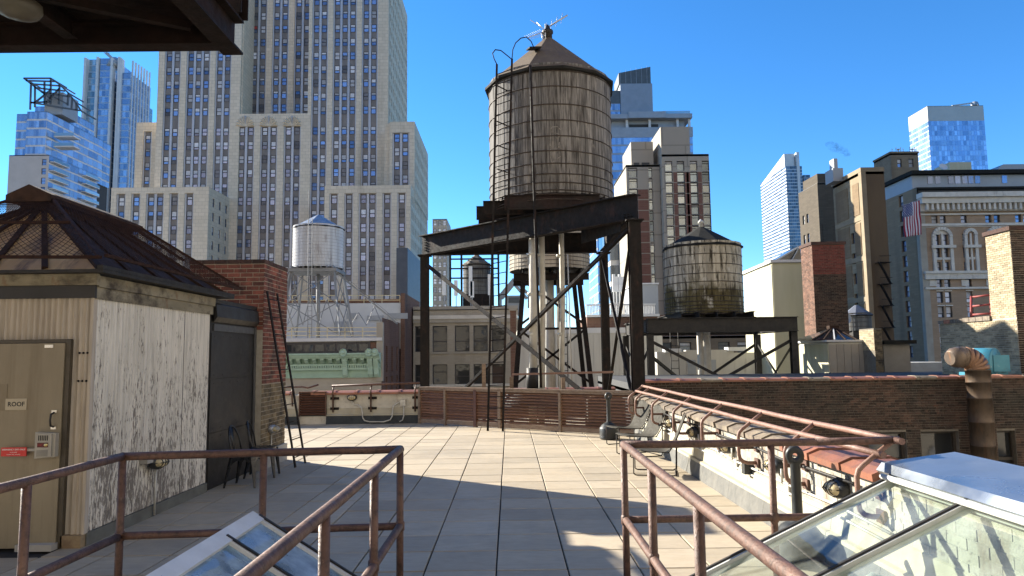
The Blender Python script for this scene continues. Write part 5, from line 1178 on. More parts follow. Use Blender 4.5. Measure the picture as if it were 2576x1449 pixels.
for x, yt in ((216, 146), (247, 144), (283, 146), (301, 144), (306, 148)):
    p = at(x, yt, 353); c = MB(); c.box(p.x-.55, p.x+.55, 352.4, 355, ZG, p.z); c.build('fin', M['whiteframe'], gt)
for k in range(7):
    yy = 355+k*2.85; xr = X(326, 353.5, 250); c = MB(); c.box(xr-.2, xr+.5, yy-.3, yy+.3, ZG, Zz(326, 150+k*5, 353.5+k*2.85)); c.build('fin', M['whiteframe'], gt)
cr = thing('roof_crane', 'small maintenance crane on the roof of the slim glass tower', 'crane', at(285, 160, 357))
c = MB(); c.beam(at(268, 134, 357), at(303, 166, 357), 1.4, 1.4); c.build('jib', M['greypanel'], cr)
c = MB(); c.lathe(at(289, 172, 357), [(4.5, 0), (3.7, 3.4), (1.1, 5.7)], 10, cap=True); c.build('turret', M['greypanel'], cr)
c = MB(); c.beam(at(262, 133, 357), at(275, 134, 357), .4, .4); c.build('arm', M['greypanel'], cr)

gb = thing('stepped_glass_block', 'stepped blue glass apartment block with balconies and an open steel crown, far left', 'skyscraper', (X(100, 240), 248, ZG))
Y = 240.0
a, b, zt = X(17, Y), X(118, Y), Zz(70, 390, Y); core(gb, a, b, Y, 269, zt)
wcol = X(106, Y)-a
facade(gb, (a, Y, ZG), (1, 0, 0), (0, -1, 0), b-a, zt-ZG, [(wcol-.8, wcol+.8)], [(Zz(106, yy, Y)-ZG-1.1, Zz(106, yy, Y)-ZG+1.1) for yy in (408, 431, 455, 478, 500)], mk('warm_white_brick', (.46, .43, .40), (.42, .39, .36), .3, rough=.8), weights=(1, 0, 0, 0, 0), limit=10)
curtain(gb, (b, Y, ZG), (0, 1, 0), (1, 0, 0), 29, zt-ZG, 12, 3.1, M['curtain'], M['whiteframe'], .18, limit=140, zmin=0)
for k in range(8):
    for (ya, yb) in ((Y+.5, Y+9), (Y+19, Y+28)):
        z_ = zt-2.2-k*3.1; c = MB(); c.box(b-.1, b+1.6, ya, yb, z_-.25, z_); c.build('balcony_slab', M['whiteframe'], gb); c = MB(); c.box(b+1.52, b+1.57, ya, yb, z_, z_+1.0); c.build('balcony_glass', M['curtain_teal'], gb)
for x0, x1, yt, Y0, Y1, nx in ((40, 66, 287, 241.5, 272, 4), (66, 116, 281, 241, 275, 8), (86, 150, 268, 251, 272, 9), (120, 168, 310, 253, 281, 7)):
    A, B, zt2 = X(x0, Y0, yt+50), X(x1, Y0, yt+50), Zz(x0, yt, Y0); core(gb, A, B, Y0, Y1, zt2)
    curtain(gb, (A, Y0, zt-2), (1, 0, 0), (0, -1, 0), B-A, zt2-zt+2, nx, 3.1, M['curtain'], M['whiteframe'], .2, limit=90)
    curtain(gb, (B, Y0, zt-2), (0, 1, 0), (1, 0, 0), Y1-Y0, zt2-zt+2, 11, 3.1, M['curtain'], M['whiteframe'], .2, limit=60)
for (x, y) in ((167, 345), (167, 370)):
    p = at(x, y, 245); c = MB(); c.box(p.x-3.5, p.x+3.5, 243.5, 247.5, p.z-.4, p.z); c.build('balcony_slab', M['whiteframe'], gb); c = MB(); c.box(p.x-3.5, p.x+3.5, 243.4, 243.49, p.z, p.z+1.1); c.build('balcony_glass', M['curtain_teal'], gb)
# open steel crown
YC0, YC1 = 245, 266
crn = [((60, 197), (128, 197)), ((128, 197), (205, 278)), ((60, 197), (85, 214)), ((85, 214), (205, 278))]
g3 = lambda x, y, Yq=YC0: at(x, y, Yq)
bars = [((60, 197), (128, 197)), ((66, 203), (138, 205)), ((76, 211), (150, 216)), ((90, 221), (163, 229)), ((105, 232), (175, 243)), ((128, 197), (150, 213)), ((150, 213), (172, 234)), ((172, 234), (190, 257)), ((190, 257), (204, 279)), ((60, 197), (92, 222)), ((92, 222), (130, 250)),
        ((78, 214), (76, 276)), ((88, 214), (88, 270)), ((112, 206), (112, 262)), ((128, 197), (127, 262)), ((150, 213), (148, 262)), ((172, 234), (170, 265)), ((78, 258), (200, 278)), ((88, 258), (128, 226)), ((112, 262), (150, 222)), ((128, 240), (170, 262)), ((182, 246), (180, 272)), ((192, 260), (192, 278)), ((78, 258), (128, 256))]
for p, q in bars:
    c = MB(); c.beam(g3(*p), g3(*q), .5, .5); c.build('crown_strut', M['louvre'], gb)
for p in ((60, 197), (92, 222), (128, 197), (150, 213), (172, 234), (190, 257), (204, 279)):
    c = MB(); A = g3(*p); c.beam(A, A+V((0, 9, 0)), .4, .4); c.build('crown_purlin', M['louvre'], gb)
c = MB(); p = at(150, 285, 250); c.box(at(127, 250, 250).x, at(172, 250, 250).x, 247, 256, p.z-1.5, at(150, 240, 250).z); c.build('bulkhead', M['greypanel'], gb)

# ================================================================== right of centre: office tower and residential tower
ot = thing('office_tower', 'blue glass office tower with grey slanted core and overhanging roof terrace', 'skyscraper', (X(1640, 310), 318, ZG))
Y = 310.0
a, b, zt = X(1500, Y), X(1748, Y), Zz(1640, 322, Y); core(ot, a, b, Y, 345, zt)
curtain(ot, (a, Y, ZG), (1, 0, 0), (0, -1, 0), b-a, Zz(1640, 345, Y)-ZG, 34, 3.9, M['curtain'], M['greypanel'], .2, limit=240, zmin=20)
c = MB(); c.box(a-.2, b+.2, Y-.25, Y+.02, Zz(1640, 345, Y), zt+.3); c.build('parapet_band', M['greypanel'], ot)
curtain(ot, (a, 345, ZG), (0, -1, 0), (-1, 0, 0), 35, zt-ZG, 6, 3.9, M['curtain'], M['greypanel'], .22, limit=0, zmin=20)
z1_ = Zz(1640, 300, Y); c = MB(); c.box(X(1500, Y), X(1732, Y), Y+2.5, Y+22, zt, z1_-.02); c.build('recessed_storey', M['greypanel'], ot)
for x in (1583, 1641, 1712, 1742): p = X(x, Y); c = MB(); c.box(p-.5, p+.5, Y+.4, Y+1.4, zt, z1_); c.build('column', M['whiteframe'], ot)
c = MB(); c.box(X(1590, Y), X(1665, Y), Y+2.42, Y+2.49, zt+.3, z1_-1.5); c.build('opening', M['citycore'], ot)
c = MB(); c.box(X(1585, Y), X(1680, Y), Y-2.2, Y+12, z1_, z1_+2.9); c.build('terrace_slab', M['greypanel'], ot); c = MB(); c.box(X(1500, Y), X(1747, Y), Y-1.6, Y+14, z1_+.01, z1_+2.0); c.build('terrace_slab', M['greypanel'], ot)
c = MB(); c.box(X(1672, Y), X(1742, Y), Y-1.4, Y-1.3, z1_+2.0, z1_+3.3); c.build('glass_balustrade', M['curtain_teal'], ot)
zm = Zz(1600, 208, Y); c = MB(); c.box(X(1569, Y), X(1651, Y), Y+1, Y+16, z1_+2.01, zm); c.build('core_tower', mk('blue_grey_panels', (.24, .27, .31), (.21, .24, .275), .4, rough=.5, metal=.2), ot)
x0, x1 = X(1566, Y), X(1648, Y); c = MB(); c.extrude([(x0, Y+1.2, zm+.02), (x1, Y+1.2, zm+.02), (x1, Y+1.2, Zz(1648, 165, Y)), (x0, Y+1.2, Zz(1566, 181, Y))], (0, 14, 0)); c.build('slanted_screen', M['louvre'], ot)
for k in range(6): xx = x0+(x1-x0)*(k+.3)/6; c = MB(); c.box(xx-.06, xx+.06, Y+1.1, Y+1.19, zm, zm+6.1+.45*k); c.build('screen_rib', M['greypanel'], ot)
c = MB(); c.box(X(1500, Y), X(1569, Y)-.05, Y+1.5, Y+14, z1_+2.01, Zz(1545, 225, Y)); c.build('mech_block', M['louvre'], ot)
curtain(ot, (X(1500, Y), Y+1.4, z1_+2.02), (1, 0, 0), (0, -1, 0), X(1568, Y)-X(1500, Y), Zz(1545, 258, Y)-z1_-2.02, 10, 3.6, M['curtain'], M['greypanel'], .2, limit=20)

rt = thing('residential_tower', 'concrete and dark red brick residential tower with square windows, right of the big tank', 'apartment tower', (X(1690, 90.5), 96, ZG))
Y = 90.5
M['winres'] = glassy('grey_green_window', (.22, .26, .28), .06, .65, .5, .01, (.40, .42, .40))
RWM = [M['winframe'], M['winres'], M['winblind'], M['winred']]
xa, xb = X(1668, Y), X(1787, Y); zt = Zz(1730, 388, Y); core(rt, xa, xb, Y, Y+12.3, zt, M['conc_tower'])
rr = [(Zz(1730, y, Y)-ZG-.65, Zz(1730, y, Y)-ZG+.65) for y in [417+27.3*k for k in range(20)]]
cl = [(X(x, Y)-xa-.48, X(x, Y)-xa+.48) for x in (1685, 1715, 1748, 1778)]
facade(rt, (xa, Y, ZG), (1, 0, 0), (0, -1, 0), xb-xa, zt-ZG, cl, rr, M['conc_tower'], SINGLE, RWM, (3, 1), .2, 60)
for (x, y0) in ((1704, 432), (1742, 432)):
    for k in range(19):
        zz = Zz(1730, 417+27.3*(k+1), Y); p = X(x+(-2 if x < 1720 else 17), Y); w = .32
        for s_ in (-1, 1):
            q = X(1715 if x < 1720 else 1748, Y)+s_*.74; c = MB(); c.box(q-.25, q+.25, Y-.04, Y-.005, zz-.73, zz+.6); c.build('brick_panel', M['brickred_far'], rt)
    for k in range(19):
        zz = Zz(1730, 417+27.3*(k+1), Y); q = X(1715 if x < 1720 else 1748, Y); c = MB(); c.box(q-.48, q+.48, Y-.05, Y-.006, zz-.78, zz-.68); c.build('vent_grille', M['louvre'], rt)
facade(rt, (xa, Y+12.3, ZG), (0, -1, 0), (-1, 0, 0), 12.3, zt-ZG, [(10.2, 11.1)], rr, M['conc_tower'], SINGLE, RWM, (3, 1), .2, 0, name='side_window')
x1_ = X(1741, Y); zu = Zz(1700, 318, Y); c = MB(); c.box(xa+.01, x1_, Y+.15, Y+9, zt-.2, zu); c.build('upper_block', M['conc_tower'], rt)
xl0, xl1 = X(1582, Y), X(1650, Y); Y2 = Y+1.5; zl = Zz(1600, 415, Y2); core(rt, xl0, xa-.02, Y2, Y+12.3, zl, M['conc_tower'])
cl = [(X(1594, Y2)-xl0-.58, X(1594, Y2)-xl0+.58), (X(1638, Y2)-xl0-.25, X(1638, Y2)-xl0+.25)]
facade(rt, (xl0, Y2, ZG), (1, 0, 0), (0, -1, 0), xa-xl0, zl-ZG, cl, [(Zz(1610, y, Y2)-ZG-.65, Zz(1610, y, Y2)-ZG+.65) for y in [434+27*k for k in range(19)]], M['conc_tower'], SINGLE, RWM, (3, 1), .2, 40)
for k in range(17):
    zz = Zz(1610, 434+27*(k+2), Y2); p0, p1 = X(1605, Y2), X(1631, Y2); c = MB(); c.box(p0, p1, Y2-.05, Y2-.004, zz-.7, zz+.6); c.build('brick_panel', M['brickred_far'], rt)
facade(rt, (xl0, Y+12.3, ZG), (0, -1, 0), (-1, 0, 0), 10.8, zl-ZG, [], [], M['conc_tower'])
c = MB(); c.box(X(1598, Y), X(1655, Y), Y+2, Y+9, zl-.2, Zz(1620, 345, Y)); c.build('upper_block', M['conc_tower'], rt)
for x0, x1 in ((1604, 1618), (1624, 1644)): c = MB(); c.box(X(x0, Y), X(x1, Y), Y+1.93, Y+1.99, Zz(1620, 411, Y), Zz(1620, 399, Y)); c.build('opening', M['citycore'], rt)
# lower glass block glimpsed between the legs
lg = thing('glass_block', 'low gridded glass building glimpsed between the tower legs', 'building', (X(1560, 100), 105, ZG))
gblock(lg, 1535, 1602, 560, 100, 112, 7, 3.0, M['curtain_dk'], M['whiteframe'], right=False, left=True, lim=60, band=.25)
# ================================================================== farther right
t1 = thing('banded_tower', 'pale banded high rise with a white sail shaped top, alone against the sky', 'skyscraper', (X(1980, 620), 640, ZG))
Y = 620.0; x0, x1 = X(1983, Y, 550), X(2024, Y, 550); zt = Zz(2000, 418, Y)
core(t1, x0, x1, Y, 684, zt); curtain(t1, (x0, Y, ZG), (1, 0, 0), (0, -1, 0), x1-x0, zt-ZG, 8, 3.0, M['curtain_dk'], M['whiteframe'], .2, limit=120, zmin=40)
curtain(t1, (x0, 684, ZG), (0, -1, 0), (-1, 0, 0), 64, zt-ZG, 18, 3.0, M['curtain_dk'], mk('bright_white_band', (.50, .51, .51), rough=.6), .40, .06, limit=160, zmin=40)
gblock(t1, 2024, 2041, 440, 636, 680, 5, 3.0, M['curtain_dk'], M['greypanel'], right=False, lim=60, zmin=40)
c = MB(); c.extrude([(x0-.1, 622, zt), (x0-.1, 645, zt), (x0-.1, 680, zt-2), (x0-.1, 680, zt-1), (x0-.1, 622, zt+12)], (9, 0, 0)); c.build('roof_screen', M['whiteframe'], t1)
c = MB(); q = at(1999, 383, Y); r_ = X(2003, Y, 400); c.extrude([(r_, Y-.6, zt-50), (r_, Y-.6, q.z), (r_, Y+24, zt+8), (r_, Y+24, zt-50)], (2.5, 0, 0)); c.build('sail_fin', M['whiteframe'], t1)

M['brick_shaded'] = blocky('far_shaded_brick', (.075, .062, .046), (.095, .078, .058), (.07, .058, .044), 1.2, .35, .02)  # brick darkened in place of shade over the sunlit block
da = thing('dark_apartment_block', 'dark brown brick apartment block between banded tower and buff tower', 'building', (X(2070, 150), 155, ZG))
Y = 150.0; x0, x1 = X(2058, Y), X(2113, Y); zt = Zz(2085, 460, Y); core(da, x0, x1, Y, 160, zt)
facade(da, (x0, Y, ZG), (1, 0, 0), (0, -1, 0), x1-x0, zt-ZG, [], [], M['brick_shaded']); zt2 = zt-3
facade(da, (x0, 160, ZG), (0, -1, 0), (-1, 0, 0), 10, zt-ZG, [(1.5, 2.6), (3.6, 4.7)], floors(zt-ZG-4, 4.4, 2), M['brick_shaded'], limit=20)
for k in range(3):
    z_ = zt-9-k*8.5; c = MB(); c.box(x0+.7, x1-2.0, Y-.12, Y-.005, z_-5.5, z_); c.build('brick_panel', M['brick_shaded'] if k != 1 else M['citycore'], da)
c = MB(); c.box(x0+.3, x1-.5, Y+.5, 158, zt, zt+2.2); c.build('penthouse', M['brick_shaded'], da)

M['tanstone'] = mk('tan_stone_course', (.25, .20, .13), (.20, .155, .10), .8, rough=.85)
M['brick_panel_tan'] = blocky('far_panel_brick', (.185, .13, .075), (.22, .155, .09), (.175, .13, .08), .9, .3, .02, soot=(.09, .065, .045), lo=.5, hi=.7)
t2 = thing('buff_brick_tower', 'tall buff brick tower with its left side half sunlit and front in shade', 'building', (X(2180, 75), 78, ZG))
Y = 75.0; YB = 81.8; x0, x1 = X(2180, Y, 650), X(2237, Y, 650); zt = Zz(2180, 432, Y); core(t2, x0, x1, Y, YB, zt); LW = YB-Y
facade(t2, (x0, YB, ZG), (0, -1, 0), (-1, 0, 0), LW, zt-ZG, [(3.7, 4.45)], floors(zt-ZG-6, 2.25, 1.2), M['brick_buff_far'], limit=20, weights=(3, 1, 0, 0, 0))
plain(t2, (x0, Y, ZG), (1, 0, 0), (0, -1, 0), x1-x0, zt-ZG, mk('shaded_buff_front', (.115, .078, .042), (.085, .056, .032), .35, (1, 1, .3), rough=.85, dirt=[((.05, .04, .03), .5, (1, 1, .25), .5, .68, .8)]))  # shade put into the colour: front darker than the sunlit side
c = MB(); c.box(x0-.12, x0+.4, Y-.12, Y+.5, ZG, zt+.3); c.build('corner_pier', M['tanstone'], t2)
for k in range(9): c = MB(); z_ = zt-5.2-k*4.4; c.box(x0-.08, x0-.003, Y+.51, YB-.2, z_, z_+.5); c.build('band_course', M['tanstone'], t2)
for k in range(9):
    for (ya, yb) in ((Y+.8, Y+2.2), (Y+3.3, Y+6.2)):
        z_ = zt-.8-k*4.4; c = MB(); c.box(x0-.055, x0-.003, ya, yb, z_-3.7, z_-.2); c.build('brick_panel', M['brick_panel_tan'], t2)
c = MB(); c.box(x0-.14, x1, Y-.14, YB+.1, zt-.01, zt+.45); c.build('parapet', M['tanstone'], t2)
c = MB(); c.box(X(2143, Y), X(2170, Y), Y+4, Y+6, zt, zt+1.5); c.box(X(2150, Y), X(2160, Y), Y+4.3, Y+5.4, zt+1.51, zt+2.7); c.build('roof_vent', M['greypanel'], t2)
fe = thing('fire_escape', 'black iron fire escape zigzagging down the shaded front of the buff tower', 'fire escape', (X(2215, 74), 74, ZG))
for k in range(13):
    z_ = zt-10-k*2.3; p0, p1 = X(2204, 74), X(2234, 74); c = MB(); c.box(p0, p1, Y-.9, Y-.05, z_, z_+.06); c.build('landing', M['black_steel'], fe)
    c = MB(); c.beam((p0, Y-.85, z_+.7), (p1, Y-.85, z_+.7), .05, .05); c.build('handrail', M['black_steel'], fe)
    c = MB(); c.beam((p0+.1, Y-.7, z_), (p1-.1, Y-.7, z_-2.3), .4, .06, (0, 0, 1)); c.build('stair', M['black_steel'], fe)

t3 = thing('dark_brick_tower', 'dark brick tower top with two windows and rooftop aerials', 'building', (X(2270, 128), 132, ZG))
Y = 128.0; x0, x1 = X(2247, Y), X(2317, Y); zt = Zz(2280, 386, Y); core(t3, x0, x1, Y, 134, zt)
facade(t3, (x0, Y, ZG), (1, 0, 0), (0, -1, 0), x1-x0, zt-ZG, [(1.2, 2.0), (3.3, 4.2)], [(zt-ZG-2.6, zt-ZG-1.0)], M['brick_dark_far'], limit=4); plain(t3, (x0, 134, ZG), (0, -1, 0), (-1, 0, 0), 6, zt-ZG, M['brick_dark_far'])
c = MB(); c.box(x0-.15, x1+.1, Y-.15, 134.1, zt+.02, zt+.35); c.build('parapet', M['brick_dark_far'], t3)
for k, x in enumerate((2252, 2262, 2268, 2274, 2280, 2297, 2303, 2309)):
    p = X(x, Y+1); c = MB(); c.lathe((p, Y+1, zt+.35), [(.06, 0), (.06, .5), (.28, .6), (.3, .75), (0, .9)] if k in (2, 6) else [(.05, 0), (.05, .7+.25*(k % 2)), (.12, .75+.25*(k % 2)), (0, .9+.25*(k % 2))], 8); c.build('roof_aerial', M['whiteframe'], t3)

bt = thing('blue_glass_tower', 'blue glass high rise with blank pale top storeys, far right', 'skyscraper', (X(2390, 550), 570, ZG))
Y = 550.0; x0, x1 = X(2338, Y, 350), X(2480, Y, 350); zt = Zz(2400, 266, Y); core(bt, x0, x1, Y, 577, zt); zg_ = Zz(2400, 304, Y)
c = MB(); c.box(x0, x1, Y, 577, zg_, zt-.01); c.build('blank_top', mk('pale_blank_panels', (.42, .42, .41), (.38, .38, .37), .1, rough=.6), bt)
curtain(bt, (x0, Y, ZG), (1, 0, 0), (0, -1, 0), x1-x0, zg_-ZG, 20, 4.1, M['curtain'], mk('blue_spandrel', (.22, .33, .52), rough=.25, metal=.5), .14, .12, limit=260, zmin=80)
curtain(bt, (x0, 577, ZG), (0, -1, 0), (-1, 0, 0), 27, zg_-ZG, 9, 4.1, M['curtain'], M['greypanel'], .22, limit=60, zmin=80)
c = MB(); c.beam(at(2395, 266, 562), at(2455, 258, 562), 1., 1.); c.lathe(at(2452, 266, 562), [(3.2, 0), (2.4, 2.8), (.6, 3.6)], 8); c.build('roof_gear', M['greypanel'], bt)

# ---------------- ornate hotel
ht = thing('ornate_hotel', 'ornate brown brick hotel with white terracotta arches and big cornice at right', 'building', (X(2450, 96), 104, ZG))
Y = 96.0; x0, x1 = X(2318, Y, 650), X(2720, Y, 650); zc0 = Zz(2440, 512, Y); zt = Zz(2440, 470, Y)
core(ht, x0, x1, Y, 112, zt, M['blackroof'])
def hz_(y): return Zz(2440, y, Y)
bays = [2368, 2440, 2505, 2580, 2640]
groups = {2368: (2358, 2379), 2440: (2432,), 2505: (2494, 2516), 2580: (2570, 2590), 2640: (2632,)}
wc = sorted(X(v, Y, 650) for g_ in groups.values() for v in g_)
wc2 = sorted(wc+[X(2465, Y), X(2545, Y)])
cols = [(v-x0-.42, v-x0+.42) for v in wc]; 
rows = [(hz_(y)-ZG-h/2, hz_(y)-ZG+h/2) for y, h in ((603, 1.6), (634, 1.5), (672, 1.5), (711, 1.5), (747, 1.5), (784, 1.5), (822, 1.5), (860, 1.5), (898, 1.5), (551, 1.05))]
facade(ht, (x0, Y, ZG), (1, 0, 0), (0, -1, 0), x1-x0, zc0-ZG, cols, rows, M['brick_brown_far'], limit=90, weights=(5, 2, 1, 1, 0))
def trim(x_0, x_1, y0, y1, d, nm, m_=M['whitestone'], off=.0): c = MB(); c.box(X(x_0, Y, 600), X(x_1, Y, 600), Y-d, Y-.002-off, hz_(y1), hz_(y0)); return c.build(nm, m_, ht)
trim(2316, 2720, 532, 512, .45, 'frieze'); trim(2314, 2720, 514, 496, 1.1, 'cornice'); trim(2312, 2720, 500, 488, 1.5, 'cornice_top')
for k in range(30):
    xx = 2326+k*13; trim(xx, xx+5.5, 530, 514, .95, 'cornice_bracket'); 
niche = mk('niche_shadow', (.05, .045, .04), rough=.9)
for k in range(1, 30, 3): trim(2332.2+k*13, 2338+k*13, 523, 515, .47, 'frieze_niche', niche)
trim(2318, 2720, 568, 562, .22, 'string_course'); trim(2318, 2720, 571, 569.5, .12, 'string_course'); trim(2318, 2720, 541, 537, .25, 'string_course')
trim(2318, 2720, 702, 684, .40, 'balcony_course'); trim(2316, 2720, 688, 682, .6, 'balcony_edge'); trim(2318, 2720, 727, 722, .3, 'string_course')
for xx in (2330, 2410, 2472, 2540, 2610): trim(xx, xx+18, 719, 704, .12, 'carved_panel')
def arch(cx, w, ytop, ybase):
    """ring of white voussoirs round a tall window pair, with shafts down each side"""
    xc = X(cx, Y, 600); hw = (X(cx+w, Y, 600)-X(cx-w, Y, 600))/2; zs__ = hz_(ytop)-hw
    for k in range(9):
        a0, a1 = math.pi*k/9+.02, math.pi*(k+1)/9-.02; c = MB(); ro, ri = hw+.32, hw-.12
        c.extrude([(xc+ri*math.cos(a0), Y-.003, zs__+ri*math.sin(a0)), (xc+ro*math.cos(a0), Y-.003, zs__+ro*math.sin(a0)), (xc+ro*math.cos(a1), Y-.003, zs__+ro*math.sin(a1)), (xc+ri*math.cos(a1), Y-.003, zs__+ri*math.sin(a1))], (0, -.35, 0)); c.build('voussoir', M['whitestone'], ht)
    c = MB(); pts = [(xc+(hw-.14)*math.cos(math.pi*k/10), Y-.004, zs__+.35+(hw-.14)*math.sin(math.pi*k/10)*.75) for k in range(11)]; c.extrude(pts, (0, -.06, 0)); c.build('tympanum', M['whitestone'], ht)
    for s_ in (-1, 1):
        c = MB(); c.box(xc+s_*(hw+.1)-.2, xc+s_*(hw+.1)+.2, Y-.3, Y-.005, hz_(ybase), zs__-.02); c.build('shaft', M['whitestone'], ht)
    c = MB(); c.box(xc-hw-.55, xc+hw+.55, Y-.55, Y-.31, hz_(624), hz_(617)); c.build('sill', M['whitestone'], ht)
    c = MB(); c.box(xc-.12, xc+.12, Y-.22, Y-.006, hz_(681), hz_(587)); c.build('mid_shaft', M['whitestone'], ht)
    for y in (653, 688-2): c = MB(); c.box(xc-hw, xc+hw, Y-.16, Y-.007, hz_(y), hz_(y-6)); c.build('spandrel', M['whitestone'], ht)
arch(2368, 20, 576, 682); arch(2440, 11, 580, 682); arch(2505, 20, 576, 682); arch(2580, 20, 576, 682)
for v in wc:
    for y in (734-2, 769): c = MB(); c.box(v-.5, v+.5, Y-.1, Y-.003, hz_(y), hz_(y-2.5)); c.build('sill', M['whitestone'], ht)
# left flank
sd_l = 17.0
sr = [(Zz(2280, y, Y+8)-ZG-.8, Zz(2280, y, Y+8)-ZG+.8) for y in [520+36.5*k for k in range(13)]]
facade(ht, (x0-.01, Y+sd_l, ZG), (0, -1, 0), (-1, 0, 0), sd_l, zt-ZG, [(3.2, 4.4), (7.6, 8.3), (12.4, 13.5)], sr, blocky('hotel_flank_brick', (.25, .185, .115), (.29, .215, .135), (.235, .18, .115), 1.2, .35, .02, soot=(.12, .09, .06), lo=.5, hi=.72), limit=60, weights=(5, 1, 1, 0, 0), name='side_window', wall_name='side_wall')
c = MB(); c.box(x0-.1, x0+.8, Y-.12, Y+.6, ZG, zc0); c.build('corner_pier', M['buffstone'], ht)
# attic storeys above the cornice
zA = Zz(2440, 455, Y+5); c = MB(); c.box(x0+.2, x1, Y+1.4, Y+14, zt, zA-.05); c.build('attic_wall', M['greypanel'], ht)
c = MB(); c.box(x0-.2, x1, Y+.6, Y+15, zA, Zz(2440, 446, Y+5)); c.build('attic_roof', M['blackroof'], ht)
for x in (2343, 2362, 2395, 2412, 2430, 2445, 2462, 2530): p = X(x, Y+1.4); z_ = zt+.6; c = MB(); c.box(p-.35, p+.35, Y+1.33, Y+1.39, z_+.2, z_+1.3); c.build('attic_window', M['winblue'], ht)
def roofbit(nm, lab, x_0, x_1, y0, y1, Yq, m_, dpt=4): c = MB(); c.box(X(x_0, Yq), X(x_1, Yq), Yq, Yq+dpt, Zz(x_0, y1, Yq), Zz(x_0, y0, Yq)); return tag(c.build(nm, m_), lab, 'penthouse')
o = roofbit('roof_penthouse', 'dark red penthouse wall on the hotel roof', 2366, 2478, 430, 452, 105, M['brickred_far'])
o = roofbit('roof_penthouse', 'cream plant room on the hotel roof with a white dish', 2395, 2450, 408, 432, 108, M['shed_cream'])
o = roofbit('roof_penthouse', 'dark sloped glass roof on the hotel top beside the cream plant room', 2460, 2560, 438, 452, 104, M['solar'])
rp = thing('gabled_penthouse', 'pale gabled hut on the hotel roof at the right edge', 'penthouse', at(2560, 450, 104)); p0, p1 = at(2503, 430, 104), at(2640, 430, 104); zt_ = Zz(2540, 432, 104)
c = MB(); c.box(p0.x, p1.x, 104, 108, Zz(2540, 452, 104), zt_); c.build('wall', M['shed_cream'], rp); c = MB(); c.extrude([(p0.x-.2, 103.8, zt_+.01), (p1.x, 103.8, zt_+.01), (p1.x, 103.8, Zz(2540, 414, 104)), (p0.x+1.2, 103.8, Zz(2540, 414, 104))], (0, 4.4, 0)); c.build('roof', M['greypanel'], rp)
ds = thing('satellite_dish', 'white dish on the hotel roof', 'dish', at(2372, 425, 104)); c = MB(); c.lathe((0, 0, 0), [(0, 0), (.4, .06), (.62, .16)], 14); o = c.build('bowl', M['whiteframe'], ds); o.matrix_basis = Matrix.Translation(at(2372, 421, 104)) @ Matrix.Rotation(R(60), 4, 'X'); c = MB(); c.tube([at(2372, 424, 104.2), at(2372, 440, 104.2)], .08, 6); c.build('mast', M['greypanel'], ds)
# ---------------- flag hung on the corner, stripes and stars as cut cloth
fl_ = thing('hanging_flag', 'stars and stripes flag hanging down the hotel corner', 'flag', at(2290, 590, 95))
M['flagred'] = mk('flag_red', (.30, .02, .035), rough=.8); M['flagwhite'] = mk('flag_white', (.62, .60, .60), rough=.8); M['flagblue'] = mk('flag_blue', (.028, .05, .17), rough=.8)
Fy = 94.6; fa_, fb_ = at(2271, 515, Fy), at(2313, 503, Fy); fc_ = at(2318, 590, Fy); fd2 = at(2276, 597, Fy)
def FP(s, t): 
    p = fa_.lerp(fb_, s).lerp(fd2.lerp(fc_, s), t); p.y += .10*math.sin(s*9+t*3)+.06*math.sin(t*11+s*4); return p
for k in range(13):
    mb = MB(); vs_ = []; s0_, s1_ = k/13, (k+1)/13; tt = [i/12 for i in range(13)]
    t0 = 0.40 if k < 7 else 0.0
    tt = [t0+(1-t0)*i/12 for i in range(13)]
    for t_ in tt: vs_ += [FP(s0_, t_), FP(s1_, t_)]
    mb.add(vs_, [(2*i, 2*i+1, 2*i+3, 2*i+2) for i in range(12)], 0, True); o = mb.build('stripe', M['flagred'] if k % 2 == 0 else M['flagwhite'], fl_); sd2 = o.modifiers.new('t', 'SOLIDIFY'); sd2.thickness = .02
mb = MB(); vs_ = [FP(7/13*i/6, .40*j/6) for j in range(7) for i in range(7)]; mb.add(vs_, [(j*7+i, j*7+i+1, j*7+i+8, j*7+i+7) for j in range(6) for i in range(6)], 0, True); o = mb.build('canton', M['flagblue'], fl_); sd2 = o.modifiers.new('t', 'SOLIDIFY'); sd2.thickness = .02
for j in range(9):
    for i in range(6 if j % 2 == 0 else 5):
        p = FP(7/13*((i+.5+(0 if j % 2 == 0 else .5))/6), .40*(j+.5)/9)+V((0, -.04, 0)); st = MB(); pts = []
        for q in range(10): r_ = .085 if q % 2 == 0 else .035; pts.append(p+V((r_*math.sin(q*math.pi/5), 0, r_*math.cos(q*math.pi/5))))
        st.add([p]+pts, [(0, 1+q, 1+(q+1) % 10) for q in range(10)]); st.build('star', M['flagwhite'], fl_)
c = MB(); c.tube([at(2268, 517, Fy), at(2317, 502, Fy)], .05, 6); c.build('flag_rod', M['greypanel'], fl_)
# ================================================================== left: building with the green cornice
gc = thing('cornice_building', 'stone building with verdigris green cornice and roof railing behind the far parapet', 'building', (X(850, 50), 58, ZG))
Y = 50.0; x0, x1 = X(560, Y), X(962, Y); zt = Zz(900, 851, Y); zd = Zz(900, 888, Y)
core(gc, x0, x1, Y, 66, zt, M['concrete'])
def g4(y): return Zz(880, y, Y)
plain(gc, (x0, Y, ZG), (1, 0, 0), (0, -1, 0), x1-x0, g4(950)-ZG, M['buffstone'])
c = MB(); c.box(x0, x1+.06, Y-.25, Y+.3, g4(858), g4(850)); c.build('roof_edge', M['whiteframe'], gc)
c = MB(); c.box(x0, X(934, Y), Y-.02, Y+.2, g4(888), g4(860)); c.build('clerestory_frame', M['winframe'], gc)
for i in range(10):
    a = X(931-27*i, Y); c = MB(); c.box(a-.68, a-.06, Y-.05, Y-.022, g4(883), g4(866)); c.build('clerestory_pane', M['pane_dk'], gc)
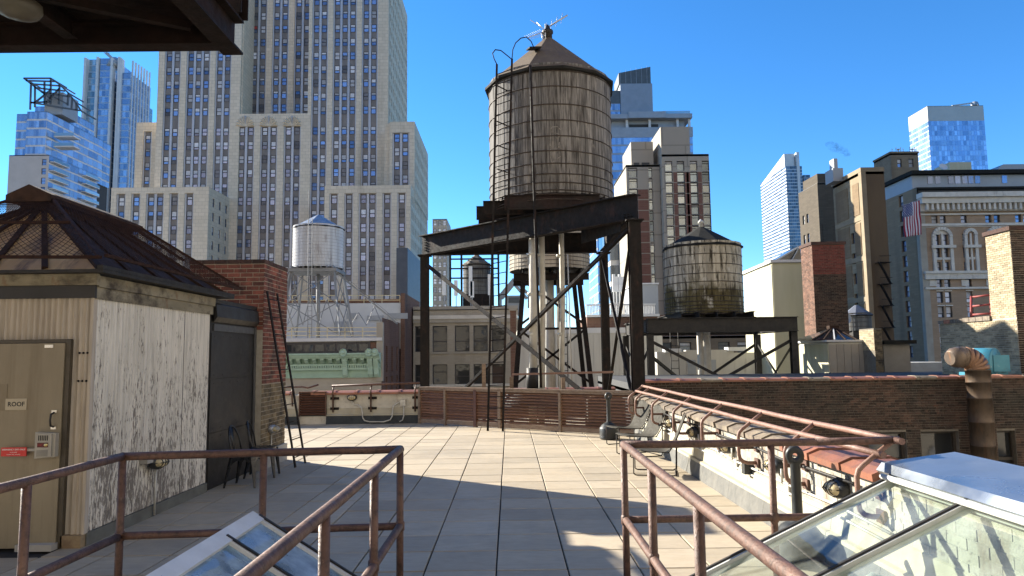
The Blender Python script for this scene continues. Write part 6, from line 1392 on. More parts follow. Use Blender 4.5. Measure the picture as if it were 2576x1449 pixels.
c = MB(); c.box(X(934, Y)+.01, x1, Y, Y+.3, g4(884), g4(859)); c.build('brick_end', M['sidebrick'], gc)
# cornice built up in steps
for (ya, yb, d, nm) in ((888, 892, .95, 'cornice_crown'), (892, 898, .80, 'cornice_fascia'), (898, 902, .62, 'cornice_soffit'), (915, 919, .32, 'cornice_mould'), (925, 930, .30, 'cornice_bed'), (902, 950, .12, 'frieze')):
    c = MB(); c.box(x0, x1-.02, Y-d, Y-.004, g4(yb), g4(ya)+(-.002)); c.build(nm, M['verdigris'] if ya != 902 else mk('pale_green_frieze', (.30, .44, .34), (.25, .36, .28), 1, rough=.7), gc)
for i in range(14):
    xx = X(957-19.5*i, Y); c = MB(); c.extrude([(xx-.12, Y-.62, g4(902)), (xx-.12, Y-.62, g4(905)), (xx-.12, Y-.45, g4(909)), (xx-.12, Y-.25, g4(914)), (xx-.12, Y-.13, g4(914)), (xx-.12, Y-.13, g4(902))], (.24, 0, 0)); c.build('modillion', M['verdigris'], gc)
for i in range(60):
    xx = x1-.15-i*.16; c = MB(); c.box(xx-.05, xx+.05, Y-.34, Y-.122, g4(925)+.004, g4(919)-.004); c.build('dentil', M['verdigris'], gc)
for xx in (875, 937, 951):
    p = X(xx, Y); c = MB(); c.extrude([(p-.17, Y-.70, g4(902)-.01), (p-.17, Y-.66, g4(908)), (p-.17, Y-.42, g4(925)), (p-.17, Y-.34, g4(942)), (p-.17, Y-.2, g4(949)), (p-.17, Y-.121, g4(949)), (p-.17, Y-.121, g4(902)-.01)], (.34, 0, 0)); c.build('console', M['verdigris'], gc)
    c = MB(); c.lathe((0, 0, 0), [(0, .10), (.10, .10), (.12, .05), (.22, .05), (.25, .10), (.27, .0)], 14); o = c.build('rosette', M['verdigris'], gc); o.matrix_basis = Matrix.Translation((p, Y-.97, g4(887))) @ Matrix.Rotation(R(90), 4, 'X')
plain(gc, (x1, Y+.31, ZG), (0, 1, 0), (1, 0, 0), .1, 1, M['sidebrick'])
sw = [(1.6, 2.3), (4.0, 4.7), (6.4, 7.1), (8.8, 9.5), (11.2, 11.9)]
facade(gc, (x1+.02, Y+.0, ZG), (0, 1, 0), (1, 0, 0), 16, g4(800)-ZG, sw, [(g4(y)-ZG-.95, g4(y)-ZG+.95) for y in (905, 985, 1060)], M['sidebrick'], limit=20, name='side_window', wall_name='side_wall')
c = MB(); c.box(x1-.35, x1+.10, Y-.1, Y+.35, g4(960), g4(812)); c.build('corner_quoin', M['buffstone'], gc)
def railing(t, x_0, x_1, ytop, ybot, Yq, m_, k, bars=2):
    for j in range(bars+1):
        y = ytop+(ybot-ytop)*j/(bars+.6); c = MB(); c.beam(at(x_0, y, Yq), at(x_1, y-1, Yq), .05, .05); c.build('rail', m_, t)
    for i in range(k+1):
        x = x_0+(x_1-x_0)*i/k; c = MB(); c.beam(at(x, ytop, Yq), at(x, ybot, Yq), .05, .05); c.build('post', m_, t)
r1 = thing('roof_railing', 'cream pipe railing on the roof edge above the green cornice', 'railing', at(850, 849, 49.9)); railing(r1, 600, 957, 825, 850, 50.1, M['creamrail'], 8)
pn = thing('white_penthouse', 'white rendered penthouse with brick end wall behind the silver tank', 'building', at(860, 820, 58))
Y = 58.0; x0, x1, zt = X(560, Y), X(1009, Y), Zz(900, 763, Y); c = MB(); c.box(x0, x1, Y, Y+9, 2.5, zt); c.build('wall', M['whitewall'], pn); c = MB(); c.box(x1+.003, x1+.35, Y-.1, Y+9.5, 2.5-30, Zz(1010, 738, Y)); c.build('end_wall', M['sidebrick'], pn)
c = MB(); c.box(x0, x1, Y+.4, Y+.8, zt+.002, Zz(900, 752, Y)); c.build('brick_upstand', M['sidebrick'], pn)
for x, y, w, h in ((885, 795, 24, 14), (860, 822, 36, 26), (945, 800, 40, 12), (1000, 795, 50, 14), (876, 730, 0, 0)):
    if w: p = at(x, y, Y); c = MB(); c.box(p.x-w/60, p.x+w/60, Y-.12, Y-.01, p.z-h/60, p.z+h/60); c.build('vent_louvre', M['greypanel'], pn)
r2 = thing('roof_railing', 'cream pipe railing on top of the white penthouse', 'railing', at(850, 763, 58)); railing(r2, 600, 1006, 744, 763, 58.2, M['creamrail'], 9, 1)
# ================================================================== behind the fence: beige office building
bb = thing('beige_building', 'beige brick building with tall dark windows behind the slat fence', 'building', (X(1190, 62), 70, ZG))
Y = 62.0; x0, x1 = X(1040, Y), X(1299, Y); zt = Zz(1180, 772, Y); core(bb, x0, x1, Y, 82, zt)
cols = [(X(a, Y, 850)-x0, X(b, Y, 850)-x0) for a, b in ((1044, 1070), (1088, 1125), (1144, 1181), (1191, 1227), (1237, 1270))]
def h6(y): return Zz(1180, y, Y)-ZG
WIN4 = [sash(1, 1, .05, .03, .62, .02), sash(1, 1, .05, .03, .40, .02)]
facade(bb, (x0, Y, ZG), (1, 0, 0), (0, -1, 0), x1-x0, zt-ZG, cols, [(h6(884), h6(819)), (h6(967), h6(916)), (h6(1050), h6(995))], M['beigebrick'], WIN4, [M['winframe'], M['pane_dk'], M['winblind'], M['winred']], (1, 1), .3, 30)
for (ya, yb, d, m_) in ((770, 778, .12, M['buffstone']), (793, 802, .22, M['whitestone']), (802, 811, .14, M['buffstone']), (966, 972, .2, M['whitestone'])):
    c = MB(); c.box(x0, x1, Y-d, Y-.003, Zz(1180, yb, Y), Zz(1180, ya, Y)); c.build('stone_course', m_, bb)
for a, b in ((1088, 1125), (1144, 1181), (1191, 1227), (1237, 1270)):
    for y in (886, 968-1): c = MB(); c.box(X(a, Y, 850)-.1, X(b, Y, 850)+.1, Y-.13, Y-.004, Zz(1180, y+3, Y), Zz(1180, y, Y)); c.build('sill', M['buffstone'], bb)
# dark tank in its steel cage, with panel antennas, on that roof
W5 = at(1200, 745, 66); zr = zt
w5 = thing('water_tower', 'small dark grey tank inside a steel cage with panel antennas', 'water tower', (W5.x, 66, zr))
zb_ = Zz(1200, 742, 66); tank(w5, (W5.x, 66, 0), 1.26, zb_, Zz(1200, 664, 66), 40, M['staves_dark'], [zb_+.3+.4*k for k in range(7)], .08, Zz(1200, 640, 66), mk('tan_cone', (.16, .135, .10), rough=.8), 8, 40, .02)
for x in (1132, 1160, 1238, 1252):
    for yq in (64.5, 67.5): p = X(x, yq); c = MB(); c.box(p-.09, p+.09, yq-.09, yq+.09, zr-.5, Zz(x, 628, 64.5)); c.build('cage_post', M['black_steel'], w5)
for y in (628, 640, 652, 676, 700):
    for yq in (64.5, 67.5): c = MB(); c.beam(at(1130, y, yq), at(1254, y-1, yq), .13, .13); c.build('cage_beam', M['black_steel'], w5)
for x in (1132, 1160, 1195, 1225, 1252): c = MB(); c.beam((X(x, 64.5), 64.4, Zz(x, 628, 64.5)), (X(x, 64.5), 67.6, Zz(x, 628, 64.5)), .1, .1); c.build('cage_beam', M['black_steel'], w5)
c = MB(); c.box(X(1165, 66), X(1240, 66), 64.8, 67.2, zr, zb_-.02); c.build('dunnage', M['black_steel'], w5)
for i, (x, ya, yb) in enumerate(((1117, 700, 742), (1147, 705, 744), (1184, 670, 744), (1188, 708, 748), (1232, 690, 742))):
    t_ = thing('panel_antenna', ['white panel antenna left of the caged dark tank', 'white panel antenna just left of the cage corner', 'tall white antenna mast in front of the dark tank', 'white panel antenna beside the tall mast', 'slim white antenna right of the dark tank'][i], 'antenna', at(x, yb, 63), 'panel antennas')
    p, q = at(x, yb, 63), at(x, ya, 63); c = MB(); c.box(p.x-.16, p.x+.16, 62.9, 63.1, p.z, q.z); c.build('panel', M['antenna_white'], t_); c = MB(); c.tube([(p.x, 63.2, zr), (p.x, 63.2, q.z)], .05, 6); c.build('mast', M['greypanel'], t_)
py = thing('gable_frame', 'open grey steel gable frame over rooftop equipment', 'frame', at(1290, 765, 70))
for (a, b) in (((1257, 745), (1293, 702)), ((1293, 702), (1333, 745)), ((1262, 752), (1293, 714)), ((1293, 714), (1326, 752))):
    for yq in (69, 73): c = MB(); c.beam(at(*a, yq), at(*b, yq), .25, .3); c.build('rafter', M['greypanel'], py)
for k in range(6): t_ = k/5; c = MB(); c.beam(at(1257+36*t_, 745-43*t_, 69), at(1257+36*t_, 745-43*t_, 69)+V((0, 4, 0)), .12, .12); c.build('purlin', M['greypanel'], py)
for x in (1260, 1330): c = MB(); c.beam(at(x, 745, 69), at(x, 775, 69), .2, .2); c.build('post', M['greypanel'], py)
eq = thing('roof_unit', 'boxy grey air handling unit under the gable frame', 'unit', at(1293, 765, 71)); p, q = at(1272, 768, 71), at(1316, 744, 71); c = MB(); c.box(p.x, q.x, 70.5, 72.5, p.z-1, q.z); c.build('casing', M['greypanel'], eq); c = MB(); c.box(p.x+.3, q.x-.4, 70.42, 70.49, p.z+.2, q.z-.2); c.build('grille', M['louvre'], eq)
# thin brick flue and terracotta pot
tf = thing('thin_chimney', 'thin dark brick chimney behind the ladder with a clay pot foot', 'chimney', at(1291, 955, 40)); p, q = at(1285, 950, 40), at(1298, 776, 40); c = MB(); c.box(p.x, q.x, 40, 40.35, -3, q.z); c.build('stack', M['sidebrick'], tf); c = MB(); c.box(p.x-.05, q.x+.05, 39.94, 40.4, q.z-.12, q.z+.02); c.build('cap', M['buffstone'], tf)
tank_w = mk('tan_wall', (.40, .36, .28), (.34, .3, .23), .8, rough=.8)
# ================================================================== centre right: white boarded buildings on the next roof
def board_wall(t, O, u, n, W, H, m_, bw=.45, nm='board', lim=40):
    its = []; k = max(1, int(W/bw)); bw = W/k
    for i in range(k): its.append((0, frame(V(O)+V(u)*(i*bw+.008), u, n, bw-.016, .03+random.uniform(0, .008), H)))
    pieces(t, nm, [UNIT], its, m_, lim)
wb = thing('boarded_roof_house', 'low grey boarded roof house with red brick band and white balustrade', 'building', at(1560, 950, 44))
Y = 44.0; x0, x1 = X(1297, Y), X(1655, Y); zt = Zz(1560, 826, Y); c = MB(); c.box(x0, x1, Y, Y+9, -6, zt); c.build('wall', M['shed_white'], wb)
board_wall(wb, (x0, Y, -3), (1, 0, 0), (0, -1, 0), x1-x0, zt+3-.3, M['shed_white'], .38)
c = MB(); c.box(x0, x1, Y-.06, Y+.2, zt-.28, zt+.05); c.build('eave_board', M['whiteframe'], wb)
xb0 = X(1470, Y+3); c = MB(); c.box(xb0, X(1645, Y+3), Y+3, Y+8, zt+.06, Zz(1560, 800-2, Y+3)); c.build('brick_band', M['sidebrick'], wb)
c = MB(); c.box(xb0-.05, X(1645, Y+3)+.1, Y+2.8, Y+8.1, Zz(1560, 797, Y+3), Zz(1560, 791, Y+3)); c.build('coping', M['whiteframe'], wb)
bl = thing('white_balustrade', 'white slatted balustrade above the red brick band', 'railing', at(1560, 790, 47)); zb0, zb1 = Zz(1560, 790, 47), Zz(1560, 768, 47)
its = []
for i in range(46):
    x = 1470+i*3.7; p = X(x, 47); its.append((0, frame((p, 47, zb0), (1, 0, 0), (0, -1, 0), .05, .05, zb1-zb0)))
pieces(bl, 'baluster', [UNIT], its, M['whiteframe'], 60); c = MB(); c.box(X(1468, 47), X(1640, 47), 46.9, 47.1, zb1, zb1+.09); c.build('top_rail', M['whiteframe'], bl)
gw = thing('grey_stair_tower', 'plain grey rendered wall with cell antennas between tower legs and mossy tank', 'building', at(1610, 760, 52)); c = MB(); c.box(X(1590, 52), X(1648, 52), 52, 57, 0, Zz(1620, 716, 52)); c.build('wall', M['greypanel'], gw); c = MB(); c.box(X(1588, 52), X(1650, 52), 51.9, 57.1, Zz(1620, 716, 52)+.01, Zz(1620, 712, 52)); c.build('coping', M['whiteframe'], gw)
for i, x in enumerate((1545, 1552, 1560, 1567)):
    t_ = thing('cell_antenna', ['leftmost white cell antenna in the cluster right of the big legs', 'second white cell antenna in the cluster right of the big legs', 'third white cell antenna in the cluster right of the big legs', 'rightmost white cell antenna in the cluster right of the big legs'][i], 'antenna', at(x, 770, 50), 'cell antenna cluster')
    p, q = at(x, 745, 50), at(x, 690+6*(i % 2), 50); c = MB(); c.box(p.x-.10, p.x+.10, 49.9, 50.1, p.z+.5, q.z); c.build('panel', M['antenna_white'], t_); c = MB(); c.tube([(p.x, 50.15, p.z-1.5), (p.x, 50.15, q.z-.1)], .045, 6); c.build('mast', M['whiteframe'], t_)
    c = MB(); c.box(p.x-.12, p.x+.08, 49.8, 49.98, p.z+.3, p.z+.8); c.build('radio_unit', M['antenna_white'], t_)
# ---------------- low white roof line and flats behind the mossy tank
lw = thing('white_roof_wall', 'streaked white parapet with stepped top behind the mossy tank frame', 'wall', at(1800, 950, 38)); Y = 38.0
for x_0, x_1, yt in ((1640, 1712, 884), (1712, 1830, 880), (1830, 1912, 888)):
    c = MB(); c.box(X(x_0, Y)+.004, X(x_1, Y)-.004, Y, Y+.5, -4, Zz(1780, yt, Y)); c.build('wall_section', M['shed_white'], lw)
for x_0, x_1, yt in ((1660, 1700, 876), (1815, 1860, 874)): c = MB(); c.box(X(x_0, Y), X(x_1, Y), Y-.1, Y+.6, Zz(1780, yt+10, Y)+.01, Zz(1780, yt, Y)); c.build('cap_block', M['whiteframe'], lw)
for x in (1715, 1765): c = MB(); c.box(X(x, Y), X(x+20, Y), Y-.03, Y-.004, Zz(1780, 940, Y), Zz(1780, 905, Y)); c.build('wall_vent', M['greypanel'], lw)
fb = thing('flat_block', 'shaded lower flats with windows glimpsed under the mossy tank frame', 'building', at(1780, 870, 80)); Y = 80.0; x0, x1 = X(1640, Y), X(1925, Y); zt = Zz(1780, 845, Y); core(fb, x0, x1, Y, 90, zt)
facade(fb, (x0, Y, ZG), (1, 0, 0), (0, -1, 0), x1-x0, zt-ZG, gridcols(x1-x0, 6, 1.3), [(zt-ZG-2.2, zt-ZG-.7), (zt-ZG-5.2, zt-ZG-3.7)], M['brick_dark_far'], SINGLE, RWM, (3, 1), .2, 20)
fb2 = MB(); fb2.box(X(1640, 81), X(1920, 81), 81, 90, ZG, zt+2.5); tag(fb2.build('flat_block', M['sidebrick']), 'dark red brick block behind the shaded flats', 'building')
# ---------------- cream board shed, brick stack, low sheds
cs = thing('cream_shed', 'tall cream boarded roof house with its left side in sun', 'building', at(1935, 950, 36)); Y = 36.0; x0, x1 = X(1934, Y), X(2030, Y); zt = Zz(1940, 661, Y); zl = 4.4
c = MB(); c.box(x0, x1, Y, Y+zl, -4, zt-.02); c.build('core', M['shed_cream'], cs)
for z0_, z1_ in ((-3, Zz(1940, 800, Y)-.0), (Zz(1940, 800, Y)+.03, zt-.1)):
    board_wall(cs, (x0, Y+zl, z0_), (0, -1, 0), (-1, 0, 0), zl, z1_-z0_, M['shed_cream'], .45); board_wall(cs, (x0, Y, z0_), (1, 0, 0), (0, -1, 0), x1-x0, z1_-z0_, M['shed_cream'], 1.3)
c = MB(); c.extrude([(x0-.12, Y-.12, zt), (x0-.12, Y+zl+.1, zt-.12), (x0-.12, Y+zl+.1, zt+.05), (x0-.12, Y-.12, zt+.14)], (x1-x0+.2, 0, 0)); c.build('roof_edge', M['whiteframe'], cs)
sk = thing('roof_skylight', 'small ridged skylight on the cream shed roof beside the brick stack', 'skylight', at(1990, 640, 37)); a_, b_ = at(1950, 656, 37.2), at(2008, 622, 37.2); c = MB(); c.extrude([a_, at(2016, 655, 37.2), at(2012, 618, 37.2), b_], (0, 1.6, 0)); c.build('glazing', M['pane_dk'], sk); c = MB(); c.beam(a_+V((0, -.03, 0)), b_+V((0, -.03, 0)), .08, .08); c.beam(at(1992, 654, 37.1), at(2010, 622, 37.1), .05, .05); c.build('frame', M['greypanel'], sk)
bs = thing('brick_stack', 'square brown brick stack with redder top beside the cream shed', 'chimney', at(2075, 850, 33)); Y = 33.0; x0, x1 = X(2036, Y), X(2117, Y); zt = Zz(2060, 611, Y); dp = 1.25
c = MB(); c.box(x0, x1, Y, Y+dp, -4, zt-.01); c.build('mortar_core', M['mortar_dk'], bs)
zr_ = Zz(2060, 690, Y); zq = Zz(2060, 860, Y)
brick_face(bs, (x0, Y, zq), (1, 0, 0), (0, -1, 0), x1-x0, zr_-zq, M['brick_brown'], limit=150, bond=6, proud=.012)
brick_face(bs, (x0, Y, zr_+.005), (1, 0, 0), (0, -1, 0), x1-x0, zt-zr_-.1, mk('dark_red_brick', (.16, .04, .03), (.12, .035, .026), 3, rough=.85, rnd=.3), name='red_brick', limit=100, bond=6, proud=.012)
brick_face(bs, (x0, Y+dp, zq), (0, -1, 0), (-1, 0, 0), dp, zt-zq-.1, mk('sunny_brown_brick', (.15, .078, .052), (.11, .056, .038), 3, rough=.85, rnd=.4), name='side_brick', limit=60, bond=6, proud=.012)  # paler copy of the brown brick, sunlight painted into this side
c = MB(); c.box(x0-.06, x1+.06, Y-.06, Y+dp+.06, zt-.09, zt+.05); c.build('cap', M['brick_soot'], bs)
ls = thing('low_shed', 'low cream boarded shed with shaded grey front and a glass pyramid on its roof', 'building', at(2090, 945, 30)); Y = 30.0; x0, x1 = X(2064, Y), X(2192, Y); zt = Zz(2100, 860, Y)
c = MB(); c.box(x0, x1, Y, Y+3, -4, zt-.02); c.build('core', M['shed_white'], ls); board_wall(ls, (x0, Y, -2), (1, 0, 0), (0, -1, 0), x1-x0, zt+1.9, mk('shaded_boards', (.33, .30, .25), (.28, .25, .21), 1, rough=.8, rnd=.06), .28); board_wall(ls, (x0, Y+3, -2), (0, -1, 0), (-1, 0, 0), 3, zt+1.9, M['shed_cream'], .4)  # shaded front painted greyer than the sunlit cream side
c = MB(); c.box(x0-.1, x1+.05, Y-.08, Y+3.1, zt, zt+.08); c.build('roof_edge', M['whiteframe'], ls)
p4 = [at(2036, 857, 30.6), at(2146, 853, 30.6)]; za_ = zt+.09; c = MB(); pa, pb = p4[0].x, p4[1].x; ap0, ap1 = at(2090, 826, 31.4), at(2100, 826, 31.4)
c.add([(pa, 30.3, za_), (pb, 30.3, za_), (pb, 32.7, za_), (pa, 32.7, za_), (ap0.x, 31.4, ap0.z), (ap1.x, 31.4, ap1.z)], [(0, 1, 5, 4), (1, 2, 5), (2, 3, 4, 5), (3, 0, 4)])
c.build('pyramid_glazing', M['pane_dk'], ls)
for k in range(5):
    t_ = k/4; c = MB(); c.beam((pa+(pb-pa)*t_, 30.28, za_+.02), (ap0.x+(ap1.x-ap0.x)*t_, 31.36, ap0.z+.02), .05, .04); c.build('pyramid_bar', M['roofbrown'] if k != 2 else M['whiteframe'], ls)
c = MB(); c.box(ap0.x-.12, ap1.x+.12, 31.25, 31.55, ap0.z-.02, ap0.z+.12); c.build('pyramid_cap', M['roofbrown'], ls)
W6 = at(2158, 830, 45); w6 = thing('water_tower', 'tiny grey wooden tank with pointed roof beside the brick stack', 'water tower', (W6.x, 45, 0)); zb_, zt_ = Zz(2158, 832, 45), Zz(2158, 788, 45); tank(w6, (W6.x, 45, 0), .80, zb_, zt_, 36, M['staves_dark'], [zb_+.25+.28*k for k in range(4)], .06, Zz(2158, 768, 45), mk('blue_grey_cone', (.10, .11, .14), rough=.7), 8, 36, .012)
c = MB(); c.box(W6.x-.6, W6.x+.6, 44.4, 45.6, -6, zb_-.01); c.build('stand', M['dark_steel'], w6)
sd3 = thing('satellite_dish', 'grey dish left of the tiny wooden tank', 'dish', at(2122, 800, 43)); c = MB(); c.lathe((0, 0, 0), [(0, 0), (.25, .05), (.42, .13)], 14); o = c.build('bowl', M['greypanel'], sd3); o.matrix_basis = Matrix.Translation(at(2122, 801, 43)) @ Matrix.Rotation(R(75), 4, 'X'); c = MB(); c.tube([at(2122, 806, 43.15), at(2122, 850, 43.15)], .05, 6); c.build('mast', M['greypanel'], sd3)
bp = thing('brick_pier', 'short brick pier with sunlit left face right of the glass pyramid', 'chimney', at(2180, 930, 29)); x0, x1, zt = X(2178, 29), X(2197, 29), Zz(2180, 826, 29); c = MB(); c.box(x0, x1, 29, 30.2, -4, zt); c.build('mortar_core', M['mortar_dk'], bp)
brick_face(bp, (x0, 30.2, zt-.9), (0, -1, 0), (-1, 0, 0), 1.2, .85, M['brick_yellow'], limit=60, bond=0, proud=.012); brick_face(bp, (x0, 29, zt-2.2), (1, 0, 0), (0, -1, 0), x1-x0, 2.15, M['brick_tan'], limit=60, bond=0, proud=.012)
rb = thing('grey_roof_box', 'flat roofed dark box with pale wall right of the brick pier', 'building', at(2230, 930, 30)); x0, x1, zt = X(2199, 30), X(2264, 30), Zz(2230, 866, 30); c = MB(); c.box(x0, x1, 30, 34, -4, zt); c.build('wall', mk('pale_block_wall', (.28, .26, .22), (.23, .21, .18), 1.5, rough=.85), rb); c = MB(); c.box(x0-.05, x1+.2, 29.8, 34, zt+.01, zt+.16); c.build('roof', M['blackroof'], rb)
wb2 = MB(); wb2.box(X(2262, 40), X(2372, 40), 40, 44, -6, Zz(2300, 912, 40)); tag(wb2.build('low_roof_wall', M['concrete']), 'low concrete roof wall below the hotel', 'wall')
# ================================================================== right: brown brick building across the gap
BWY = 20.3
bw = thing('brown_brick_building', 'dark brown brick wall with clay coping and windows across the gap at right', 'building', (9, BWY, ZG))
zt = Zz(2100, 957, BWY); x0, x1 = 3.6, 18.0
WIN = [(X(2186, BWY, 1120), X(2281, BWY, 1120), Zz(2230, 1180, BWY), Zz(2230, 1087, BWY)), (X(2318, BWY, 1120), X(2413, BWY, 1120), Zz(2360, 1182, BWY), Zz(2360, 1086, BWY)), (X(2510, BWY, 1120), X(2556, BWY, 1120), Zz(2530, 1200, BWY), Zz(2530, 1082, BWY))]
zq = -3.2
c = MB(); 
facade(bw, (x0, BWY, -8), (1, 0, 0), (0, -1, 0), x1-x0, zt+8, [(a-x0, b-x0) for a, b, _, _ in WIN], [(WIN[0][2]+8-.35, WIN[0][3]+8)], M['mortar_dk'], [sash(1, 1, .07, .05, .42, .03, .08)], [mk('dark_brown_frame', (.045, .035, .026), (.03, .025, .02), 5, rough=.6), M['pane_dk'], M['winblind'], M['winred']], (1,), .16, 10)
c = MB(); c.box(x0, x1, BWY+.35, BWY+9, -8, zt-.05); c.build('core', M['citycore'], bw)
brick_face(bw, (x0, BWY, zq), (1, 0, 0), (0, -1, 0), x1-x0, zt-zq, M['brick_brown'], holes=[(a-x0-.01, b-x0+.01, WIN[0][2]-.35-zq, WIN[0][3]-zq) for a, b, _, _ in WIN], limit=300, bond=6, proud=.010, jit=.004)
for k in range(24):
    o = link('coping_tile', c2 if k % 5 != 3 else c1, bw); o.matrix_basis = Matrix.Translation((x0+.61*(k+1)-.02, BWY+.16, zt+.002)) @ Matrix.Rotation(R(90), 4, 'Z') @ Matrix.Rotation(random.uniform(-.02, .02), 4, 'Y') @ Matrix.Diagonal((.95, 1, .95, 1))
c = MB(); c.box(x0, x1, BWY+.45, BWY+9, zt-.35, zt-.25); c.build('roof', M['greybase'], bw)
# left continuation of that roof line behind the fence
rl = thing('rear_parapet', 'low brick parapet with orange clay coping behind the slat fence', 'wall', (1, 24, 0)); zt2 = Zz(1500, 975, 24.5)
c = MB(); c.box(-3.2, 3.8, 24.5, 24.85, -8, zt2-.1); c.build('wall_core', M['sidebrick'], rl)
for k in range(11):
    o = link('coping_tile', c2, rl); o.matrix_basis = Matrix.Translation((-3.1+.61*(k+1), 24.67, zt2-.09)) @ Matrix.Rotation(R(90), 4, 'Z')
c = MB(); c.box(-8, 3.5, 21.3, 60, -8.2, -8); tag(c.build('lower_roof', M['greybase']), 'flat dark lower roof in the gap behind the fence', 'roof')
rp2 = thing('loose_slates', 'heap of stacked roof slates on the wall behind the ash receptacle', 'pile', at(1580, 1050, 16.8))
for k in range(14):
    p = V((2.35+.09*(k % 7)-.35, 17.3+.25*(k//7), .78+.05*(k % 3))); c = MB(); c.obox(p, (.16, .02*(k % 3), 0), (0, .11, 0), (.0, .0, .018)); c.build('slate', M['concrete'] if k % 2 else M['terracotta_old'], rp2)
c = MB(); c.box(1.85, 2.75, 17.1, 17.75, -.02, .74); c.build('pallet', M['greybase'], rp2)
# ---------------- rusty duct with elbow and blue fan
du = thing('exhaust_duct', 'rusting exhaust duct climbing the brown wall to an elbow', 'duct', (X(2470, 19.6), 19.6, -3)); Yd = 19.7; xc = X(2468, Yd, 1050); rr_ = (X(2499, Yd)-X(2445, Yd))/2*.98
zz_ = [Zz(2468, y, Yd) for y in (1260, 1180, 1120, 1060, 1000, 960, 930)]
for i in range(6):
    c = MB(); c.lathe((xc, Yd, 0), [(rr_*(1+.02*(i % 2)), zz_[i]), (rr_*(1+.02*(i % 2)), zz_[i+1]-.005), (rr_*1.05, zz_[i+1]-.03), (rr_*1.05, zz_[i+1]-.004)], 20); c.build('duct_section', M['ductrust'], du)
ec = V((xc-rr_*1.15, Yd, zz_[-1])); prev = None
for k in range(5):
    a0, a1 = math.pi/2*k/5*1.0, math.pi/2*(k+1)/5*1.0; Rb = rr_*1.15
    A = ec+V((Rb*math.cos(a0), 0, Rb*math.sin(a0))); B = ec+V((Rb*math.cos(a1), 0, Rb*math.sin(a1))); c = MB(); c.tube([A, B], rr_*1.0, 18); c.build('elbow_gore', M['elbow'], du)
B = ec+V((0, 0, rr_*1.15)); c = MB(); c.tube([B, B+V((-.12, 0, .01))], rr_*.98, 18); c.build('outlet', M['ductrust'], du); c = MB(); c.tube([B+V((-.12, 0, .01)), B+V((-.32, -.05, 0)), B+V((-.46, -.08, -.02))], [rr_*1.0, rr_*.92, rr_*.62], 16); c.build('outlet_hood', M['ductrust'], du)
fn = thing('blower_fan', 'blue enamelled blower fan behind the duct elbow', 'fan', at(2490, 930, 21)); q = at(2478, 913, 21.2)
c = MB(); c.lathe((0, 0, 0), [(.0, -.3), (.42, -.3), (.45, -.27), (.45, .27), (.42, .3), (0, .3)], 22); o = c.build('volute', M['copper_blue'], fn); o.matrix_basis = Matrix.Translation(q) @ Matrix.Rotation(R(90), 4, 'X') @ Matrix.Rotation(R(35), 4, 'Y')
p, q2 = at(2490, 935, 21), at(2527, 893, 21); c = MB(); c.box(p.x, q2.x, 20.8, 21.6, p.z, q2.z); c.build('motor_box', M['copper_blue'], fn); c = MB(); c.box(p.x-.6, q2.x, 20.9, 21.5, p.z-.4, p.z-.01); c.build('stand', M['copper_blue'], fn)
dpipe = MB(); xx = X(2425, 20.1); dpipe.tube([(xx, 20.2, zt-.1), (xx+.06, 20.2, -.6), (xx+.10, 20.2, -4)], .03, 6); tag(dpipe.build('drain_pipe', M['ductrust']), 'thin dark drain pipe on the brown wall beside the duct', 'pipe')
# ---------------- lit buff brick wall at the right edge
BX2 = 16.0
lb_ = thing('buff_brick_stairhouse', 'sunlit buff brick stair house wall at the right edge', 'building', (BX2, 25, 0))
yn, yf = ax(2562, 850, BX2).y, ax(2366, 850, BX2).y; ys = ax(2487, 700, BX2).y
zlow = ax(2400, 809, BX2).z; zhi = ax(2530, 578, BX2).z
c = MB(); c.box(BX2, BX2+4, yn, yf, -8, zlow-.02); c.build('mortar_core', M['mortar'], lb_); c = MB(); c.box(BX2+.002, BX2+4, yn, ys, zlow-.02, zhi-.02); c.build('mortar_core', M['mortar'], lb_)
zq2 = ax(2450, 945, BX2).z
brick_face(lb_, (BX2, yf, zq2), (0, -1, 0), (-1, 0, 0), yf-yn, zlow-zq2-.06, M['brick_yellow'], limit=200, bond=0, proud=.014)
brick_face(lb_, (BX2+.002, ys, zlow), (0, -1, 0), (-1, 0, 0), ys-yn, zhi-zlow-.06, M['brick_yellow'], name='upper_brick', limit=200, bond=0, proud=.014)
brick_face(lb_, (BX2, yn, zq2), (1, 0, 0), (0, -1, 0), 2.0, zhi-zq2-.06, M['brick_brown'], name='front_brick', limit=60, bond=0, proud=.012)
c = MB(); c.box(BX2-.08, BX2+4, yn-.08, ys+.05, zhi-.05, zhi+.08); c.build('cap', M['brick_soot'], lb_)
for k in range(8):
    yy = ys+(yf-ys)*k/8; c = MB(); c.box(BX2-.07, BX2+.4, yy+.01, yy+(yf-ys)/8-.01, zlow-.055, zlow+.07+random.uniform(0, .03)); c.build('coping_tile', M['terracotta_old'] if k != 6 else M['terracotta'], lb_)
rg = thing('red_ladder_rail', 'dark red pipe guard rail on the buff brick stair house', 'railing', at(2470, 790, 25))
for (a, b) in (((2443, 748), (2498, 741)), ((2443, 771), (2498, 765)), ((2443, 792), (2498, 788)), ((2443, 746), (2443, 800)), ((2492, 740), (2494, 795))):
    c = MB(); c.tube([at(*a, 26), at(*b, 25.4)], .04, 6); c.build('pipe', mk('red_lead_pipe', (.20, .035, .03), rough=.6) if 'red_lead_pipe' not in bpy.data.materials else bpy.data.materials['red_lead_pipe'], rg)
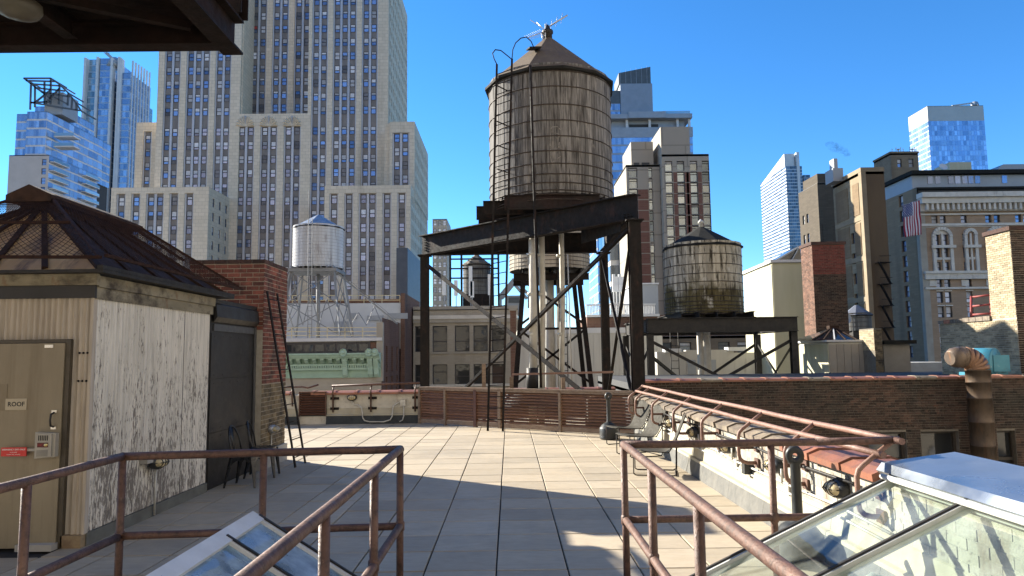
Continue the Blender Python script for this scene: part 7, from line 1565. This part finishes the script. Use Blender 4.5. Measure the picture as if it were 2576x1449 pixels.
# ================================================================== added unseen blocks: bounce sunlight, cover blue sky, show in window reflections
def back_block(label, x0, x1, y0, y1, zt, mat, face):
    t = thing('bounce_block', label, 'building', ((x0+x1)/2, (y0+y1)/2, ZG), 'unseen blocks added for bounced light')
    core(t, x0, x1, y0, y1, zt)
    if 'N' in face: W = x1-x0; facade(t, (x1, y1, ZG), (-1, 0, 0), (0, 1, 0), W, zt-ZG, gridcols(W, max(2, int(W/4)), 1.4), floors(zt-ZG, 3.8, 2.0), mat, limit=0, name='window')
    if 'W' in face: W = y1-y0; facade(t, (x0, y1, ZG), (0, -1, 0), (-1, 0, 0), W, zt-ZG, gridcols(W, max(2, int(W/4)), 1.4), floors(zt-ZG, 3.8, 2.0), mat, limit=0, name='window', wall_name='side_wall')
M['tanblock'] = blocky('tan_block_wall', (.41, .365, .30), (.45, .40, .33), (.35, .31, .26), 1.2, .4, .02)
M['pinkblock'] = blocky('rose_brick_wall', (.36, .265, .21), (.40, .30, .235), (.33, .26, .21), 1.2, .4, .02)
back_block('unseen wide tan block added behind the viewer for bounced light', -40, 14, -62, -34, 40, M['tanblock'], 'N')
back_block('unseen rose tower added behind the viewer on the left for bounced light', -110, -50, -90, -50, 110, M['pinkblock'], 'N')
back_block('unseen cream tower added behind the viewer on the right for bounced light', 24, 80, -95, -60, 120, M['tanblock'], 'NW')
back_block('unseen tan block added to the right of the roof for bounced light', 26, 50, -30, 20, 16, M['tanblock'], 'W')
back_block('unseen tall pale tower added far behind the viewer to cover blue sky', -60, 10, -200, -150, 210, M['tanblock'], 'N')
back_block('unseen tall rose tower added far behind on the left to cover blue sky', -230, -150, -180, -120, 170, M['pinkblock'], 'N')
back_block('unseen tall cream tower added far behind on the right to cover blue sky', 120, 210, -170, -120, 160, M['tanblock'], 'NW')
# pale roofs added out of sight to bounce warm light onto the skyscraper
for k, (x0, x1, y0, y1, z, l) in enumerate(((-130, -20, 84, 168, -9, 'pale roof added to bounce light, left of centre'), (-18, 40, 92, 170, -11, 'pale roof added to bounce light, behind the beige building'), (42, 120, 132, 200, -10, 'pale roof added to bounce light, on the right'))):
    c = MB(); c.box(x0, x1, y0, y1, ZG, z); c.box(x0, x1, y0, y0+.6, z+.001, z+1); tag(c.build('bounce_roof_block', mk('pale_bounce_roof', (.44, .40, .33), (.36, .33, .27), .2, rough=.9) if k == 0 else bpy.data.materials['pale_bounce_roof']), l, 'building')
# ================================================================== a drift of grey smoke over the buff tower
sm = MB(); q = at(2112, 376, 118)
for (dx, dz, r_, fl) in ((-1.6, .9, .85, .6), (-.9, .5, 1.0, .7), (-.1, .1, .95, .65), (.6, -.35, .9, .6), (1.2, -.85, .7, .55), (-1.2, -.1, .6, .6), (.2, .7, .6, .5)):
    sm.lathe((q.x+dx, 118, q.z+dz), [(0.001, -r_*fl)] + [(r_*math.cos(a*math.pi/12), r_*fl*math.sin(a*math.pi/12)) for a in range(-5, 6)] + [(0.001, r_*fl)], 12)
t = NT('thin_smoke'); pv = t.new('VolumePrincipled'); t.put((.22, .23, .28), pv.inputs['Color']); t.put(t.ramp(t.noise(.9, (1, 1, 1), 5), .42, .70, 0.0, .55), pv.inputs['Density']); t.l.new(pv.outputs[0], t.out.inputs['Volume'])
tag(sm.build('smoke_puff', t.mat), 'small drift of grey smoke in the sky above the buff tower', 'smoke', kind='stuff')
